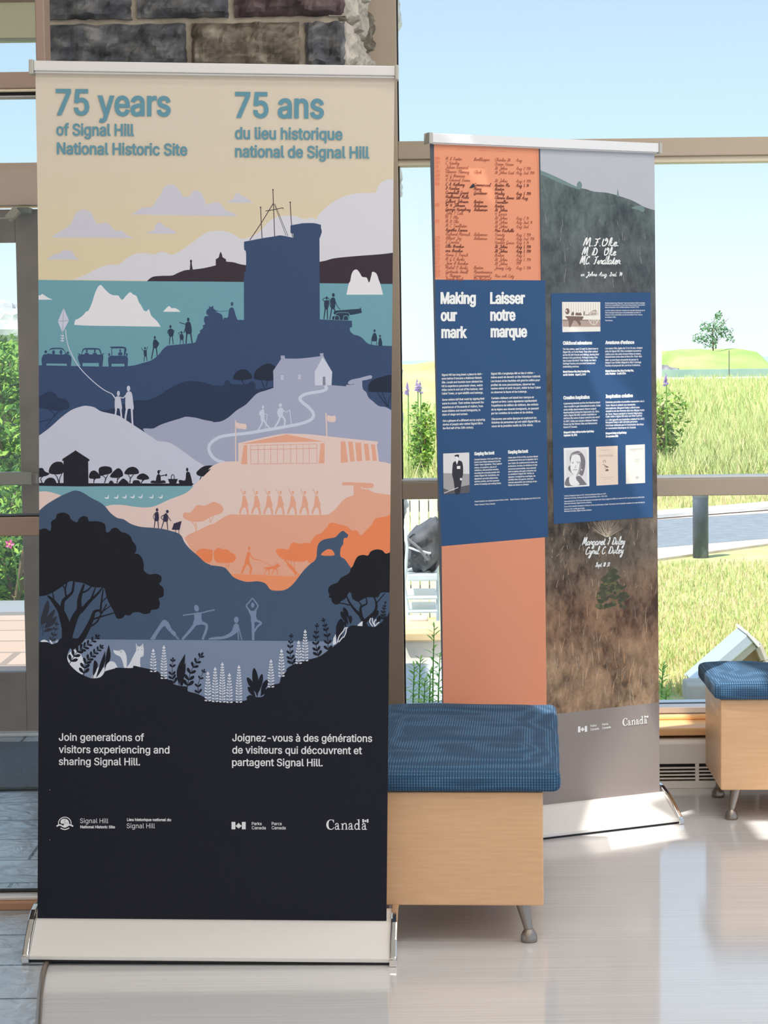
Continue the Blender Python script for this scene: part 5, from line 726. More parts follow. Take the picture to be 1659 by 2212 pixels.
    led = [(400, ('1204', 'M S Foster', 'Bookkeeper', 'Charles St', 'Aug'), 0), (450, ('1205', 'C Hawley', '', 'Ocean House', ''), 0), (500, ('1206', 'Julian Leonard', '', 'St Johns', 'Aug 2 1914'), 0), (552, ('1207', 'Eleanor Fleming', 'Clerk', 'St Johns East', 'Aug 3rd 1914'), 0), (602, ('1208', 'W G Brennan', '', '', ''), 0), (652, ('1209', 'R Edward Evans', '', 'St Johns', 'Aug 4 1914'), 0),
           (705, ('1210', 'C A Anthony', 'Commercial', 'Boston Ms', 'Aug 5 14'), 1), (752, ('', 'S Hanlan', 'Navy', 'Boston', ''), 1), (803, ('', 'Campbell Grant', 'Gardener', 'Wesley', 'Aug 5 1914'), 1), (855, ('', 'Nathaniel Mills', '', 'Clarens Bonne', '5th Aug'), 1), (908, ('', 'Gilbert Johnson', 'Boston', 'Traveller', ''), 1), (955, ('1212', 'W H Johnson', 'Salesman', 'Boston', ''), 1), (1003, ('', 'George Humphrey', 'Salesman', 'St Johns', ''), 1), (1050, ('', 'John T Cole', '', 'H Grace', ''), 0), (1100, ('', 'M F Oke', '', 'St Johns', 'Aug 2 14'), 0), (1150, ('1215', 'M D Oke', '', 'St Johns', 'Aug 2nd 14'), 0), (1200, ('', 'M C Findlater', '', 'St Johns', 'Aug 2nd'), 0), (1250, ('', 'Agatha Lennox', '', 'New Rochelle', ''), 1), (1300, ('', 'Richard Merrick', 'Salesman', 'Trinity', 'Aug 3 1914'), 0), (1348, ('1220', 'Albert Joy', 'Salesman', 'Trinity', 'Aug 3rd 1914'), 0), (1395, ('1221', 'L Courtis', '', 'Harbor Grace', 'Aug 4 14'), 0), (1445, ('1222', 'Ella Brookin', '', 'St Johns', 'Aug 5 1914'), 1), (1498, ('1223', 'Vera Brookin', '', 'St Johns', 'Aug 5 1914'), 1), (1548, ('1224', 'Annie L French', '', 'Boston', 'Aug 5'), 0), (1600, ('1225', 'M G L Burke', '', 'St Johns', 'Aug 5 1914'), 0), (1648, ('1226', 'Jean B Brookin', '', 'St Johns', '1914'), 0), (1700, ('1227', 'Mabel O Burke', 'Boston', 'Jersey City', 'Aug 5 1914'), 0), (1750, ('1228', 'Gertrude Small', 'Maintenance', '', ''), 0), (1798, ('1229', 'C Thomson', 'Government', 'New York City', ''), 0), (1836, ('', 'Sarah Nash', 'Dr Medical', '', ''), 0)]
    for y, cols, bold in led:
        for (cx, wmax), txt in zip(((212, 95), (342, 300), (680, 220), (930, 230), (1185, 230)), cols):
            if not txt: continue
            a = q1(cx, y + (cx - 212) * 0.022 * (1 - (y - 400) / 1900))[0]; m_ = ink if (bold and cx > 300) else (ink2 if cx < 300 else fm('mid_ink', (138, 80, 64)))
            nat = sum(PEN[c][0] for c in txt if c in PEN) * 3.9
            pen(pr, m_, ''.join(c for c in txt if c in PEN), a[0], a[1] + 3, 3.4, 1.05 if bold else 0.8, 0.02, 0.3, min(a[0] + wmax / 5.53, a[0] + nat), 3)
    p(g4, q1(632,755, 640,735, 660,715, 672,700, 695,720, 685,745, 660,752), True, 2)
    for a, l in ((490, 30), (740, 90), (990, 85), (1250, 30)): st(ink2, q1(a,290 + (a-490)*.05, a+l,292 + (a-490)*.05), 0.7)
    st(ink2, q1(1425,290, 1450,620, 1465,1840), 0.6)
    # signatures
    for t_, a, b_, xh, w in (('M.F.Oke.', q2(605,1335)[0], q2(1035,1335)[0], 8.2, 2.5), ('M D  Oke', q2(590,1445)[0], q2(995,1445)[0], 8.0, 2.4), ('MC. Findlater.', q2(565,1550)[0], q2(1060,1550)[0], 8.2, 2.4), ('in Johns Aug. 2nd. 14', q2(575,1695)[0], q2(1070,1695)[0], 4.4, 1.5)):
        pen(pr, wht, t_, a[0], a[1], xh, w, 0, 0.25, b_[0])
    for t_, a, b_, xh, w, sl in (('Margaret I Duley', q7(440,290)[0], q7(900,275)[0], 8, 2.0, -.02), ('Cyril C Duley', q7(470,390)[0], q7(885,372)[0], 8, 2.0, -.03), ('Sept 10 31', q7(580,525)[0], q7(732,518)[0], 4.6, 1.5, -.03)):
        pen(pr, wht, t_, a[0], a[1], xh, w, sl, 0.25, b_[0])
    # headings
    for s_, x0, y, x1 in (('Making', 951.2, 655.7, 1027.7), ('our', 951.6, 692.8, 987), ('mark', 952.8, 729.4, 1007.8), ('Laisser', 1058.3, 655.7, 1133.8), ('notre', 1058.6, 692, 1113.2), ('marque', 1059.4, 727.8, 1138.4)): T(wht, s_, x0, y, x1, 23.6, -0.002, 1.5)
    def para(g, x, ys, rs, lines, slope, cap=4.5, bold=0.16):
        for y, r, t_ in zip(ys, rs, lines):
            a = g(x, y)[0]; b_ = g(r, y)[0]; T(wht, t_, a[0], a[1], b_[0], cap, slope, bold)
    para(q3, 147, (1303, 1352, 1402, 1452, 1500, 1550), (690, 680, 690, 690, 692, 697), ('Signal Hill has long been a place to visit –', 'even before it became a National Historic', 'Site. Locals and tourists have climbed the', 'hill to experience panoramic views, watch', 'ships come in and out of the harbour, visit', 'Cabot Tower, or spot wildlife and icebergs.'), -.024)
    para(q3, 152, (1633, 1682, 1732, 1782, 1830), (715, 705, 695, 660, 495), ('Some visitors left their mark by signing their', 'name in a book. Their entries represent the', 'experiences of thousands of visitors, from', 'local children and recent immigrants, to', 'stars of stage and screen.'), -.03)
    para(q4, 160, (70, 118, 168), (720, 690, 570), ('Get a glimpse of a different era by exploring', 'stories of people who visited Signal Hill in', 'the first half of the 20th century.'), -.032)
    para(q3, 800, (1287, 1335, 1385, 1437, 1483, 1533), (1380, 1460, 1450, 1380, 1460, 1280), ('Signal Hill a longtemps été un lieu à visiter –', 'même avant de devenir un lieu historique national.', 'Les locaux et les touristes ont gravi la colline pour', 'profiter de vues panoramiques, observer les', 'navires entrer et sortir du port, visiter la tour Cabot', 'ou observer la faune et les icebergs.'), -.022)
    para(q3, 804, (1612, 1660, 1710, 1762, 1812), (1370, 1410, 1430, 1435, 1362), ('Certains visiteurs ont laissé leur marque en', 'signant un livre. Leurs signatures représentent', 'l’expérience de milliers de visiteurs, des enfants', 'de la région aux récents immigrants, en passant', 'par les vedettes de la scène et du cinéma.'), -.026)
    para(q4, 808, (45, 92, 140), (1405, 1455, 1360), ('Découvrez une autre époque en explorant les', 'histoires de personnes qui ont visité Signal Hill au', 'cours de la première moitié du XXe siècle.'), -.03)
    para(q4, 580, (512,), (848,), ('Keeping the book',), -.05, 6.6, .55); para(q4, 1027, (490,), (1295,), ('Keeping the book',), -.05, 6.6, .55)
    para(q4, 580, (580, 615, 650, 688, 723, 760, 797, 835, 872, 908), (935, 928, 945, 875, 905, 918, 910, 895, 910, 937), ('Created between 1910 and 1954, the', 'books were likely maintained by the', 'Cabot Tower signalmen. They capture', 'names, occupations, places of', 'residence, and personal remarks,', 'revealing the everyday people who', 'visited Signal Hill. Sometimes, the', 'signalman recorded shipwrecks,', 'wartime activity, and the seasonal', 'arrival of icebergs and sealing fleets.'), -.045, 3.4, .12)
    para(q4, 1028, (555, 590, 630, 667, 705, 740, 775, 812, 848, 885, 920), (1425, 1420, 1415, 1415, 1400, 1400, 1370, 1390, 1365, 1410, 1305), ('Créés entre 1910 et 1954, les livres étaient', 'probablement tenus par le signaleur de la', 'tour Cabot. Ils mentionnent les noms, les', 'professions, les lieux de résidence et des', 'remarques personnelles, nous donnant', 'ainsi un aperçu des gens ordinaires qui', 'se rendaient à Signal Hill. Parfois, le', 'signaleur consignait les naufrages, les', 'activités liées à la guerre, ainsi que', 'l’arrivée saisonnière des icebergs et des', 'flottes de chasse au phoque.'), -.045, 3.4, .12)
    para(q4, 585, (1135, 1178), (1035, 855), ('Robert Sanders was signalman from 1920 to 1949.', 'Parks Canada / Parcs Canada'), -.055, 3.0, .08); para(q4, 1055, (1108,), (1460,), ('Robert Sanders a été signaleur de 1920 à 1949.',), -.05, 3.0, .08)
    para(q5, 873, (230, 258, 287, 332, 362, 392, 424, 470), (1420, 1422, 1345, 1420, 1365, 1390, 1025, 980), ('Newfoundland dog “Bouncer” and cart made by Oke’s Carriage', 'Factory for presentation to the future King George V and Queen', 'Mary during their visit to Newfoundland, October 1901.', 'Le Terre-Neuve « Bouncer » devant une charrette fabriquée par la', 'Oke’s Carriage Factory pour une présentation au futur roi', 'George V et à la reine Mary, lors de leur visite à Terre-Neuve,', 'en octobre 1901.', 'The Rooms.'), -.005, 2.7, .06)
    para(q5, 290, (795,), (695,), ('Childhood adventures',), -.012, 7, .6); para(q5, 875, (787,), (1275,), ('Aventures d’enfance',), -.012, 7, .6)
    para(q5, 290, (868, 908, 948, 988, 1028, 1068, 1110), (778, 772, 790, 768, 750, 735, 515), ('The Oke sisters, aged 12 and 16, lived close to', 'Signal Hill, on Forest Road. They often walked', 'up the hill with friends and siblings, leaving their', 'names in the guestbook. Perhaps it was a fun', 'way to pass the time? Their family ran Oke’s', 'Carriage Factory and provided funeral and', 'undertaking services.'), -.015, 3.9, .13)
    para(q5, 292, (1180, 1222), (665, 608), ('Maude Florence Oke, Mary Dorothy Oke,', 'and M. Findlater   August 2, 1914'), -.02, 4.0, .4)
    para(q5, 875, (858, 898, 938, 975, 1018, 1055, 1095), (1388, 1370, 1370, 1380, 1330, 1370, 1360), ('Les sœurs Oke, âgées de 12 et 16 ans, vivaient', 'près de Signal Hill. Elles montaient souvent la', 'colline avec des amis et leurs frères et sœurs,', 'laissant leurs noms dans le livre d’or. Peut-être', 'était-ce une façon amusante de passer le', 'temps? Leur famille dirigeait la Oke’s Carriage', 'Factory et proposait des services funéraires.'), -.015, 3.9, .13)
    para(q5, 876, (1170, 1208), (1268, 1160), ('Maude Florence Oke, Mary Dorothy Oke,', 'et M. Findlater   2 août 1914'), -.02, 4.0, .4)
    para(q6, 297, (145,), (660,), ('Creative inspiration',), -.03, 7, .6); para(q6, 880, (125,), (1257,), ('Inspiration créative',), -.03, 7, .6)
    para(q6, 300, (215, 257, 300, 340, 378, 418, 460, 500, 540), (803, 810, 752, 790, 757, 800, 770, 765, 490), ('A pioneering feminist and the first Newfoundland', '-born novelist to gain international acclaim, Duley', 'wrote vividly about women’s lives in outport', 'Newfoundland during the Depression era. Did a', 'visit to Signal Hill offer creative inspiration or', 'reinforce the sense of place central to her work?', 'In 2007, Duley was named a National Historic', 'Person by the Historic Sites and Monuments', 'Board of Canada.'), -.035, 3.9, .13)
    para(q6, 302, (613, 654), (720, 490), ('Margaret I. Duley with her brother Cyril Duley', 'September 10, 1931'), -.04, 4.0, .4)
    para(q6, 880, (197, 240, 280, 320, 360, 395, 440, 475, 515, 555), (1412, 1290, 1350, 1415, 1390, 1380, 1418, 1320, 1405, 1300), ('Féministe pionnière et première romancière née à', 'Terre-Neuve à obtenir une renommée', 'internationale, Margaret Duley a décrit avec', 'vivacité la vie des femmes dans les villages isolés', 'de Terre-Neuve pendant la Grande Dépression.', 'Cette visite à Signal Hill avec son frère Cyril lui', 'a-t-elle apporté une inspiration créative? En 2007,', 'Margaret Duley a été nommée personne', 'historique nationale par la Commission des lieux', 'et monuments historiques du Canada.'), -.03, 3.9, .13)
    para(q6, 880, (625, 668), (1170, 1055), ('Margaret Duley et Cyril Duley', '10 septembre 1931'), -.035, 4.0, .4)
    para(q6, 310, (1485, 1518, 1560, 1592, 1632, 1668, 1697), (888, 905, 1415, 690, 1420, 595, 690), ('Portrait of Margaret Duley in 1947. Portrait de Margaret Duley en 1947.', 'Memorial University, Archives and Special Collections, COLL-348, 3.01.', 'Duley dedicated her 1939 novel Cold Pastoral to her brother Cyril. Duley a également dédié son roman de 1939 Cold Pastoral à son frère Cyril.', 'Memorial University, Digital Archives Initiative.', 'Cover of the Swedish translation of Duley’s 1941 novel Novelty on Earth. Couverture de la traduction suédoise du roman Novelty on', 'Earth de 1941 de Margaret Duley.', 'Memorial University, Digital Archives Initiative.'), -.055, 2.8, .06)
    # picture of the man by the sea
    p(g1, q4(165,490, 512,475, 516,1012, 170,1030), False); p(s0, q5(280,206, 806,206, 808,612, 284,622), False); p(g0, q6(302,816, 648,802, 656,1340, 310,1362), False); p(pk, q6(748,797, 1046,784, 1052,1318, 754,1334), False); p(cr_, q6(1156,776, 1420,764, 1424,1296, 1160,1310), False); ly()
    p(g2, q4(168,750, 300,752, 514,760, 516,1012, 170,1030), False); p(s1, q5(284,446, 806,450, 808,548, 290,548), False); p(g1, q6(330,846, 620,834, 626,1322, 332,1336), False); ly()
    p(g3, q4(170,950, 250,985, 300,980, 400,930, 514,905, 516,1012, 170,1030), False); p(g4, q4(285,770, 290,660, 300,610, 340,585, 365,580, 410,595, 428,650, 430,760, 415,830, 400,950, 380,1020, 325,1022, 315,930, 300,830))
    p(g0, q4(332,590, 348,640, 368,582, 350,570), False); p(g0, q4(332,535, 345,530, 368,540, 366,570, 350,580, 335,570)); p(g4, q4(312,522, 335,506, 372,503, 376,515, 370,545, 352,528, 330,530)); p(g0, q4(348,656, 393,654, 393,694, 348,694), False); el(g0, q4(402,830)[0], 2.4, 2.8); st(g1, q4(178,1015, 365,940), 1.4); el(g4, q4(330,555)[0], .7, .5, 8)
    # cart and dog
    for x in range(300, 800, 34): st(s1, q5(x,215, x+2,400), 0.6)
    el(s2, q5(352,335)[0], 4.8, 6.6); el(s0, q5(338,330)[0], 1.6, 2.2); p(s2, q5(335,402, 560,404, 555,450, 520,470, 540,500, 525,535, 500,500, 460,460, 440,460, 420,500, 395,550, 375,545, 370,470, 345,430)); st(s0, q5(335,395, 560,400, 660,398, 790,402), 1.6)
    p(s2, q5(405,388, 420,345, 440,345, 442,388), True, 2); p(s2, q5(460,388, 480,350, 510,362, 530,350, 552,390), True, 2); p(s2, q5(575,390, 580,335, 590,335, 592,390), False); p(s1, q5(640,388, 690,330, 745,312, 760,350, 770,385), True, 2); st(s2, q5(600,385, 680,385), 1.4)
    for k in range(8): st(s0, q5(714,430, 714+64*math.cos(k*.785),430+88*math.sin(k*.785)), 0.7)
    st(s0, [q5(714+64*math.cos(a/24*6.2832), 430+90*math.sin(a/24*6.2832))[0] for a in range(25)], 1.2, smooth=False); st(s2, q5(290,460, 640,458), 1.2); st(s0, q5(295,215, 795,214), 1)
    # portrait of a lady
    hair, skin = g3, g0
    p(fm('hair', (104, 102, 108)), q6(385,960, 400,900, 440,872, 500,856, 545,880, 585,935, 600,1010, 590,1110, 570,1180, 545,1200, 510,1170, 440,1180, 400,1150, 365,1110, 370,1070, 395,1045)); p(fm('hair', (104, 102, 108)), q6(330,1336, 332,1250, 380,1215, 420,1300, 500,1320, 470,1220, 520,1200, 560,1240, 615,1310, 620,1322, 500,1330))
    ly(); p(skin, q6(400,980, 420,920, 470,905, 520,920, 535,980, 535,1060, 525,1120, 500,1165, 470,1190, 470,1240, 520,1318, 400,1326, 378,1225, 440,1190, 410,1150, 395,1090)); ly()
    p(g2, q6(525,1000, 540,1060, 530,1130, 500,1180, 475,1200, 500,1140, 515,1080)); st(g3, q6(412,1018, 440,1008), 1.0); st(g3, q6(475,1010, 515,1008, 528,1018), 1.0); st(g3, q6(470,1050, 465,1085, 450,1080), 0.7); st(g3, q6(430,1118, 460,1114, 490,1118), 1.0); el(g3, q6(428,1026)[0], 1.2, .8, 8); el(g3, q6(498,1026)[0], 1.2, .8, 8); el(g0, q6(550,1115)[0], 1.4, 1.8, 8)
    for k in range(9): st(g1, q6(400+k*16,935-k*6, 412+k*15,900-k*3), 0.8)
    # two book covers
    T(ln, 'MARGARET DULEY', *q6(820,855)[0], q6(950,850)[0][0], 2.4, -.04); T(fm('cover_ink', (150, 130, 122)), 'COLD PASTORAL', *q6(785,938)[0], q6(990,930)[0][0], 4.4, -.04); st(s2, q6(845,1020, 850,990, 865,985, 880,1000, 872,1018), 0.9); p(s2, q6(860,1040, 885,1060, 910,1070, 925,1080, 890,1085, 878,1070)); st(s2, q6(832,1040, 858,1048, 880,1110), 0.7); p(s2, q6(872,1132, 888,1112, 905,1100, 922,1130), True, 2)
    st(ln, q6(805,1222, 990,1216), 0.6); st(ln, q6(850,1246, 945,1240), 0.6)
    c2 = fm('cover_grey', (164, 162, 158)); st(c2, q6(1215,832, 1390,824), 1.8); st(c2, q6(1215,852, 1300,848), 0.8); st(c2, q6(1365,858, 1382,857), 0.8); st(c2, q6(1280,972, 1342,970), 0.8); st(c2, q6(1280,990, 1340,988), 0.8); st(c2, q6(1282,1008, 1340,1005), 0.8); el(c2, q6(1312,1222)[0], 3.6, 3.2)
    # foot marks
    flag_mark(pr, wht, *q8(392,348)[0], *q8(492,412)[0], -0.07)
    for s_, x0, y, x1 in (('Parks', 527, 354, 594), ('Canada', 527, 392, 620), ('Parcs', 655, 338, 720), ('Canada', 655, 376, 748)): T(wht, s_, *q8(x0, y)[0], q8(x1, y)[0][0], 4.6, -.13, .15)
    wordmark(pr, wht, *q8(875,342)[0], q8(1158,318)[0][0], 16.5, -.11)
# ------------------------------------------------------------------ materials of the place
beige = mat('frame_beige', (144, 130, 115), 0.45, 0, 0.47); brown = mat('frame_brown', (112, 94, 84), 0.45, 0, 0.42); cream_p = mat('bead_cream', (214, 200, 176), 0.5, 0, 0.7)
silver = mat('aluminium_matte', (200, 196, 192), 0.42, 0.0, 0.72); rail_m = mat('rail_aluminium', (186, 184, 184), 0.45, 0.35, 0.6)
chrome = mat('chrome', (225, 222, 220), 0.08, 1.0, 0.9); dkmet = mat('brushed_steel', (112, 105, 100), 0.35, 0.85, 0.5); blackp = mat('black_plastic', (24, 24, 26), 0.5)
doorm = noise_mat('door_bronze', [(0.3, (106, 95, 88)), (0.7, (126, 112, 103))], nscale=6, rough=0.5, k=0.55)
heat = mat('heater_enamel', (205, 198, 190), 0.4, 0, 0.66); heat2 = mat('heater_dark', (60, 52, 46), 0.6)
wood = noise_mat('maple', [(0.25, (193, 149, 111)), (0.5, (197, 153, 115)), (0.75, (202, 159, 121))], (2, 2, 26), 6.0, 0.42, 8, 0, (0.70, 0.66, 0.64), 0.4, 0.25)
ledge = noise_mat('oak_ledge', [(0.3, (196, 140, 96)), (0.7, (216, 164, 116))], (1.2, 18, 18), 4.0, 0.4, 5, 0, 0.62)
white_m = mat('white_metal', (236, 238, 240), 0.4, 0, 1.0)
def glass_mat():
    m = bpy.data.materials.new('window_glass'); m.use_nodes = True; t = m.node_tree; t.nodes.clear()
    o = t.nodes.new('ShaderNodeOutputMaterial'); a = t.nodes.new('ShaderNodeBsdfTransparent'); g = t.nodes.new('ShaderNodeBsdfGlossy'); x = t.nodes.new('ShaderNodeMixShader'); f = t.nodes.new('ShaderNodeFresnel')
    a.inputs[0].default_value = (0.965, 0.985, 0.985, 1); g.inputs['Roughness'].default_value = 0.0; f.inputs[0].default_value = 1.3
    t.links.new(f.outputs[0], x.inputs[0]); t.links.new(a.outputs[0], x.inputs[1]); t.links.new(g.outputs[0], x.inputs[2]); t.links.new(x.outputs[0], o.inputs[0])
    return m
glass = glass_mat()
# ------------------------------------------------------------------ floor
lam = noise_mat('laminate', [(0.22, (161, 156, 153)), (0.5, (170, 165, 163)), (0.8, (180, 176, 175))], (0.5, 44, 1), 3.0, 0.075, 6, 0, (0.57, 0.54, 0.52), 0.75, 0.2)
nt_ = lam.node_tree; b_ = nt_.nodes['Principled BSDF']
br = N(lam, 'ShaderNodeTexBrick'); br.offset = 0.37; br.inputs['Scale'].default_value = 1; br.inputs['Mortar Size'].default_value = 0.0012; br.inputs['Brick Width'].default_value = 40; br.inputs['Row Height'].default_value = 0.19; br.inputs['Mortar Smooth'].default_value = 0.4
tcx = N(lam, 'ShaderNodeTexCoord'); LK(lam, tcx.outputs['Object'], br.inputs['Vector']); br.inputs['Color1'].default_value = (1, 1, 1, 1); br.inputs['Color2'].default_value = (0.975, 0.97, 0.97, 1); br.inputs['Mortar'].default_value = (0.9, 0.89, 0.88, 1)
mu = N(lam, 'ShaderNodeMix', data_type='RGBA', blend_type='MULTIPLY'); mu.inputs['Factor'].default_value = 1
src = b_.inputs['Base Color'].links[0].from_socket; LK(lam, src, mu.inputs['A']); LK(lam, br.outputs['Color'], mu.inputs['B']); LK(lam, mu.outputs['Result'], b_.inputs['Base Color'])
nz = N(lam, 'ShaderNodeTexNoise'); mpz = N(lam, 'ShaderNodeMapping'); mpz.inputs['Scale'].default_value = (2.2, 60, 1); LK(lam, tcx.outputs['Object'], mpz.inputs[0]); LK(lam, mpz.outputs[0], nz.inputs['Vector']); nz.inputs['Scale'].default_value = 3; nz.inputs['Detail'].default_value = 4
bpz = N(lam, 'ShaderNodeBump'); bpz.inputs['Strength'].default_value = 0.035; bpz.inputs['Distance'].default_value = 0.004; LK(lam, nz.outputs['Fac'], bpz.inputs['Height']); LK(lam, bpz.outputs[0], b_.inputs['Normal'])
m = MB(); m.box((-4.5, -7, -0.05), (5.5, 7.4, 0.0), lam); struct(m.build('floor'), 'grey beige laminate floor with fine streaks', 'floor')
slt = mat('slate', (120, 130, 140), 0.22, 0, 1, 0.8); b_ = slt.node_tree.nodes['Principled BSDF']
tcx = N(slt, 'ShaderNodeTexCoord'); br = N(slt, 'ShaderNodeTexBrick'); br.offset = 0.45; br.inputs['Scale'].default_value = 1; br.inputs['Brick Width'].default_value = 0.62; br.inputs['Row Height'].default_value = 0.275; br.inputs['Mortar Size'].default_value = 0.005; br.inputs['Mortar Smooth'].default_value = 0.3
mp = N(slt, 'ShaderNodeMapping'); mp.inputs['Location'].default_value = (0.12, -0.16, 0); LK(slt, tcx.outputs['Object'], mp.inputs[0]); LK(slt, mp.outputs[0], br.inputs['Vector'])
nz = N(slt, 'ShaderNodeTexNoise'); nz.inputs['Scale'].default_value = 14; nz.inputs['Detail'].default_value = 6; nz.inputs['Distortion'].default_value = 0.8; LK(slt, tcx.outputs['Object'], nz.inputs['Vector'])
rp = N(slt, 'ShaderNodeValToRGB'); LK(slt, nz.outputs['Fac'], rp.inputs[0]); rp.color_ramp.elements[0].position = .3; rp.color_ramp.elements[1].position = .75
rp.color_ramp.elements[0].color = (0.30, 0.33, 0.37, 1); rp.color_ramp.elements[1].color = (0.46, 0.50, 0.54, 1)
mu = N(slt, 'ShaderNodeMix', data_type='RGBA'); LK(slt, br.outputs['Fac'], mu.inputs['Factor']); LK(slt, rp.outputs[0], mu.inputs['A']); mu.inputs['B'].default_value = (0.02, 0.022, 0.026, 1); LK(slt, mu.outputs['Result'], b_.inputs['Base Color'])
sb = N(slt, 'ShaderNodeMath', operation='SUBTRACT'); LK(slt, nz.outputs['Fac'], sb.inputs[0]); LK(slt, br.outputs['Fac'], sb.inputs[1])
bp = N(slt, 'ShaderNodeBump'); bp.inputs['Strength'].default_value = 0.5; bp.inputs['Distance'].default_value = 0.012; LK(slt, sb.outputs[0], bp.inputs['Height']); LK(slt, bp.outputs[0], b_.inputs['Normal'])
edge_c = [(-0.62, 3.2), (-0.655, 3.9), (-0.70, 4.3), (-0.752, 4.66), (-0.79, 4.95), (-0.806, 5.147), (-0.815, 5.6), (-0.815, 6.3)]
ring = [(-3.2, 3.2)] + edge_c + [(-0.97, 6.35), (-0.97, 8.42), (-3.2, 8.42)]
m = MB(); n_ = len(ring); vs = [(x, y, 0.0005) for x, y in ring] + [(x, y, 0.007) for x, y in ring]; V, T = fill([ring])
m.add(vs, [(i, (i + 1) % n_, n_ + (i + 1) % n_, n_ + i) for i in range(n_)], slt); m.add([(x, y, 0.007) for x, y in V], T, slt)
struct(m.build('floor_slate'), 'blue grey slate tiles at the entrance', 'floor')
m = MB(); strip = mat('strip_metal', (120, 108, 98), 0.35, 0.6, 0.7); c_ = spline([(x, y, 0.004) for x, y in edge_c], False, 6)
m.tube(c_, 0.007, strip, 8); struct(m.build('trim_3', smooth=True), 'curved metal strip between slate and laminate', 'floor strip')
# ------------------------------------------------------------------ ceiling with added sun openings, added fill lamps
ceil_m = mat('ceiling_white', (225, 222, 214), 0.8, 0, 1)
def roof_z(y): return 3.4 + (7.6 - y) * .123
def sun_opening(pts):  # opening added to the ceiling, shaped so the sun draws these patches
    out = []
    for x, y in pts:
        k = roof_z(y) / (1 + SUN_DIR.y / SUN_DIR.z * .123); out.append((x + SUN_DIR.x / SUN_DIR.z * k, y + SUN_DIR.y / SUN_DIR.z * k))
    ar = sum(p[0] * q[1] - q[0] * p[1] for p, q in zip(out, out[1:] + out[:1]))
    return out if ar < 0 else out[::-1]
SUN_OPENINGS = [sun_opening(q) for q in ([(.573, 6.237), (.865, 6.403), (.874, 6.60), (.80, 6.655), (.895, 6.722), (.935, 6.775), (.935, 6.865), (.80, 6.755), (.645, 6.635), (.556, 6.44)], [(1.065, 6.36), (1.9, 6.36), (1.9, 6.62), (1.065, 6.645)], [(1.13, 6.775), (1.30, 6.775), (1.33, 6.95), (1.27, 7.24), (1.13, 7.24)], [(.90, 7.265), (1.075, 7.265), (1.085, 7.475), (.90, 7.475)])]
cr_ring = [(-4.5, -7), (5.5, -7), (5.5, 7.6), (-4.5, 7.6)]
V, T = fill([cr_ring] + SUN_OPENINGS); m = MB(); m.add([(x, y, roof_z(y)) for x, y in V], T, ceil_m); m.add([(x, y, roof_z(y) + .06) for x, y in V], T, ceil_m)
for r_ in [cr_ring] + SUN_OPENINGS: n_ = len(r_); m.add([(x, y, roof_z(y) + z) for z in (0, .06) for x, y in r_], [(i, (i + 1) % n_, n_ + (i + 1) % n_, n_ + i) for i in range(n_)], ceil_m)
struct(m.build('ceiling'), 'white sloping hall ceiling with added sun openings', 'ceiling')
wallc = mat('wall_warm', (226, 208, 184), .8, 0, 1)
struct(boxo('wall_back_upper', (-.96, 7.40, 3.3), (5.5, 7.6, 3.42), ceil_m)); struct(boxo('wall_left_upper', (-4.5, 5.65, 2.86), (-.97, 5.75, 3.64), ceil_m))
m = MB(); m.prism([(-7, 0), (5.7, 0), (5.7, roof_z(5.7)), (-7, roof_z(-7))], -4.6, -4.5, wallc); struct(m.build('wall_left')); struct(boxo('wall_front', (-4.5, -7.1, 3.0), (5.5, -7, 5.2), wallc))
struct(boxo('ceiling_vestibule', (-3.2, 5.6, 2.86), (-0.98, 9.0, 2.92), ceil_m))
def fill_lamp(x, y):  # unseen lamp added to brighten the hall
    t = empty('fill_light', (x, y, roof_z(y) - .02)); m = MB(); m.box((-.62, -.17, -.05), (.62, .17, -.001), white_m); m.build('housing', t)
    ld = bpy.data.lights.new('lamp', 'AREA'); ld.shape = 'RECTANGLE'; ld.size = 1.2; ld.size_y = 0.3; ld.energy = FILL_W; ld.color = FILL_C
    lo = bpy.data.objects.new('lamp', ld); COL.objects.link(lo); lo.parent = t; lo.location = (0, 0, -.055)
    return tag(t, 'unseen white fill light added above the hall', 'fill light', 'added fill lights of the hall')
for x in (-2.4, 0.0, 2.4):
    for y in (-4.0, -0.6, 2.8): fill_lamp(x, y)
for x, y in ((1.2, 5.3), (3.4, 5.3), (1.0, 4.1), (2.8, 4.1)): fill_lamp(x, y)
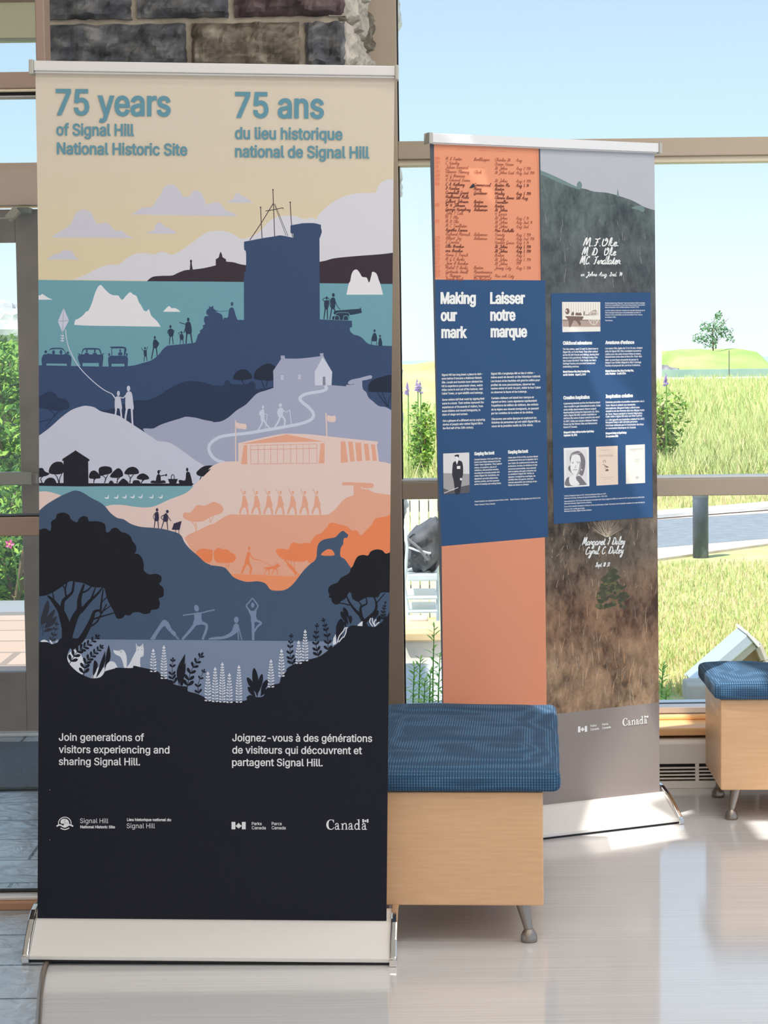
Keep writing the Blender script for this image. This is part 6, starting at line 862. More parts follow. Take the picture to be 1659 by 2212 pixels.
# ------------------------------------------------------------------ stone pier
def stone(name, a, b, c): return noise_mat(name, [(0.25, a), (0.5, b), (0.78, c)], (1, 1, 1.6), 13.0, 0.8, 12, 1.0, 0.52, 0.35, 0.35)
ST = [stone('stone_grey', (34, 34, 38), (70, 70, 74), (116, 114, 112)), stone('stone_brown', (46, 40, 36), (86, 78, 69), (130, 122, 108)), stone('stone_plum', (34, 26, 30), (68, 56, 58), (98, 86, 84)), stone('stone_pale', (96, 92, 88), (138, 132, 124), (176, 168, 156)), stone('stone_sunlit_tone', (150, 146, 142), (186, 183, 180), (192, 190, 188))]
mort = noise_mat('mortar', [(0.3, (132, 122, 110)), (0.7, (152, 142, 128))], nscale=30, rough=0.9, k=0.5, bump=0.4)
from mathutils import noise as mnoise
def rough_block(m, o, ex, ey, ez, w, d, h, mt, amp, seed):
    """block with origin o, face w x h pushed out along -ey by noise"""
    nx, nz = max(4, int(w / 0.011)), max(4, int(h / 0.011)); vs = []; fs = []
    for j in range(nz + 1):
        for i in range(nx + 1):
            s, t = i / nx, j / nz; e = min(s, 1 - s, .12) / .12 * min(t, 1 - t, .16) / .16
            q = mnoise.fractal(Vector((s * w * 11 + seed * 7.1, t * h * 11, seed)), 0.8, 2.1, 6) * amp * 1.6 + amp * 1.1 * e ** 0.5
            if i in (0, nx) or j in (0, nz): q = 0
            jx = mnoise.noise(Vector((t * 7 + seed, s * 3, 1))) * 0.006; jz = mnoise.noise(Vector((s * 9, seed, 5))) * 0.006
            vs.append(o + ex * (s * w + jx) + ez * (t * h + jz) - ey * q)
    k = nx + 1
    for j in range(nz):
        for i in range(nx): fs.append((j * k + i, j * k + i + 1, (j + 1) * k + i + 1, (j + 1) * k + i))
    base = len(vs)
    edge_i = [i for i in range(nx + 1)] + [j * k + nx for j in range(1, nz + 1)] + [nz * k + i for i in range(nx - 1, -1, -1)] + [j * k for j in range(nz - 1, 0, -1)]
    for i in edge_i: vs.append(Vector(vs[i]) + ey * d)
    L = len(edge_i)
    for i in range(L): fs.append((edge_i[i], base + i, base + (i + 1) % L, edge_i[(i + 1) % L]))
    m.add(vs, fs, mt)
X, Y, Z = Vector((1, 0, 0)), Vector((0, 1, 0)), Vector((0, 0, 1))
PY = 6.40
z44 = at_depth(450, 44, PY).z; pitch = 0.1395; mo = 0.0165
rnd = random.Random(11)
m = MB(); m.box((-.965, PY + 0.012, 0), (-.115, 7.40, 3.5), mort)
m.add([(-.115, PY + .012, 0), (-.06, 7.40, 0), (-.115, 7.40, 0), (-.115, PY + .012, 3.5), (-.06, 7.40, 3.5), (-.115, 7.40, 3.5)], [(0, 1, 4, 3), (3, 4, 5), (0, 2, 1)], mort)
cd = Vector((-.06 + .108, 7.40 - PY - .0, 0)); cl_ = cd.length; cd.normalize(); cn = Vector((-cd.y, cd.x, 0))
row = 0; zb = z44 - pitch * 17
while zb < 3.3:
    if zb + pitch > 0.02:
        k = round((zb - z44) / pitch)
        z0 = max(0.0, zb) + mo / 2; h = zb + pitch - mo / 2 - z0
        if k == 0: cuts = [95, 290, 500, 745]; mts = [0, 0, 2]
        elif k == -1: cuts = [95, 407, 652, 745]; mts = [0, 1, 0]
        else:
            c1 = rnd.uniform(240, 380); c2 = c1 + rnd.uniform(170, 260); cuts = [95, c1, c2, 745]; mts = [rnd.randrange(3) for _ in range(3)]
        xs = [at_depth(c, 60, PY).x for c in cuts]
        for i in range(3):
            a = xs[i] + (mo / 2 if i else 0); b = xs[i + 1] - (mo / 2 if i < 2 else 0)
            rough_block(m, Vector((a, PY, z0)), X, Y, Z, b - a, 0.05, h, ST[mts[i]], 0.020, rnd.uniform(0, 90))
        rough_block(m, Vector((xs[3] + .004, PY, z0)), cd, cn, Z, cl_ * (.97 if abs(k) % 2 else .6), 0.05, h, ST[3], 0.018, rnd.uniform(0, 90))
        if not abs(k) % 2: rough_block(m, Vector((xs[3] + .004, PY, z0)) + cd * cl_ * .62, cd, cn, Z, cl_ * .36, 0.05, h, ST[1], 0.022, rnd.uniform(0, 90))
        # outside, past the glass; sunlight is painted in as a paler stone colour
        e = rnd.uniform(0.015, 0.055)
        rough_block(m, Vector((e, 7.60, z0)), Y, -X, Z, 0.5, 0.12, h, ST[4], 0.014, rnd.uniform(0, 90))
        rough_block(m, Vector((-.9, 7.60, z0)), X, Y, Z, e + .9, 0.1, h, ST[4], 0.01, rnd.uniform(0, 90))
    zb += pitch
struct(m.build('pillar', fix=False), 'pier of rough grey stone blocks with pale mortar', 'stone pier')
# ------------------------------------------------------------------ window wall on the right
WY = 7.42
zz = lambda v, u=1420, y=WY: at_depth(u, v, y).z
XP = at_depth(864, 700, WY).x
w1 = struct(empty('window_1', (XP, WY, 0)), 'large window behind the far banner, beige frame with transom and middle rail', 'window')
def wpart(name, a, b, mt, par=w1, bev=0.003):
    o = par.location; return boxo(name, tuple(Vector(a) - o), tuple(Vector(b) - o), mt, par, bev)
wpart('post', (-.055, WY, 0.0), (XP, WY + .13, 3.3), beige); wpart('bead', (XP, WY + .05, .22), (XP + .006, WY + .075, 3.3), blackp, bev=0)
wpart('post', (3.0, WY, 0.0), (3.1, WY + .13, 3.3), beige)
wpart('transom', (XP, WY, zz(337)), (3.0, WY + .13, zz(298)), beige); wpart('bead', (XP, WY + .02, zz(350)), (3.0, WY + .1, zz(337)), cream_p)
wpart('middle_rail', (XP, WY, zz(1072)), (3.0, WY + .13, zz(1035)), beige); wpart('bead', (XP, WY + .012, zz(1035)), (3.0, WY + .1, zz(1029.5)), white_m)
wpart('bottom_rail', (XP, WY - .03, zz(1541, 1470, WY - .03)), (3.0, WY + .13, zz(1527, 1470, WY - .03)), rail_m); wpart('bead', (XP, WY + .04, zz(1527, 1470, WY)), (3.0, WY + .06, zz(1523, 1470, WY)), blackp, bev=0)
for a, b in ((zz(1526, 1470), zz(1072)), (zz(1030), zz(350)), (zz(298), 3.3)):
    wpart('glass_pane', (XP, WY + .06, a), (3.0, WY + .068, b), glass, bev=0)
struct(boxo('wall_back', (-.05, 7.39, 0), (5.5, 7.55, zz(1541, 1470, WY - .03) - .002), mat('wall_cream', (210, 200, 188), .7, 0, .8)))
m = MB(); zl = .193
m.box((XP + .01, 7.36, zl), (3.1, 7.39, zz(1541, 1470, WY - .03) - .001), ledge); m.box((XP + .01, 7.20, zl - .026), (3.1, 7.39, zl), ledge)
struct(m.build('trim_1', bevel=0.006, seg=3), 'wooden ledge under the large window', 'window ledge')
# baseboard heater
ht = tag(empty('baseboard_heater', (.12, 7.165, 0)), 'long beige baseboard heater with slotted grille under the wooden window ledge', 'heater')
m = MB(); m.prism([(0, .081), (0, .147), (.012, .157), (.2, .157), (.2, .081)], 0, 2.9, heat); m.build('casing', ht, bevel=.002)
m = MB(); m.box((0.002, .03, .006), (2.898, .19, .081), heat2); m.build('core', ht)
m = MB()
for z in (.033, .0445, .056, .0675): m.box((0, 0, z - .0022), (2.9, .012, z + .0022), heat)
for i in range(15): m.box((.10 + i * .196, .001, .02), (.112 + i * .196, .014, .082), heat)
m.build('grille', ht)
m = MB(); m.box((0, -.002, .0), (2.9, .05, .024), heat); m.build('base_strip', ht, bevel=.002)
# ------------------------------------------------------------------ entrance: inner glazed screen and outer door
SY = 5.65; zi = lambda v, u=40, y=SY: at_depth(u, v, y).z
w2 = struct(empty('window_2', (-.86, SY, 0)), 'glazed inner screen of the entrance left of the front banner', 'window')
xa, xb = at_depth(76, 60, SY).x, at_depth(96, 60, SY).x
wpart('post', (xa, SY, 0), (xb, SY + .1, 2.85), brown, w2)
wpart('transom', (-3, SY, zi(191)), (xa, SY + .1, zi(155)), brown, w2); wpart('bead', (-3, SY + .004, zi(197)), (xa, SY + .09, zi(191)), cream_p, w2); wpart('bead', (-3, SY + .02, zi(204)), (xa, SY + .08, zi(197)), blackp, w2); wpart('bead', (-3, SY + .02, zi(207)), (xa, SY + .08, zi(204)), rail_m, w2)
wpart('middle_rail', (-3, SY, zi(1158)), (xa, SY + .1, zi(1117)), brown, w2); wpart('bead', (-3, SY + .01, zi(1117)), (xa, SY + .08, zi(1114)), blackp, w2)
wpart('bottom_rail', (-3, SY - .02, .007), (xa, SY + .12, zi(1945)), mat('rail_tan', (122, 92, 72), .5, 0, .4), w2); wpart('bead', (-3, SY + .0, zi(1945)), (xa, SY + .1, zi(1936)), rail_m, w2); wpart('bead', (-3, SY + .04, zi(1936)), (xa, SY + .06, zi(1930)), blackp, w2)
for a, b in ((zi(1930), zi(1158)), (zi(1114), zi(207)), (zi(155), 2.85)): wpart('glass_pane', (-3, SY + .048, a), (xa, SY + .054, b), glass, w2, 0)
DY = 8.35; zd = lambda v, u=40, y=DY: at_depth(u, v, y).z
d1 = struct(empty('door_1', (-1.45, DY, 0)), 'dark glazed outer door with push bar and closer', 'door')
xs0 = at_depth(47, 1080, DY).x; xs1 = at_depth(84, 1080, DY).x + .06
wpart('stile', (xs0, DY, .01), (xs1, DY + .05, zd(452)), doorm, d1); wpart('stile', (-2.35, DY, .01), (-2.25, DY + .05, zd(452)), doorm, d1)
wpart('top_rail', (-2.25, DY, zd(523)), (xs0, DY + .05, zd(452)), doorm, d1); wpart('bottom_rail', (-2.25, DY, .012), (xs0, DY + .05, zd(1452)), doorm, d1)
pb = wpart('push_bar', (-2.3, DY - .09, zd(1048, 40, DY - .09)), (at_depth(66, 1035, DY - .09).x, DY - .045, zd(1020, 40, DY - .09)), mat('bar_steel', (128, 120, 110), .4, .5, .6), d1)
wpart('bar_bracket', (at_depth(60, 1035, DY - .05).x, DY - .06, zd(1044)), (at_depth(80, 1035, DY - .05).x, DY, zd(1022)), doorm, d1)
wpart('closer_arm', (-2.1, DY - .12, zd(474, 20, DY - .1)), (at_depth(26, 470, DY - .1).x, DY - .08, zd(470, 20, DY - .1)), mat('arm_steel', (170, 160, 148), .4, .5, .8), d1)
mm = MB(); o_ = d1.location; pA, pB = at_depth(18, 474, DY - .1) - o_, at_depth(38, 452, DY - .1) - o_; mm.tube([pA, pB], .02, mat('arm_steel', (170, 160, 148)), 4); mm.build('closer_arm', d1)
wpart('closer_body', (at_depth(40, 460, DY - .05).x, DY - .09, zd(464)), (at_depth(67, 460, DY - .05).x, DY, zd(451)), mat('closer_grey', (110, 108, 100), .5, 0, .6), d1)
wpart('glass_pane', (-2.25, DY + .02, zd(1452)), (xs0, DY + .026, zd(523)), glass, d1, 0)
struct(boxo('trim_2', (-3.2, DY - .05, zd(445)), (-1.0, DY + .12, zd(354)), mat('header_beige', (247, 210, 192), .6, 0, 1)), 'wide beige header over the outer door', 'door header')
wt = struct(empty('window_3', (-1.5, DY, 2.3)), 'pane over the outer door', 'window')
wpart('glass_pane', (-3, DY + .03, zd(354)), (-1.0, DY + .036, zd(88)), glass, wt, 0); wpart('frame', (-3, DY, zd(88)), (-1.0, DY + .06, zd(82)), mat('frame_grey', (150, 150, 136), .5, 0, .6), wt); wpart('panel', (-3, DY, zd(82)), (-1.0, DY + .06, zd(4)), mat('panel_pale', (250, 236, 204), .6, 0, 1), wt); wpart('frame', (-3, DY - .01, zd(4)), (-1.0, DY + .06, 2.86), brown, wt)
struct(boxo('trim_4', (-3.0, DY - .06, .007), (-1.0, DY + .08, .02), rail_m), 'metal door threshold', 'threshold')
mt_ = noise_mat('mat_fibre', [(0.3, (60, 62, 68)), (0.7, (84, 86, 92))], (1, 3, 1), 60, 0.95, 3, 0.6, 0.6)
ya, yb_ = on_floor(40, 1712).y, on_floor(40, 1612).y
m = MB(); m.box((-2.9, ya, .0075), (-1.02, yb_, .018), mt_); dm = m.build('doormat', bevel=.004)
tag(dm, 'grey fibre entrance mat on the slate in front of the outer door', 'mat')
m = MB(); m.box((-2.9, ya - .012, .0075), (-1.02, ya, .014), blackp); m.build('rubber_edge', dm)
# ------------------------------------------------------------------ roll-up banners
def quad_box(mb, mt, px, P, n, d0, d1_):
    q = [on_plane(u, v, P, n) for u, v in px]; vs = [a + n * d0 for a in q] + [a + n * d1_ for a in q]
    mb.add(vs, [(0, 1, 2, 3), (7, 6, 5, 4)] + [(i, 4 + i, 4 + (i + 1) % 4, (i + 1) % 4) for i in range(4)], mt)
def banner(name, label, P0, P1, s0, s1, fn, rail_px, lip_px, cap_px, pole_u):
    ex = (P1 - P0).normalized(); ey = Z.cross(ex).normalized(); ez = ex.cross(ey)
    M_ = Matrix(((ex.x, ey.x, ez.x, P0.x), (ex.y, ey.y, ez.y, P0.y), (ex.z, ey.z, ez.z, P0.z), (0, 0, 0, 1)))
    t = empty(name, (0, 0, 0)); mid = P0 + ex * (s0 + s1) / 2 + ey * .08; t.location = (mid.x, mid.y, min(P0.z, P1.z)); inv = Matrix.Translation(-t.location)
    def bl(mb, nm, **kw):
        mb.v = [tuple(inv @ Vector(v)) for v in mb.v]; return mb.build(nm, t, **kw)
    n = -ey; P = P0 + ey * .095
    pr = Print(P, n); fn(pr); cv = pr.mb; cv.v = [tuple(Vector(v) - Vector(t.location)) for v in cv.v]
    o = cv.build('printed_canvas', t, fix=False)
    me = o.data; bm = bmesh.new(); bm.from_mesh(me)
    for f in bm.faces:
        f.normal_update()
        if f.normal.dot(n) < 0: f.normal_flip()
    bm.to_mesh(me); bm.free()
    mb = MB(); quad_box(mb, rail_m, rail_px, P, n, .016, -.012); quad_box(mb, rail_m, lip_px, P, n, .012, -.01); bl(mb, 'top_rail', bevel=.002)
    for c in cap_px:
        mb = MB(); quad_box(mb, mat('cap_grey', (150, 148, 142), .4, .2, .6), c, P, n, .02, -.016); bl(mb, 'rail_cap', bevel=.002)
    mb = MB(); prof = [(.006, .006), (0, .008), (0, .017), (.004, .020), (.080, .079), (.086, .082), (.104, .083), (.108, .088), (.13, .097), (.16, .096), (.19, .08), (.215, .045), (.22, .006)]
    mb.prism(prof, s0 + .012, s1 - .012, silver, M_); bl(mb, 'base_housing', bevel=.0015)
    cp = [(-.004, .0), (-.006, .02), (.03, .055), (.07, .086), (.10, .102), (.13, .108), (.16, .106), (.195, .088), (.222, .05), (.23, .0)]
    for a, b in ((s0 - .004, s0 + .012), (s1 - .012, s1 + .004)):
        mb = MB(); mb.prism(cp, a, b, chrome, M_); c_ = bl(mb, 'end_cap', bevel=.004, seg=3)
        mb = MB(); mb.box((a - .001, -.010, .001), (b + .001, .03, .017), chrome, M_); mb.v = [tuple(inv @ Vector(v)) for v in mb.v]; mb.build('foot', c_, bevel=.002)
    mb = MB(); mb.box((s0 + .01, .01, .0), (s1 - .01, .21, .006), blackp, M_); bl(mb, 'rubber_pad')
    a = on_plane(pole_u, rail_px[0][1] + 20, P, n); f_ = P0 + ex * ((a - P0).dot(ex)) + ey * .125 + ez * .09
    mb = MB(); mb.tube([f_, a + ey * .012], .009, rail_m, 10); bl(mb, 'support_pole', smooth=True)
    return tag(t, label, 'banner'), P0, ex, ey
L0, R0 = on_floor(52, 2080, .0075), on_floor(853, 2087, 0.0)
Lc = (R0 - L0).length
banner('roll_up_banner', 'tall illustrated roll-up banner in front reading 75 years of Signal Hill', L0, R0, 0.0, Lc, front_banner_print,
       [(75.5, 132.5), (855, 144.2), (855, 165.5), (75.5, 154.5)], [(76, 154.5), (854, 165.5), (854, 170), (76, 159)], [[(65.5, 130.5), (75.5, 130.5), (75.5, 162), (65.5, 162)], [(854, 142.5), (861.5, 142.5), (861.5, 174), (854, 174)]], 460)
a2, b2 = on_floor(1177, 1815), on_floor(1472, 1779.5); e2 = (b2 - a2).normalized()
banner('roll_up_banner', 'blue and orange roll-up banner by the window reading Making our mark', a2 - e2 * .345, b2, 0.0, (b2 - a2).length + .345, far_banner_print,
       [(929, 288.5), (1417, 310.5), (1417, 330), (929, 309)], [(930, 309), (1416, 330), (1416, 332), (930, 311.5)], [[(920.5, 287), (929, 287), (929, 311.5), (920.5, 311.5)], [(1417, 309.5), (1423.5, 309.5), (1423.5, 333), (1417, 333)]], 1170)
# ------------------------------------------------------------------ benches
fab = mat('cushion_weave', (70, 102, 136), 0.9, 0, 1, 0.08); b_ = fab.node_tree.nodes['Principled BSDF']; b_.inputs['Sheen Weight'].default_value = 0.06
tcx = N(fab, 'ShaderNodeTexCoord'); wv = []
for ax in ('X', 'Y'):
    w_ = N(fab, 'ShaderNodeTexWave', wave_type='BANDS', bands_direction=ax); w_.inputs['Scale'].default_value = 47; LK(fab, tcx.outputs['Object'], w_.inputs['Vector']); wv.append(w_)
w_ = N(fab, 'ShaderNodeTexWave', wave_type='BANDS', bands_direction='Z'); w_.inputs['Scale'].default_value = 47; LK(fab, tcx.outputs['Object'], w_.inputs['Vector'])
mn = N(fab, 'ShaderNodeMath', operation='MULTIPLY'); LK(fab, wv[0].outputs['Fac'], mn.inputs[0])
mm2 = N(fab, 'ShaderNodeMath', operation='MAXIMUM'); LK(fab, wv[1].outputs['Fac'], mm2.inputs[0]); mm2.inputs[1].default_value = 0.35; LK(fab, mm2.outputs[0], mn.inputs[1])
mm3 = N(fab, 'ShaderNodeMath', operation='MAXIMUM'); LK(fab, w_.outputs['Fac'], mm3.inputs[0]); mm3.inputs[1].default_value = 0.35
mm4 = N(fab, 'ShaderNodeMath', operation='MULTIPLY'); LK(fab, mn.outputs[0], mm4.inputs[0]); LK(fab, mm3.outputs[0], mm4.inputs[1])
rp = N(fab, 'ShaderNodeValToRGB'); LK(fab, mm4.outputs[0], rp.inputs[0]); rp.color_ramp.elements[0].color = (0.032, 0.072, 0.135, 1); rp.color_ramp.elements[1].color = (0.115, 0.25, 0.43, 1); rp.color_ramp.elements[0].position = .02; rp.color_ramp.elements[1].position = .7; LK(fab, rp.outputs[0], b_.inputs['Base Color'])
bp = N(fab, 'ShaderNodeBump'); bp.inputs['Strength'].default_value = .35; bp.inputs['Distance'].default_value = .002; LK(fab, mm4.outputs[0], bp.inputs['Height']); LK(fab, bp.outputs[0], b_.inputs['Normal'])
def bench(label, corner, lc, w, d, rz, seed, ov, fold):
    c, s = math.cos(rz), math.sin(rz); ctr = Vector((corner[0] - (lc[0] * c - lc[1] * s), corner[1] - (lc[0] * s + lc[1] * c), 0))
    t = empty('bench', ctr, rz); z0, z1 = .096, .372
    m = MB(); m.box((-w / 2, -d / 2, z0), (w / 2, d / 2, z1), wood); m.build('box', t, bevel=.004, seg=3)
    cx0, cx1, cy0, cy1 = -w / 2 - ov[0], w / 2 + ov[1], -d / 2 - ov[2], d / 2 + ov[3]
    cw, cdp = cx1 - cx0, cy1 - cy0
    def fn(v):
        q = v.copy(); top = max(0.0, min(1.0, (v.z - .02) / .03))
        ed = min(1, (cw / 2 - abs(v.x)) / .1, (cdp / 2 - abs(v.y)) / .1); ed = max(0, ed)
        wr = mnoise.noise(Vector((v.x * fold[0] + seed, v.y * fold[1] + .5 * v.x, seed))) * .011 + mnoise.noise(Vector((v.x * fold[0] * 2.2, v.y * fold[1] * 2.1 + v.x * 1.5, seed + 9))) * .008
        q.z += top * (wr * (0.35 + .65 * ed) + .013 * ed)
        q.x += math.copysign(.004, v.x) * mnoise.noise(Vector((v.y * 6, v.z * 20, seed))); q.y += mnoise.noise(Vector((v.x * 6, v.z * 20, seed + 3))) * .006
        return q
    m = MB(); rbox(m, cw, cdp, .052, .017, fab, 44, fn); cu = m.build('cushion', t, smooth=True); cu.location = ((cx0 + cx1) / 2, (cy0 + cy1) / 2, z1 + .001)
    md = cu.modifiers.new('smooth', 'SUBSURF'); md.levels = 1; md.render_levels = 1
    for sx_ in (-1, 1):
        for sy_ in (-1, 1):
            lt = Vector((sx_ * (w / 2 - .052), sy_ * (d / 2 - .05), z0)); lb = Vector((sx_ * (w / 2 - .036), sy_ * (d / 2 - .036), .026))
            m = MB(); m.tube([lt, lt.lerp(lb, .9), lb], [.0175, .0105, .0098], dkmet, 16); lg = m.build('leg', t, smooth=True); md = lg.modifiers.new('es', 'EDGE_SPLIT')
            m = MB(); m.lathe([(.0195, 0), (.0205, .006), (.0195, .016), (.0150, .025), (.0105, .031), (.009, .033)], dkmet, (lb.x, lb.y, 0.0), 20); m.build('foot', lg, smooth=True)
    return tag(t, label, 'bench', 'benches with blue cushions')
fr1 = on_floor(1174.5, 1957, .096); bench('maple bench with blue checked cushion standing end-on right behind the front banner', fr1, (.215, -.5), .43, 1.0, math.radians(-4), 3, (.03, .042, .018, .028), (2.3, 6))
fr2 = on_floor(1557, 1707, .096); bench('maple bench with sunlit blue cushion along the window heater at right', fr2, (-.54, -.21), 1.08, .42, math.radians(-2), 21, (.022, .02, .022, .02), (6, 5))
# ------------------------------------------------------------------ outside
def gm(name, a, b, c, sc=3.0, rough=0.95, k=1.0): return noise_mat(name, [(0.3, a), (0.5, b), (0.7, c)], (1, 1, 1), sc, rough, 8, 0, k, 0.1)
grass_m = gm('lawn', (168, 174, 110), (190, 186, 130), (206, 192, 148), 4)
meadow_m = gm('meadow_ground', (166, 176, 110), (188, 192, 128), (204, 198, 146), .8)
m = MB(); V = [(-60, 7.62, -.03), (90, 7.62, -.03), (90, 26, -.03), (-60, 26, -.03)]; m.add(V, [(0, 1, 2, 3)], grass_m); struct(m.build('ground'), 'sunlit lawn outside the window', 'lawn')
m = MB(); m.add([(-60, 26, -.03), (90, 26, -.03), (160, 400, -.03), (-160, 400, -.03)], [(0, 1, 2, 3)], meadow_m); struct(m.build('ground_meadow'), 'meadow beyond the road', 'meadow')
sea = mat('sea', (170, 205, 220), 0.3); m = MB(); m.add([(-900, 400, -.6), (900, 400, -.6), (900, 1900, -.6), (-900, 1900, -.6)], [(0, 1, 2, 3)], sea); struct(m.build('sea_surface'), 'pale sea on the horizon', 'sea')
def band(name, pa, pb, z, mt, label, cat, x0, x1):
    """strip of ground between two lines seen at u=1420 and u=1659"""
    m = MB(); vs = []
    for (va, vb), zz_ in ((pa, z), (pb, z)):
        A, B = on_floor(1420, va, z), on_floor(1659, vb, z); d = (B - A) / (B.x - A.x); vs += [A + d * (x0 - A.x), A + d * (x1 - A.x)]
    q = [vs[0], vs[1], vs[3], vs[2]]; m.add([v + Vector((0, 0, dz)) for dz in (-.03, 0) for v in q], [(4, 5, 6, 7), (0, 1, 5, 4), (1, 2, 6, 5), (2, 3, 7, 6), (3, 0, 4, 7)], mt); return struct(m.build(name), label, cat)
band('sidewalk', (1207, 1174), (1183, 1163), -.012, gm('footpath', (214, 190, 170), (226, 206, 188), (234, 218, 204), 6), 'pale footpath before the road', 'footpath', 0.5, 60)
band('road', (1183, 1163), (1122, 1108), -.010, gm('asphalt', (128, 134, 140), (136, 142, 147), (146, 150, 154), 9), 'light grey road', 'road', 0.5, 60)
band('road_verge', (1122, 1108), (1112, 1094), -.008, gm('verge_dirt', (206, 180, 160), (220, 196, 178), (228, 208, 190), 5), 'sandy road verge', 'verge', 0.5, 60)
band('curb', (1112, 1094), (1103, 1083), .03, gm('curb_stone', (226, 224, 216), (234, 232, 226), (240, 238, 232), 5), 'pale concrete curb', 'curb', 0.5, 60)
m = MB(); pv = gm('paver', (196, 196, 194), (208, 208, 206), (216, 216, 214), 3); m.box((-.9, 7.6, -.028), (3.2, 9.1, -.012), pv); m.box((-.9, 9.1, -.028), (.75, 11.6, -.012), pv); struct(m.build('paving'), 'pale paving along the building', 'paving')
stp = mat('flagstone', (196, 150, 126), .8); tcx = N(stp, 'ShaderNodeTexCoord'); br = N(stp, 'ShaderNodeTexBrick'); br.inputs['Scale'].default_value = 1; br.inputs['Brick Width'].default_value = .9; br.inputs['Row Height'].default_value = .45; br.inputs['Mortar Size'].default_value = .02
LK(stp, tcx.outputs['Object'], br.inputs['Vector']); br.inputs['Color1'].default_value = (.50, .33, .24, 1); br.inputs['Color2'].default_value = (.56, .38, .29, 1); br.inputs['Mortar'].default_value = (.30, .22, .17, 1); LK(stp, br.outputs['Color'], stp.node_tree.nodes['Principled BSDF'].inputs['Base Color'])
m = MB(); m.box((-4.5, 8.45, -.028), (-.95, 12.4, 0.0), stp); struct(m.build('path_paving'), 'reddish flagstone path outside the door', 'path')
m = MB(); m.box((-4.5, 12.4, -.028), (-.95, 13.0, .02), mat('path_edge', (150, 150, 152), .8)); struct(m.build('path_kerb'), 'grey edging of the flagstone path', 'edging')
# grass
GM = [mat('blade_green', (168, 184, 112), .8), mat('blade_yellow', (208, 206, 140), .8), mat('blade_straw', (218, 200, 156), .8), mat('blade_lime', (188, 200, 124), .8)]
def blades(name, n, region, hr, wr, seed, label, weights, cat='grass', z0=-.03):
    r = random.Random(seed); m = MB(); acc = {g: ([], []) for g in range(4)}
    for _ in range(n):
        p = region(r)
        if p is None: continue
        h = r.uniform(*hr); w = r.uniform(*wr); a = r.uniform(0, math.pi); lx, ly_ = r.uniform(-.35, .35) * h, r.uniform(-.35, .35) * h
        g = r.choices(range(4), weights)[0]; V, Fc = acc[g]; o = len(V); dx, dy = math.cos(a) * w, math.sin(a) * w
        V += [(p[0] - dx, p[1] - dy, z0), (p[0] + dx, p[1] + dy, z0), (p[0] + lx * .4 + dx * .6, p[1] + ly_ * .4, z0 + h * .6), (p[0] + lx * .4 - dx * .6, p[1] + ly_ * .4, z0 + h * .6), (p[0] + lx, p[1] + ly_, z0 + h)]
        Fc += [(o, o + 1, o + 2, o + 3), (o + 3, o + 2, o + 4)]
    for g in range(4): m.add(*acc[g], GM[g])
    o = m.build(name, fix=False); return tag(o, label, cat, kind='stuff')
def wedge(y0, y1, u0, u1, pw=1.0, pad=.06):
    def f(r):
        y = y0 + (y1 - y0) * r.random() ** pw; u = r.uniform(u0, u1); return ((u - CX) / F * y + r.uniform(-pad, pad) * y * .05, y)
    return f
blades('meadow_grass', 14000, wedge(22.8, 45, 1370, 1760, 1.6), (.18, .42), (.006, .016), 5, 'tall yellow green meadow grass beyond the road, right of the far banner', (4, 5, 2, 4))
blades('meadow_grass', 5000, wedge(45, 125, 1340, 1760, 1.5), (.25, .5), (.015, .03), 6, 'hazy green grass at the far side of the meadow', (4, 4, 1, 4))
blades('meadow_grass', 6000, wedge(14, 60, 800, 990, 1.8), (.15, .4), (.006, .016), 8, 'meadow grass seen between the front banner and the far banner', (3, 4, 2, 5))
blades('lawn_grass', 11000, wedge(9.3, 15.2, 1395, 1760, 1.0), (.02, .06), (.003, .007), 9, 'short sunlit lawn grass between the window and the footpath', (3, 5, 5, 3))
blades('verge_grass', 1500, wedge(20.9, 22.3, 1400, 1690, 1.0), (.04, .12), (.004, .01), 10, 'dry yellow grass strip along the far curb', (1, 4, 6, 2))
# shrubs: foliage of single leaves
def foliage(m, c, rad, n, size, mts, r, flat=1.0):
    for _ in range(n):
        while True:
            q = Vector((r.uniform(-1, 1), r.uniform(-1, 1), r.uniform(-1, 1)))
            if .25 < q.length < 1: break
        p = Vector(c) + Vector((q.x * rad[0], q.y * rad[1], q.z * rad[2])); a = Vector((r.uniform(-1, 1), r.uniform(-1, 1), r.uniform(-.6, 1))).normalized() * size * r.uniform(.6, 1.3); b = a.cross(Vector((r.uniform(-1, 1), r.uniform(-1, 1), r.uniform(-1, 1)))).normalized() * a.length * .38
        m.add([p - a, p + b, p + a, p - b], [(0, 1, 2, 3)], r.choice(mts))
LF = [mat('leaf_green', (96, 142, 50), .7), mat('leaf_lime', (150, 184, 70), .7), mat('leaf_deep', (70, 112, 46), .7)]
LG = [mat('leaf_pale', (150, 186, 130), .7), mat('leaf_sage', (116, 160, 108), .7)]
bark = mat('bark', (120, 100, 80), .9)
def shrub(name, label, cat, c, rad, n, size, mts, seed, group=None, stems=4, lobes=6):
    r = random.Random(seed); t = empty(name, (c[0], c[1], -.03)); m = MB()
    for i in range(lobes):
        a = r.uniform(0, 6.28); k = r.uniform(.2, .6); foliage(m, (math.cos(a) * rad[0] * k, math.sin(a) * rad[1] * k, c[2] + .03 + r.uniform(-.35, .35) * rad[2]), [x * .62 for x in rad], n // lobes, size, mts, r)
    m.build('foliage', t, fix=False)
    m = MB()
    for i in range(stems):
        a = r.uniform(0, 6.28); m.tube([(0, 0, 0), (math.cos(a) * rad[0] * .25, math.sin(a) * rad[1] * .25, c[2]), (math.cos(a) * rad[0] * .5, math.sin(a) * rad[1] * .5, c[2] + rad[2] * .6)], [.02, .014, .006], bark, 5)
    m.build('stem', t); return tag(t, label, cat, group)
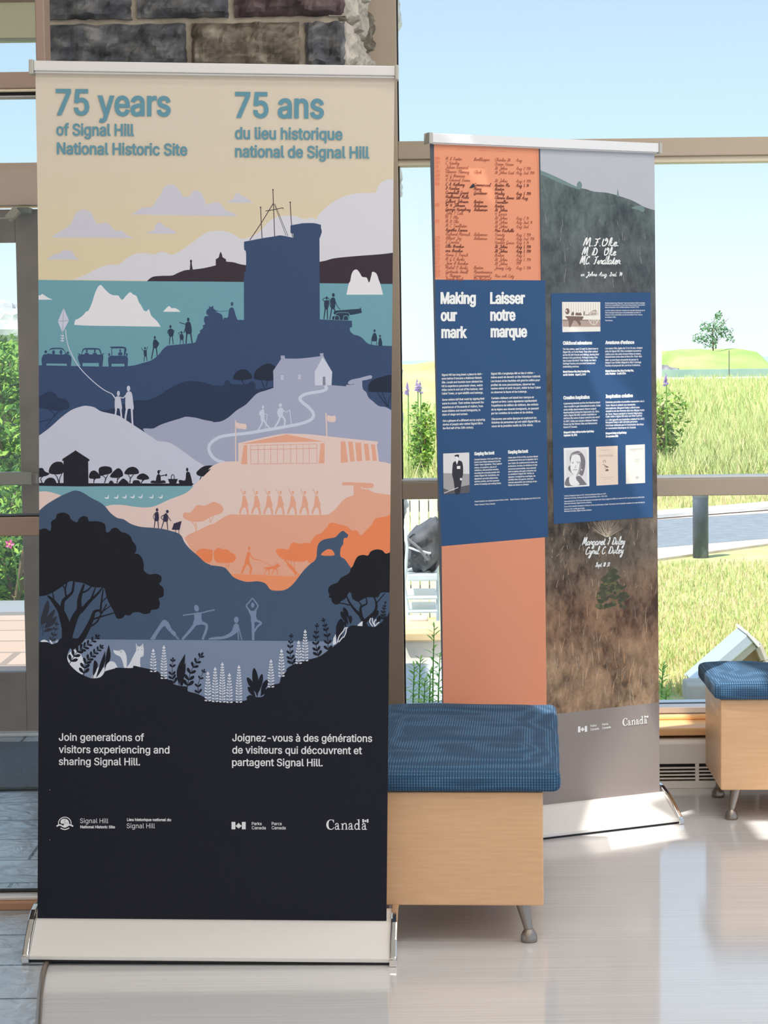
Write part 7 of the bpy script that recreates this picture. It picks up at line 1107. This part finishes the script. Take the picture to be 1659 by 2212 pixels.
# bushes on the slope seen through the outer door
for i, (u, v0, v1, y, lb) in enumerate(((28, 1060, 1325, 13.2, 'leafy green bush with a pink flower beside the flagstone path'), (-30, 1000, 1330, 13.6, 'green bush at the far left beyond the door glass'), (18, 860, 1120, 15.5, 'dense green bush in the middle of the slope outside the door'), (30, 740, 930, 18.0, 'green bush high on the slope outside the door'), (-25, 720, 960, 18.5, 'bush under the rocks at the top left of the slope'))):
    top, bot = at_depth(u, v0, y), at_depth(u, v1, y); rz_ = (top.z - bot.z) / 2
    shrub('shrub', lb, 'bush', (top.x, y, (top.z + bot.z) / 2), (.42 if i < 2 else .5, .4, rz_ * 1.1), 2600, .028 if y < 14 else .034, LF, 40 + i)
# hillside under the bushes and the rock
m = MB(); hm = gm('slope_green', (96, 130, 52), (120, 154, 68), (146, 168, 90), 3)
m.add([(-6, 13.0, -.03), (-1.2, 13.0, -.03), (-1.2, 24, 1.75), (-6, 24, 1.75), (-6, 30, 1.2), (-1.2, 30, 1.2)], [(0, 1, 2, 3), (3, 2, 5, 4)], hm); struct(m.build('hill_slope'), 'green slope outside the door', 'hill')
rk = noise_mat('rock', [(0.3, (150, 148, 150)), (0.5, (190, 186, 186)), (0.75, (226, 222, 220))], nscale=3, rough=.9, bump=.6)
rk2 = noise_mat('rock_dark', [(0.3, (104, 102, 108)), (0.5, (140, 136, 140)), (0.75, (178, 168, 166))], nscale=3, rough=.9, bump=.6)
def boulder(c, rad, seed, label, group=None, rk=rk):
    bm = bmesh.new(); bmesh.ops.create_icosphere(bm, subdivisions=3, radius=1); m = MB(); vs = []
    for v in bm.verts:
        d = 1 + .35 * mnoise.noise(v.co * 1.6 + Vector((seed, 0, 0))) + .12 * mnoise.noise(v.co * 5 + Vector((0, seed, 0))); vs.append((v.co.x * rad[0] * d, v.co.y * rad[1] * d, v.co.z * rad[2] * d))
    m.add(vs, [tuple(q.index for q in f.verts) for f in bm.faces], rk); bm.free(); o = m.build('rock'); o.location = c; return tag(o, label, 'rock', group)
for i, (u, v, y, s_, lb) in enumerate(((20, 712, 23.5, .22, 'grey rock on the crest of the slope beyond the door'), (36, 690, 24.2, .16, 'small pale rock at the right of the crest beyond the door'), (-14, 705, 24, .25, 'rock at the left end of the crest beyond the door'))):
    p = at_depth(u, v, y); boulder(p, (s_ * 1.3, s_, s_), i * 3.3, lb)
fl_m = mat('petal_pink', (226, 96, 160), .6); p = at_depth(21, 1175, 12.75)
t = empty('flower', p); m = MB()
for k in range(5):
    a = k * 1.2566; m.add([(0, 0, 0), (math.cos(a - .5) * .02, -.008, math.sin(a - .5) * .02), (math.cos(a) * .03, -.004, math.sin(a) * .03), (math.cos(a + .5) * .02, -.008, math.sin(a + .5) * .02)], [(0, 1, 2, 3)], fl_m)
m.build('petals', t); m = MB(); m.lathe([(.002, -.005), (.007, 0), (.002, .005)], mat('pollen', (240, 210, 90)), (0, -.01, 0), 8); m.build('flower_centre', t); m = MB(); m.tube([(0, 0, 0), (.01, .1, -.1), (0, .3, -.3)], .004, LF[0], 5); m.build('stalk', t)
tag(t, 'single pink rose flower on the bush outside the door', 'flower')
# bollard
p = on_floor(1513.5, 1205, -.03); t = empty('bollard', (p.x, p.y, -.03)); r_ = 17.0 / F * p.y
bol = noise_mat('bollard_paint', [(0.3, (52, 60, 72)), (0.55, (70, 80, 94)), (0.72, (120, 128, 138))], (1, 1, .6), 9, .5, 7, 0, .8)
m = MB(); m.lathe([(r_, 0), (r_, .46), (r_ * .9, .485), (r_ * .5, .5), (.001, .505)], bol, n=24); m.build('post', t, smooth=True); m = MB(); m.lathe([(r_ * 1.02, .43), (r_ * 1.02, .45)], mat('band_grey', (96, 104, 112), .5), n=24); m.build('cap_band', t)
tag(t, 'dark weathered round bollard at the lawn edge by the footpath', 'bollard')
# far things: mound, tree, rocks, path, post
MX0, MX1 = 19.6, 27.2
m = MB(); hz = gm('far_mound', (150, 178, 96), (166, 190, 108), (184, 200, 128), .3); vs = []; fs = []
for j in range(9):
    for i in range(41):
        x = i / 40; y = j / 8; h = (1.78 * min(1, x / .16, (1 - x) / .10) ** .6 if 0 < x < 1 else 0) * math.sin(math.pi * (.5 * min(1, y * 2.2))) ; vs.append((MX0 + x * (MX1 - MX0), 150 + y * 20, -.03 + h * (1 + .05 * math.sin(x * 19))))
for j in range(8):
    for i in range(40): fs.append((j * 41 + i, j * 41 + i + 1, (j + 1) * 41 + i + 1, (j + 1) * 41 + i))
m.add(vs, fs, hz); struct(m.build('hill_far', smooth=True), 'low green mound on the horizon', 'hill')
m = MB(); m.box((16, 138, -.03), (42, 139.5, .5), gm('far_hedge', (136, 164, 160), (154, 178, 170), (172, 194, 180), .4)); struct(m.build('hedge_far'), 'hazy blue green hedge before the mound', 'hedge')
m = MB(); m.box((14, 128, -.03), (42, 134, .06), gm('far_gravel', (226, 222, 210), (232, 228, 218), (238, 234, 226), 1)); struct(m.build('path_far'), 'white gravel path beyond the meadow', 'path')
m = MB(); vs = []; 
for j in range(7):
    for i in range(31):
        x = i / 30; y = j / 6; vs.append((-4 + x * 11, 95 + y * 14, -.03 + 1.25 * math.sin(math.pi * x) ** .5 * math.sin(math.pi * .5 * min(1, y * 2)) * (1 + .08 * math.sin(x * 23))))
m.add(vs, [(j * 31 + i, j * 31 + i + 1, (j + 1) * 31 + i + 1, (j + 1) * 31 + i) for j in range(6) for i in range(30)], gm('far_heath', (190, 166, 112), (204, 186, 128), (214, 202, 146), .5)); struct(m.build('hill_heath', smooth=True), 'brownish heath rise left of the far banner', 'hill')
for i, (u, v, y, sx_, lb) in enumerate(((1432, 792, 141, .75, 'grey rocks left of the green mound'), (1454, 800, 142.5, .5, 'small grey rock beside the white path'))): boulder(Vector((at_depth(u, v, y).x, y, .28)), (sx_, .5, .5 - .14 * i), i + 8, lb, None, rk2)
def tree(u, v0, v1, y):
    base = at_depth(u, v1, y); top = at_depth(u, v0, y); h = top.z - base.z; t = empty('tree', (base.x, y, base.z - .25)); r = random.Random(4)
    zb = .25
    m = MB(); m.tube([(0, 0, 0), (.02, 0, zb + h * .2), (-.03, 0, zb + h * .5), (.12, 0, zb + h * .8)], [.07, .055, .04, .015], bark, 6)
    for k in range(9):
        a = r.uniform(0, 6.28); z = zb + h * r.uniform(.2, .6); m.tube([(0, 0, z), (math.cos(a) * h * .2, math.sin(a) * .3, z + h * .14), (math.cos(a) * h * .36, math.sin(a) * .5, z + h * r.uniform(.15, .3))], [.02, .014, .006], bark, 5)
    m.build('trunk', t); m = MB(); g_ = [mat('tree_leaf', (92, 140, 88), .8), mat('tree_leaf_light', (128, 168, 116), .8), mat('tree_leaf_dark', (70, 116, 76), .8)]
    for px, pz, rx, n in ((-.02, .48, .28, 130), (-.30, .40, .16, 60), (.26, .52, .18, 70), (.1, .72, .17, 60), (.14, .88, .09, 26), (-.12, .62, .16, 50), (.40, .36, .1, 24), (-.05, .30, .2, 60)):
        foliage(m, (px * h * .95, 0, zb + pz * h), (rx * h, .55, rx * h * .72), n, .042 * h, g_, r)
    m.build('foliage', t, fix=False); return tag(t, 'small windswept tree standing alone on the horizon mound', 'tree')
tree(1540, 666, 772, 159)
p = at_depth(1575, 815, 120); m = MB(); m.tube([(p.x, p.y, -.03), (p.x, p.y, at_depth(1572, 757, 120).z)], .025, mat('post_dark', (90, 90, 90)), 6); tag(m.build('marker_post'), 'thin dark post beside the white path on the right', 'post')
m = MB(); p = at_depth(1424, 815, 118); m.box((p.x - .4, p.y, -.03), (p.x + .14, p.y + .3, at_depth(1424, 745, 118).z), mat('board_white', (226, 232, 232))); tag(m.build('notice_board'), 'white upright board beside the right edge of the far banner', 'board')
# wild shrubs and lupins in the meadow
p = at_depth(1436, 853, 26); shrub('shrub', 'yellow green bush right beside the far banner edge in the meadow', 'bush', (p.x, 26, .50), (.30, .3, .62), 2200, .035, [LF[1], GM[1], LF[0]], 60)
p = at_depth(915, 855, 24); shrub('shrub', 'lime green bush between the front banner and the far banner', 'bush', (p.x, 24, .48), (.16, .25, .58), 1500, .03, [LF[1], LF[0]], 61)
pur = mat('lupin_purple', (176, 152, 206), .7); LP = [mat('plant_lime', (166, 210, 96), .7), mat('plant_green', (126, 182, 74), .7)]
for i, (u, v) in enumerate(((880, 845), (901, 838), (907, 842), (1438, 826))):
    b0 = at_depth(u, v, 24.5); t = empty('lupin', (b0.x, 24.5, -.03)); m = MB(); m.tube([(0, 0, 0), (.01, 0, b0.z + .06)], .006, LF[0], 5); m.build('stem', t); m = MB(); r = random.Random(i)
    for k in range(46):
        q = k / 45; a = r.uniform(0, 6.28); w_ = .03 * (1.1 - q); z = b0.z - .02 + q * .14; m.add([(0, 0, z), (math.cos(a) * w_, math.sin(a) * w_, z + .008), (math.cos(a) * w_ * 1.2, math.sin(a) * w_ * 1.2, z + .02), (0, 0, z + .016)], [(0, 1, 2, 3)], pur)
    m.build('flower_spike', t); tag(t, ['purple lupin left of two others beyond the gap beside the far banner', 'purple lupin in the middle of the gap left of the far banner', 'purple lupin nearest the far banner in the gap', 'pink purple lupin on the bush right of the far banner'][i], 'flower')
# things just outside the lower window, left of the far banner
fw = noise_mat('fence_boards', [(0.3, (214, 206, 196)), (0.7, (236, 230, 222))], (9, 9, .6), 5, .8, 5)
FY = 12.3; fx0, fx1 = at_depth(866, 1200, FY).x - .05, at_depth(950, 1200, FY).x + .2; zt, zb_ = at_depth(905, 1055, FY).z, at_depth(905, 1332, FY).z
t = empty('fence', ((fx0 + fx1) / 2, FY, -.03)); m = MB(); nb = 9; bw = (fx1 - fx0) / nb
for i in range(nb): m.box((fx0 + i * bw + .003 - t.location.x, -.012, .0), (fx0 + (i + 1) * bw - .003 - t.location.x, .012, zt + .03), fw)
m.build('board_panel', t, bevel=.002); 
for z in (.12, zt - .1): m = MB(); m.box((fx0 - t.location.x, .012, z), (fx1 - t.location.x, .05, z + .06), fw); m.build('rail', t)
tag(t, 'low pale fence of upright wooden boards outside the lower window', 'fence')
CYd = 11.2; Qc = lambda u, v, y=CYd: at_depth(u, v, y)
t = empty('cart', (Qc(905, 1330).x, CYd, -.03)); o_ = Vector(t.location)
def tubes(name, runs, r_, mt):
    m = MB()
    for run in runs: m.tube([Qc(u, v, y) - o_ for u, v, y in run], r_, mt, 7)
    return m.build(name, t, smooth=True)
steel = mat('galvanised', (214, 222, 224), .35, .3, .95)
for run in ([(872, 1128, 11.1), (880, 1180, 11.1), (876, 1235, 11.1), (872, 1262, 11.1), (882, 1318, 11.1), (882, 1346, 11.1)], [(946, 1195, 11.45), (944, 1232, 11.45), (946, 1258, 11.45), (946, 1346, 11.45)]):
    m = MB(); q = [Qc(*r_) - o_ for r_ in run]; m.tube(q + [Vector((q[-1].x, q[-1].y, 0))], .009, steel, 7); m.build('side_frame', t, smooth=True)
tubes('top_bar', [[(880, 1182, 11.1), (912, 1192, 11.1), (944, 1212, 11.3)], [(944, 1194, 11.3), (926, 1195, 11.1), (900, 1188, 11.1)]], .006, white_m)
for va, vb in ((1240, 1256), (1288, 1296), (1318, 1325)):
    A, B = Qc(880, va, 11.1) - o_, Qc(945, vb - 2, 11.1) - o_; m = MB(); m.box((A.x, -.12, B.z), (B.x, .28, A.z), steel); m.build('shelf', t, bevel=.006)
tag(t, 'galvanised frame cart with shelves in front of the low pale fence', 'cart')
bagm = noise_mat('tarp', [(0.3, (50, 50, 54)), (0.7, (104, 104, 108))], nscale=9, rough=.7); m = MB(); c0 = Qc(914, 1178)
def bagfn(v):
    q = v.copy(); k = mnoise.noise(Vector((v.x * 22, v.y * 18, v.z * 20))) * .022 + mnoise.noise(Vector((v.x * 60, v.y * 40, v.z * 55))) * .009; q += Vector((k, k, k * 1.4)); q.z += .05 * v.x / .1 * (1 if v.z > .1 else 0); return q
t = empty('bag', (c0.x, CYd + .05, Qc(900, 1232).z)); rbox(m, .19, .24, .23, .07, bagm, 16, bagfn); o = m.build('sack', t, smooth=True); m = MB(); a = Vector((-.08, -.15, .17)); m.tube([a, a + Vector((.06, -.01, -.05)), a + Vector((.1, 0, -.11))], .008, mat('strap_grey', (120, 118, 118)), 6); m.build('strap', t)
tag(t, 'crumpled dark grey sack lying on the galvanised cart', 'bag')
m = MB(); A = Qc(882, 1332, 10.9); B = Qc(924, 1343, 10.9); m.box((A.x, 10.82, -.03), (B.x, 10.97, A.z), gm('log_pink', (206, 180, 160), (220, 196, 178), (230, 210, 194), 9)); o = tag(m.build('timber', bevel=.008), 'short pale timber block in front of the galvanised cart', 'timber')
m = MB(); A = Qc(868, 1350, 10.6); B = Qc(960, 1374, 10.5); m.box((A.x, 10.3, B.z), (B.x + .2, 10.75, A.z), gm('plank_tan', (206, 176, 130), (218, 192, 150), (226, 204, 166), 6)); m.box((A.x, 10.34, -.03), (B.x + .2, 10.75, B.z), gm('riser_pale', (214, 206, 194), (222, 216, 206), (230, 224, 216), 6)); tag(m.build('wooden_step', bevel=.008), 'low tan wooden step in front of the galvanised cart', 'step')
def stem_plant(u, v0, v1, y, label, seed, n=34):
    b0, t0 = at_depth(u - 4, v1, y), at_depth(u, v0, y); t = empty('leafy_plant', (b0.x, y, -.012)); r = random.Random(seed); h = t0.z + .012; lean = t0.x - b0.x
    m = MB(); m.tube([(0, 0, 0), (lean * .35, 0, h * .5), (lean, 0, h)], [.0035, .003, .0015], LF[0], 6); m.build('stem', t); m = MB()
    zlo = max(.05, b0.z - .05)
    for k in range(n):
        q = k / (n - 1); z = zlo + (h - zlo) * q; a = k * 2.4 + r.uniform(-.3, .3); L = .085 * (1 - .62 * q) * r.uniform(.8, 1.15); x0 = lean * (z / h) ** 1.4; w = .0065 * (1.1 - .5 * q)
        ca, sa = math.cos(a), math.sin(a); up = .45 + .5 * q
        P = [Vector((x0 + ca * L * s_, sa * L * s_, z + L * up * s_ - L * .75 * s_ * s_ * (1 - q * .6))) for s_ in (0, .35, .7, 1)]; nn = Vector((-sa, ca, 0))
        m.add([P[0], P[1] + nn * w, P[2] + nn * w * .8, P[3], P[2] - nn * w * .8, P[1] - nn * w], [(0, 1, 5), (1, 2, 4, 5), (2, 3, 4)], LP[k % 2])
    m.build('leaves', t, fix=False); return tag(t, label, 'plant', 'leafy plants outside the window')
for i, a in enumerate(((938, 1352, 1530, 8.6, 'tallest narrow-leaved plant against the lower window left of the far banner'), (895, 1440, 1530, 8.5, 'short leafy plant at the left of the group by the window post'), (908, 1425, 1530, 8.75, 'leafy plant second from the window post, behind the short one'), (930, 1450, 1530, 8.4, 'low bright leafy plant in front of the tallest one'), (950, 1420, 1530, 8.7, 'leafy plant half hidden by the orange panel of the far banner'), (1432, 1440, 1528, 8.8, 'leafy plant right beside the far banner above the wooden ledge'), (1440, 1490, 1528, 8.4, 'low leafy plant at the window foot left of the right-hand bench'), (918, 1470, 1530, 8.3, 'lowest leafy plant at the middle of the window foot'))): stem_plant(*a, 80 + i)
# floodlight on the grass and block behind the right-hand bench
LY = 9.6; A = at_depth(1520, 1436, LY); Bq = at_depth(1600, 1366, LY); t = empty('floodlight', (A.x + .1, LY, -.03)); o_ = Vector(t.location)
ang = math.atan2(Bq.z - A.z, Bq.x - A.x); L = (Bq - A).length + .10; Mx = Matrix.Translation(A - o_ - Vector((.07, 0, .06))) @ Matrix.Rotation(-ang, 4, 'Y')
alu = mat('floodlight_alu', (196, 206, 216), .3, .4, .9); yk = mat('yoke_paint', (198, 188, 180), .4, 0, .9)
m = MB(); m.box((0, -.13, -.045), (L, .13, 0), alu, Mx); m.build('housing', t, bevel=.005); m = MB(); m.box((L, -.14, -.075), (L + .012, .14, .012), mat('rim_white', (226, 226, 224), .4), Mx); m.build('rim', t, bevel=.003)
m = MB(); m.box((.01, -.11, -.075), (L - .005, .11, -.045), mat('lens_cover', (206, 204, 202), .2), Mx); m.build('lens', t)
p0 = at_depth(1604, 1372, LY) - o_; p1 = at_depth(1630, 1388, LY) - o_; p2 = at_depth(1644, 1420, LY) - o_; p3 = at_depth(1647, 1460, LY) - o_; p4 = Vector((p3.x, 0, 0.0))
m = MB()
for (a, b) in zip([p0, p1, p2, p3], [p1, p2, p3, p4]):
    d = (b - a).normalized(); nrm = Vector((d.z, 0, -d.x)) * .016; m.add([a - nrm - Y * .1, a + nrm - Y * .1, a + nrm + Y * .1, a - nrm + Y * .1, b - nrm - Y * .1, b + nrm - Y * .1, b + nrm + Y * .1, b - nrm + Y * .1], [(0, 1, 2, 3), (4, 7, 6, 5), (0, 4, 5, 1), (1, 5, 6, 2), (2, 6, 7, 3), (3, 7, 4, 0)], yk)
m.build('yoke', t); m = MB(); m.add([p0 + Vector((-.02, -.02, -.02)), p1 + Vector((0, -.02, -.02)), p3 + Vector((-.01, -.02, 0)), Vector((p3.x - .22, -.02, p3.z)), p0 + Vector((-.02, .0, -.02)), p1 + Vector((0, 0, -.02)), p3 + Vector((-.01, 0, 0)), Vector((p3.x - .22, 0, p3.z))], [(0, 1, 2, 3), (7, 6, 5, 4), (0, 4, 5, 1), (1, 5, 6, 2), (2, 6, 7, 3), (3, 7, 4, 0)], mat('plate_tan', (186, 164, 144), .5)); m.build('side_plate', t)
tag(t, 'tilted pale metal floodlight on the lawn behind the right-hand bench', 'floodlight')
A = at_depth(1487, 1480, 9.0); B = at_depth(1530, 1560, 9.0); m = MB(); m.box((A.x, 9.0, -.012), (B.x, 9.2, A.z), gm('concrete', (186, 182, 170), (198, 194, 182), (208, 204, 194), 8)); tag(m.build('concrete_block', bevel=.01), 'grey concrete block outside the glass left of the right-hand bench', 'block')
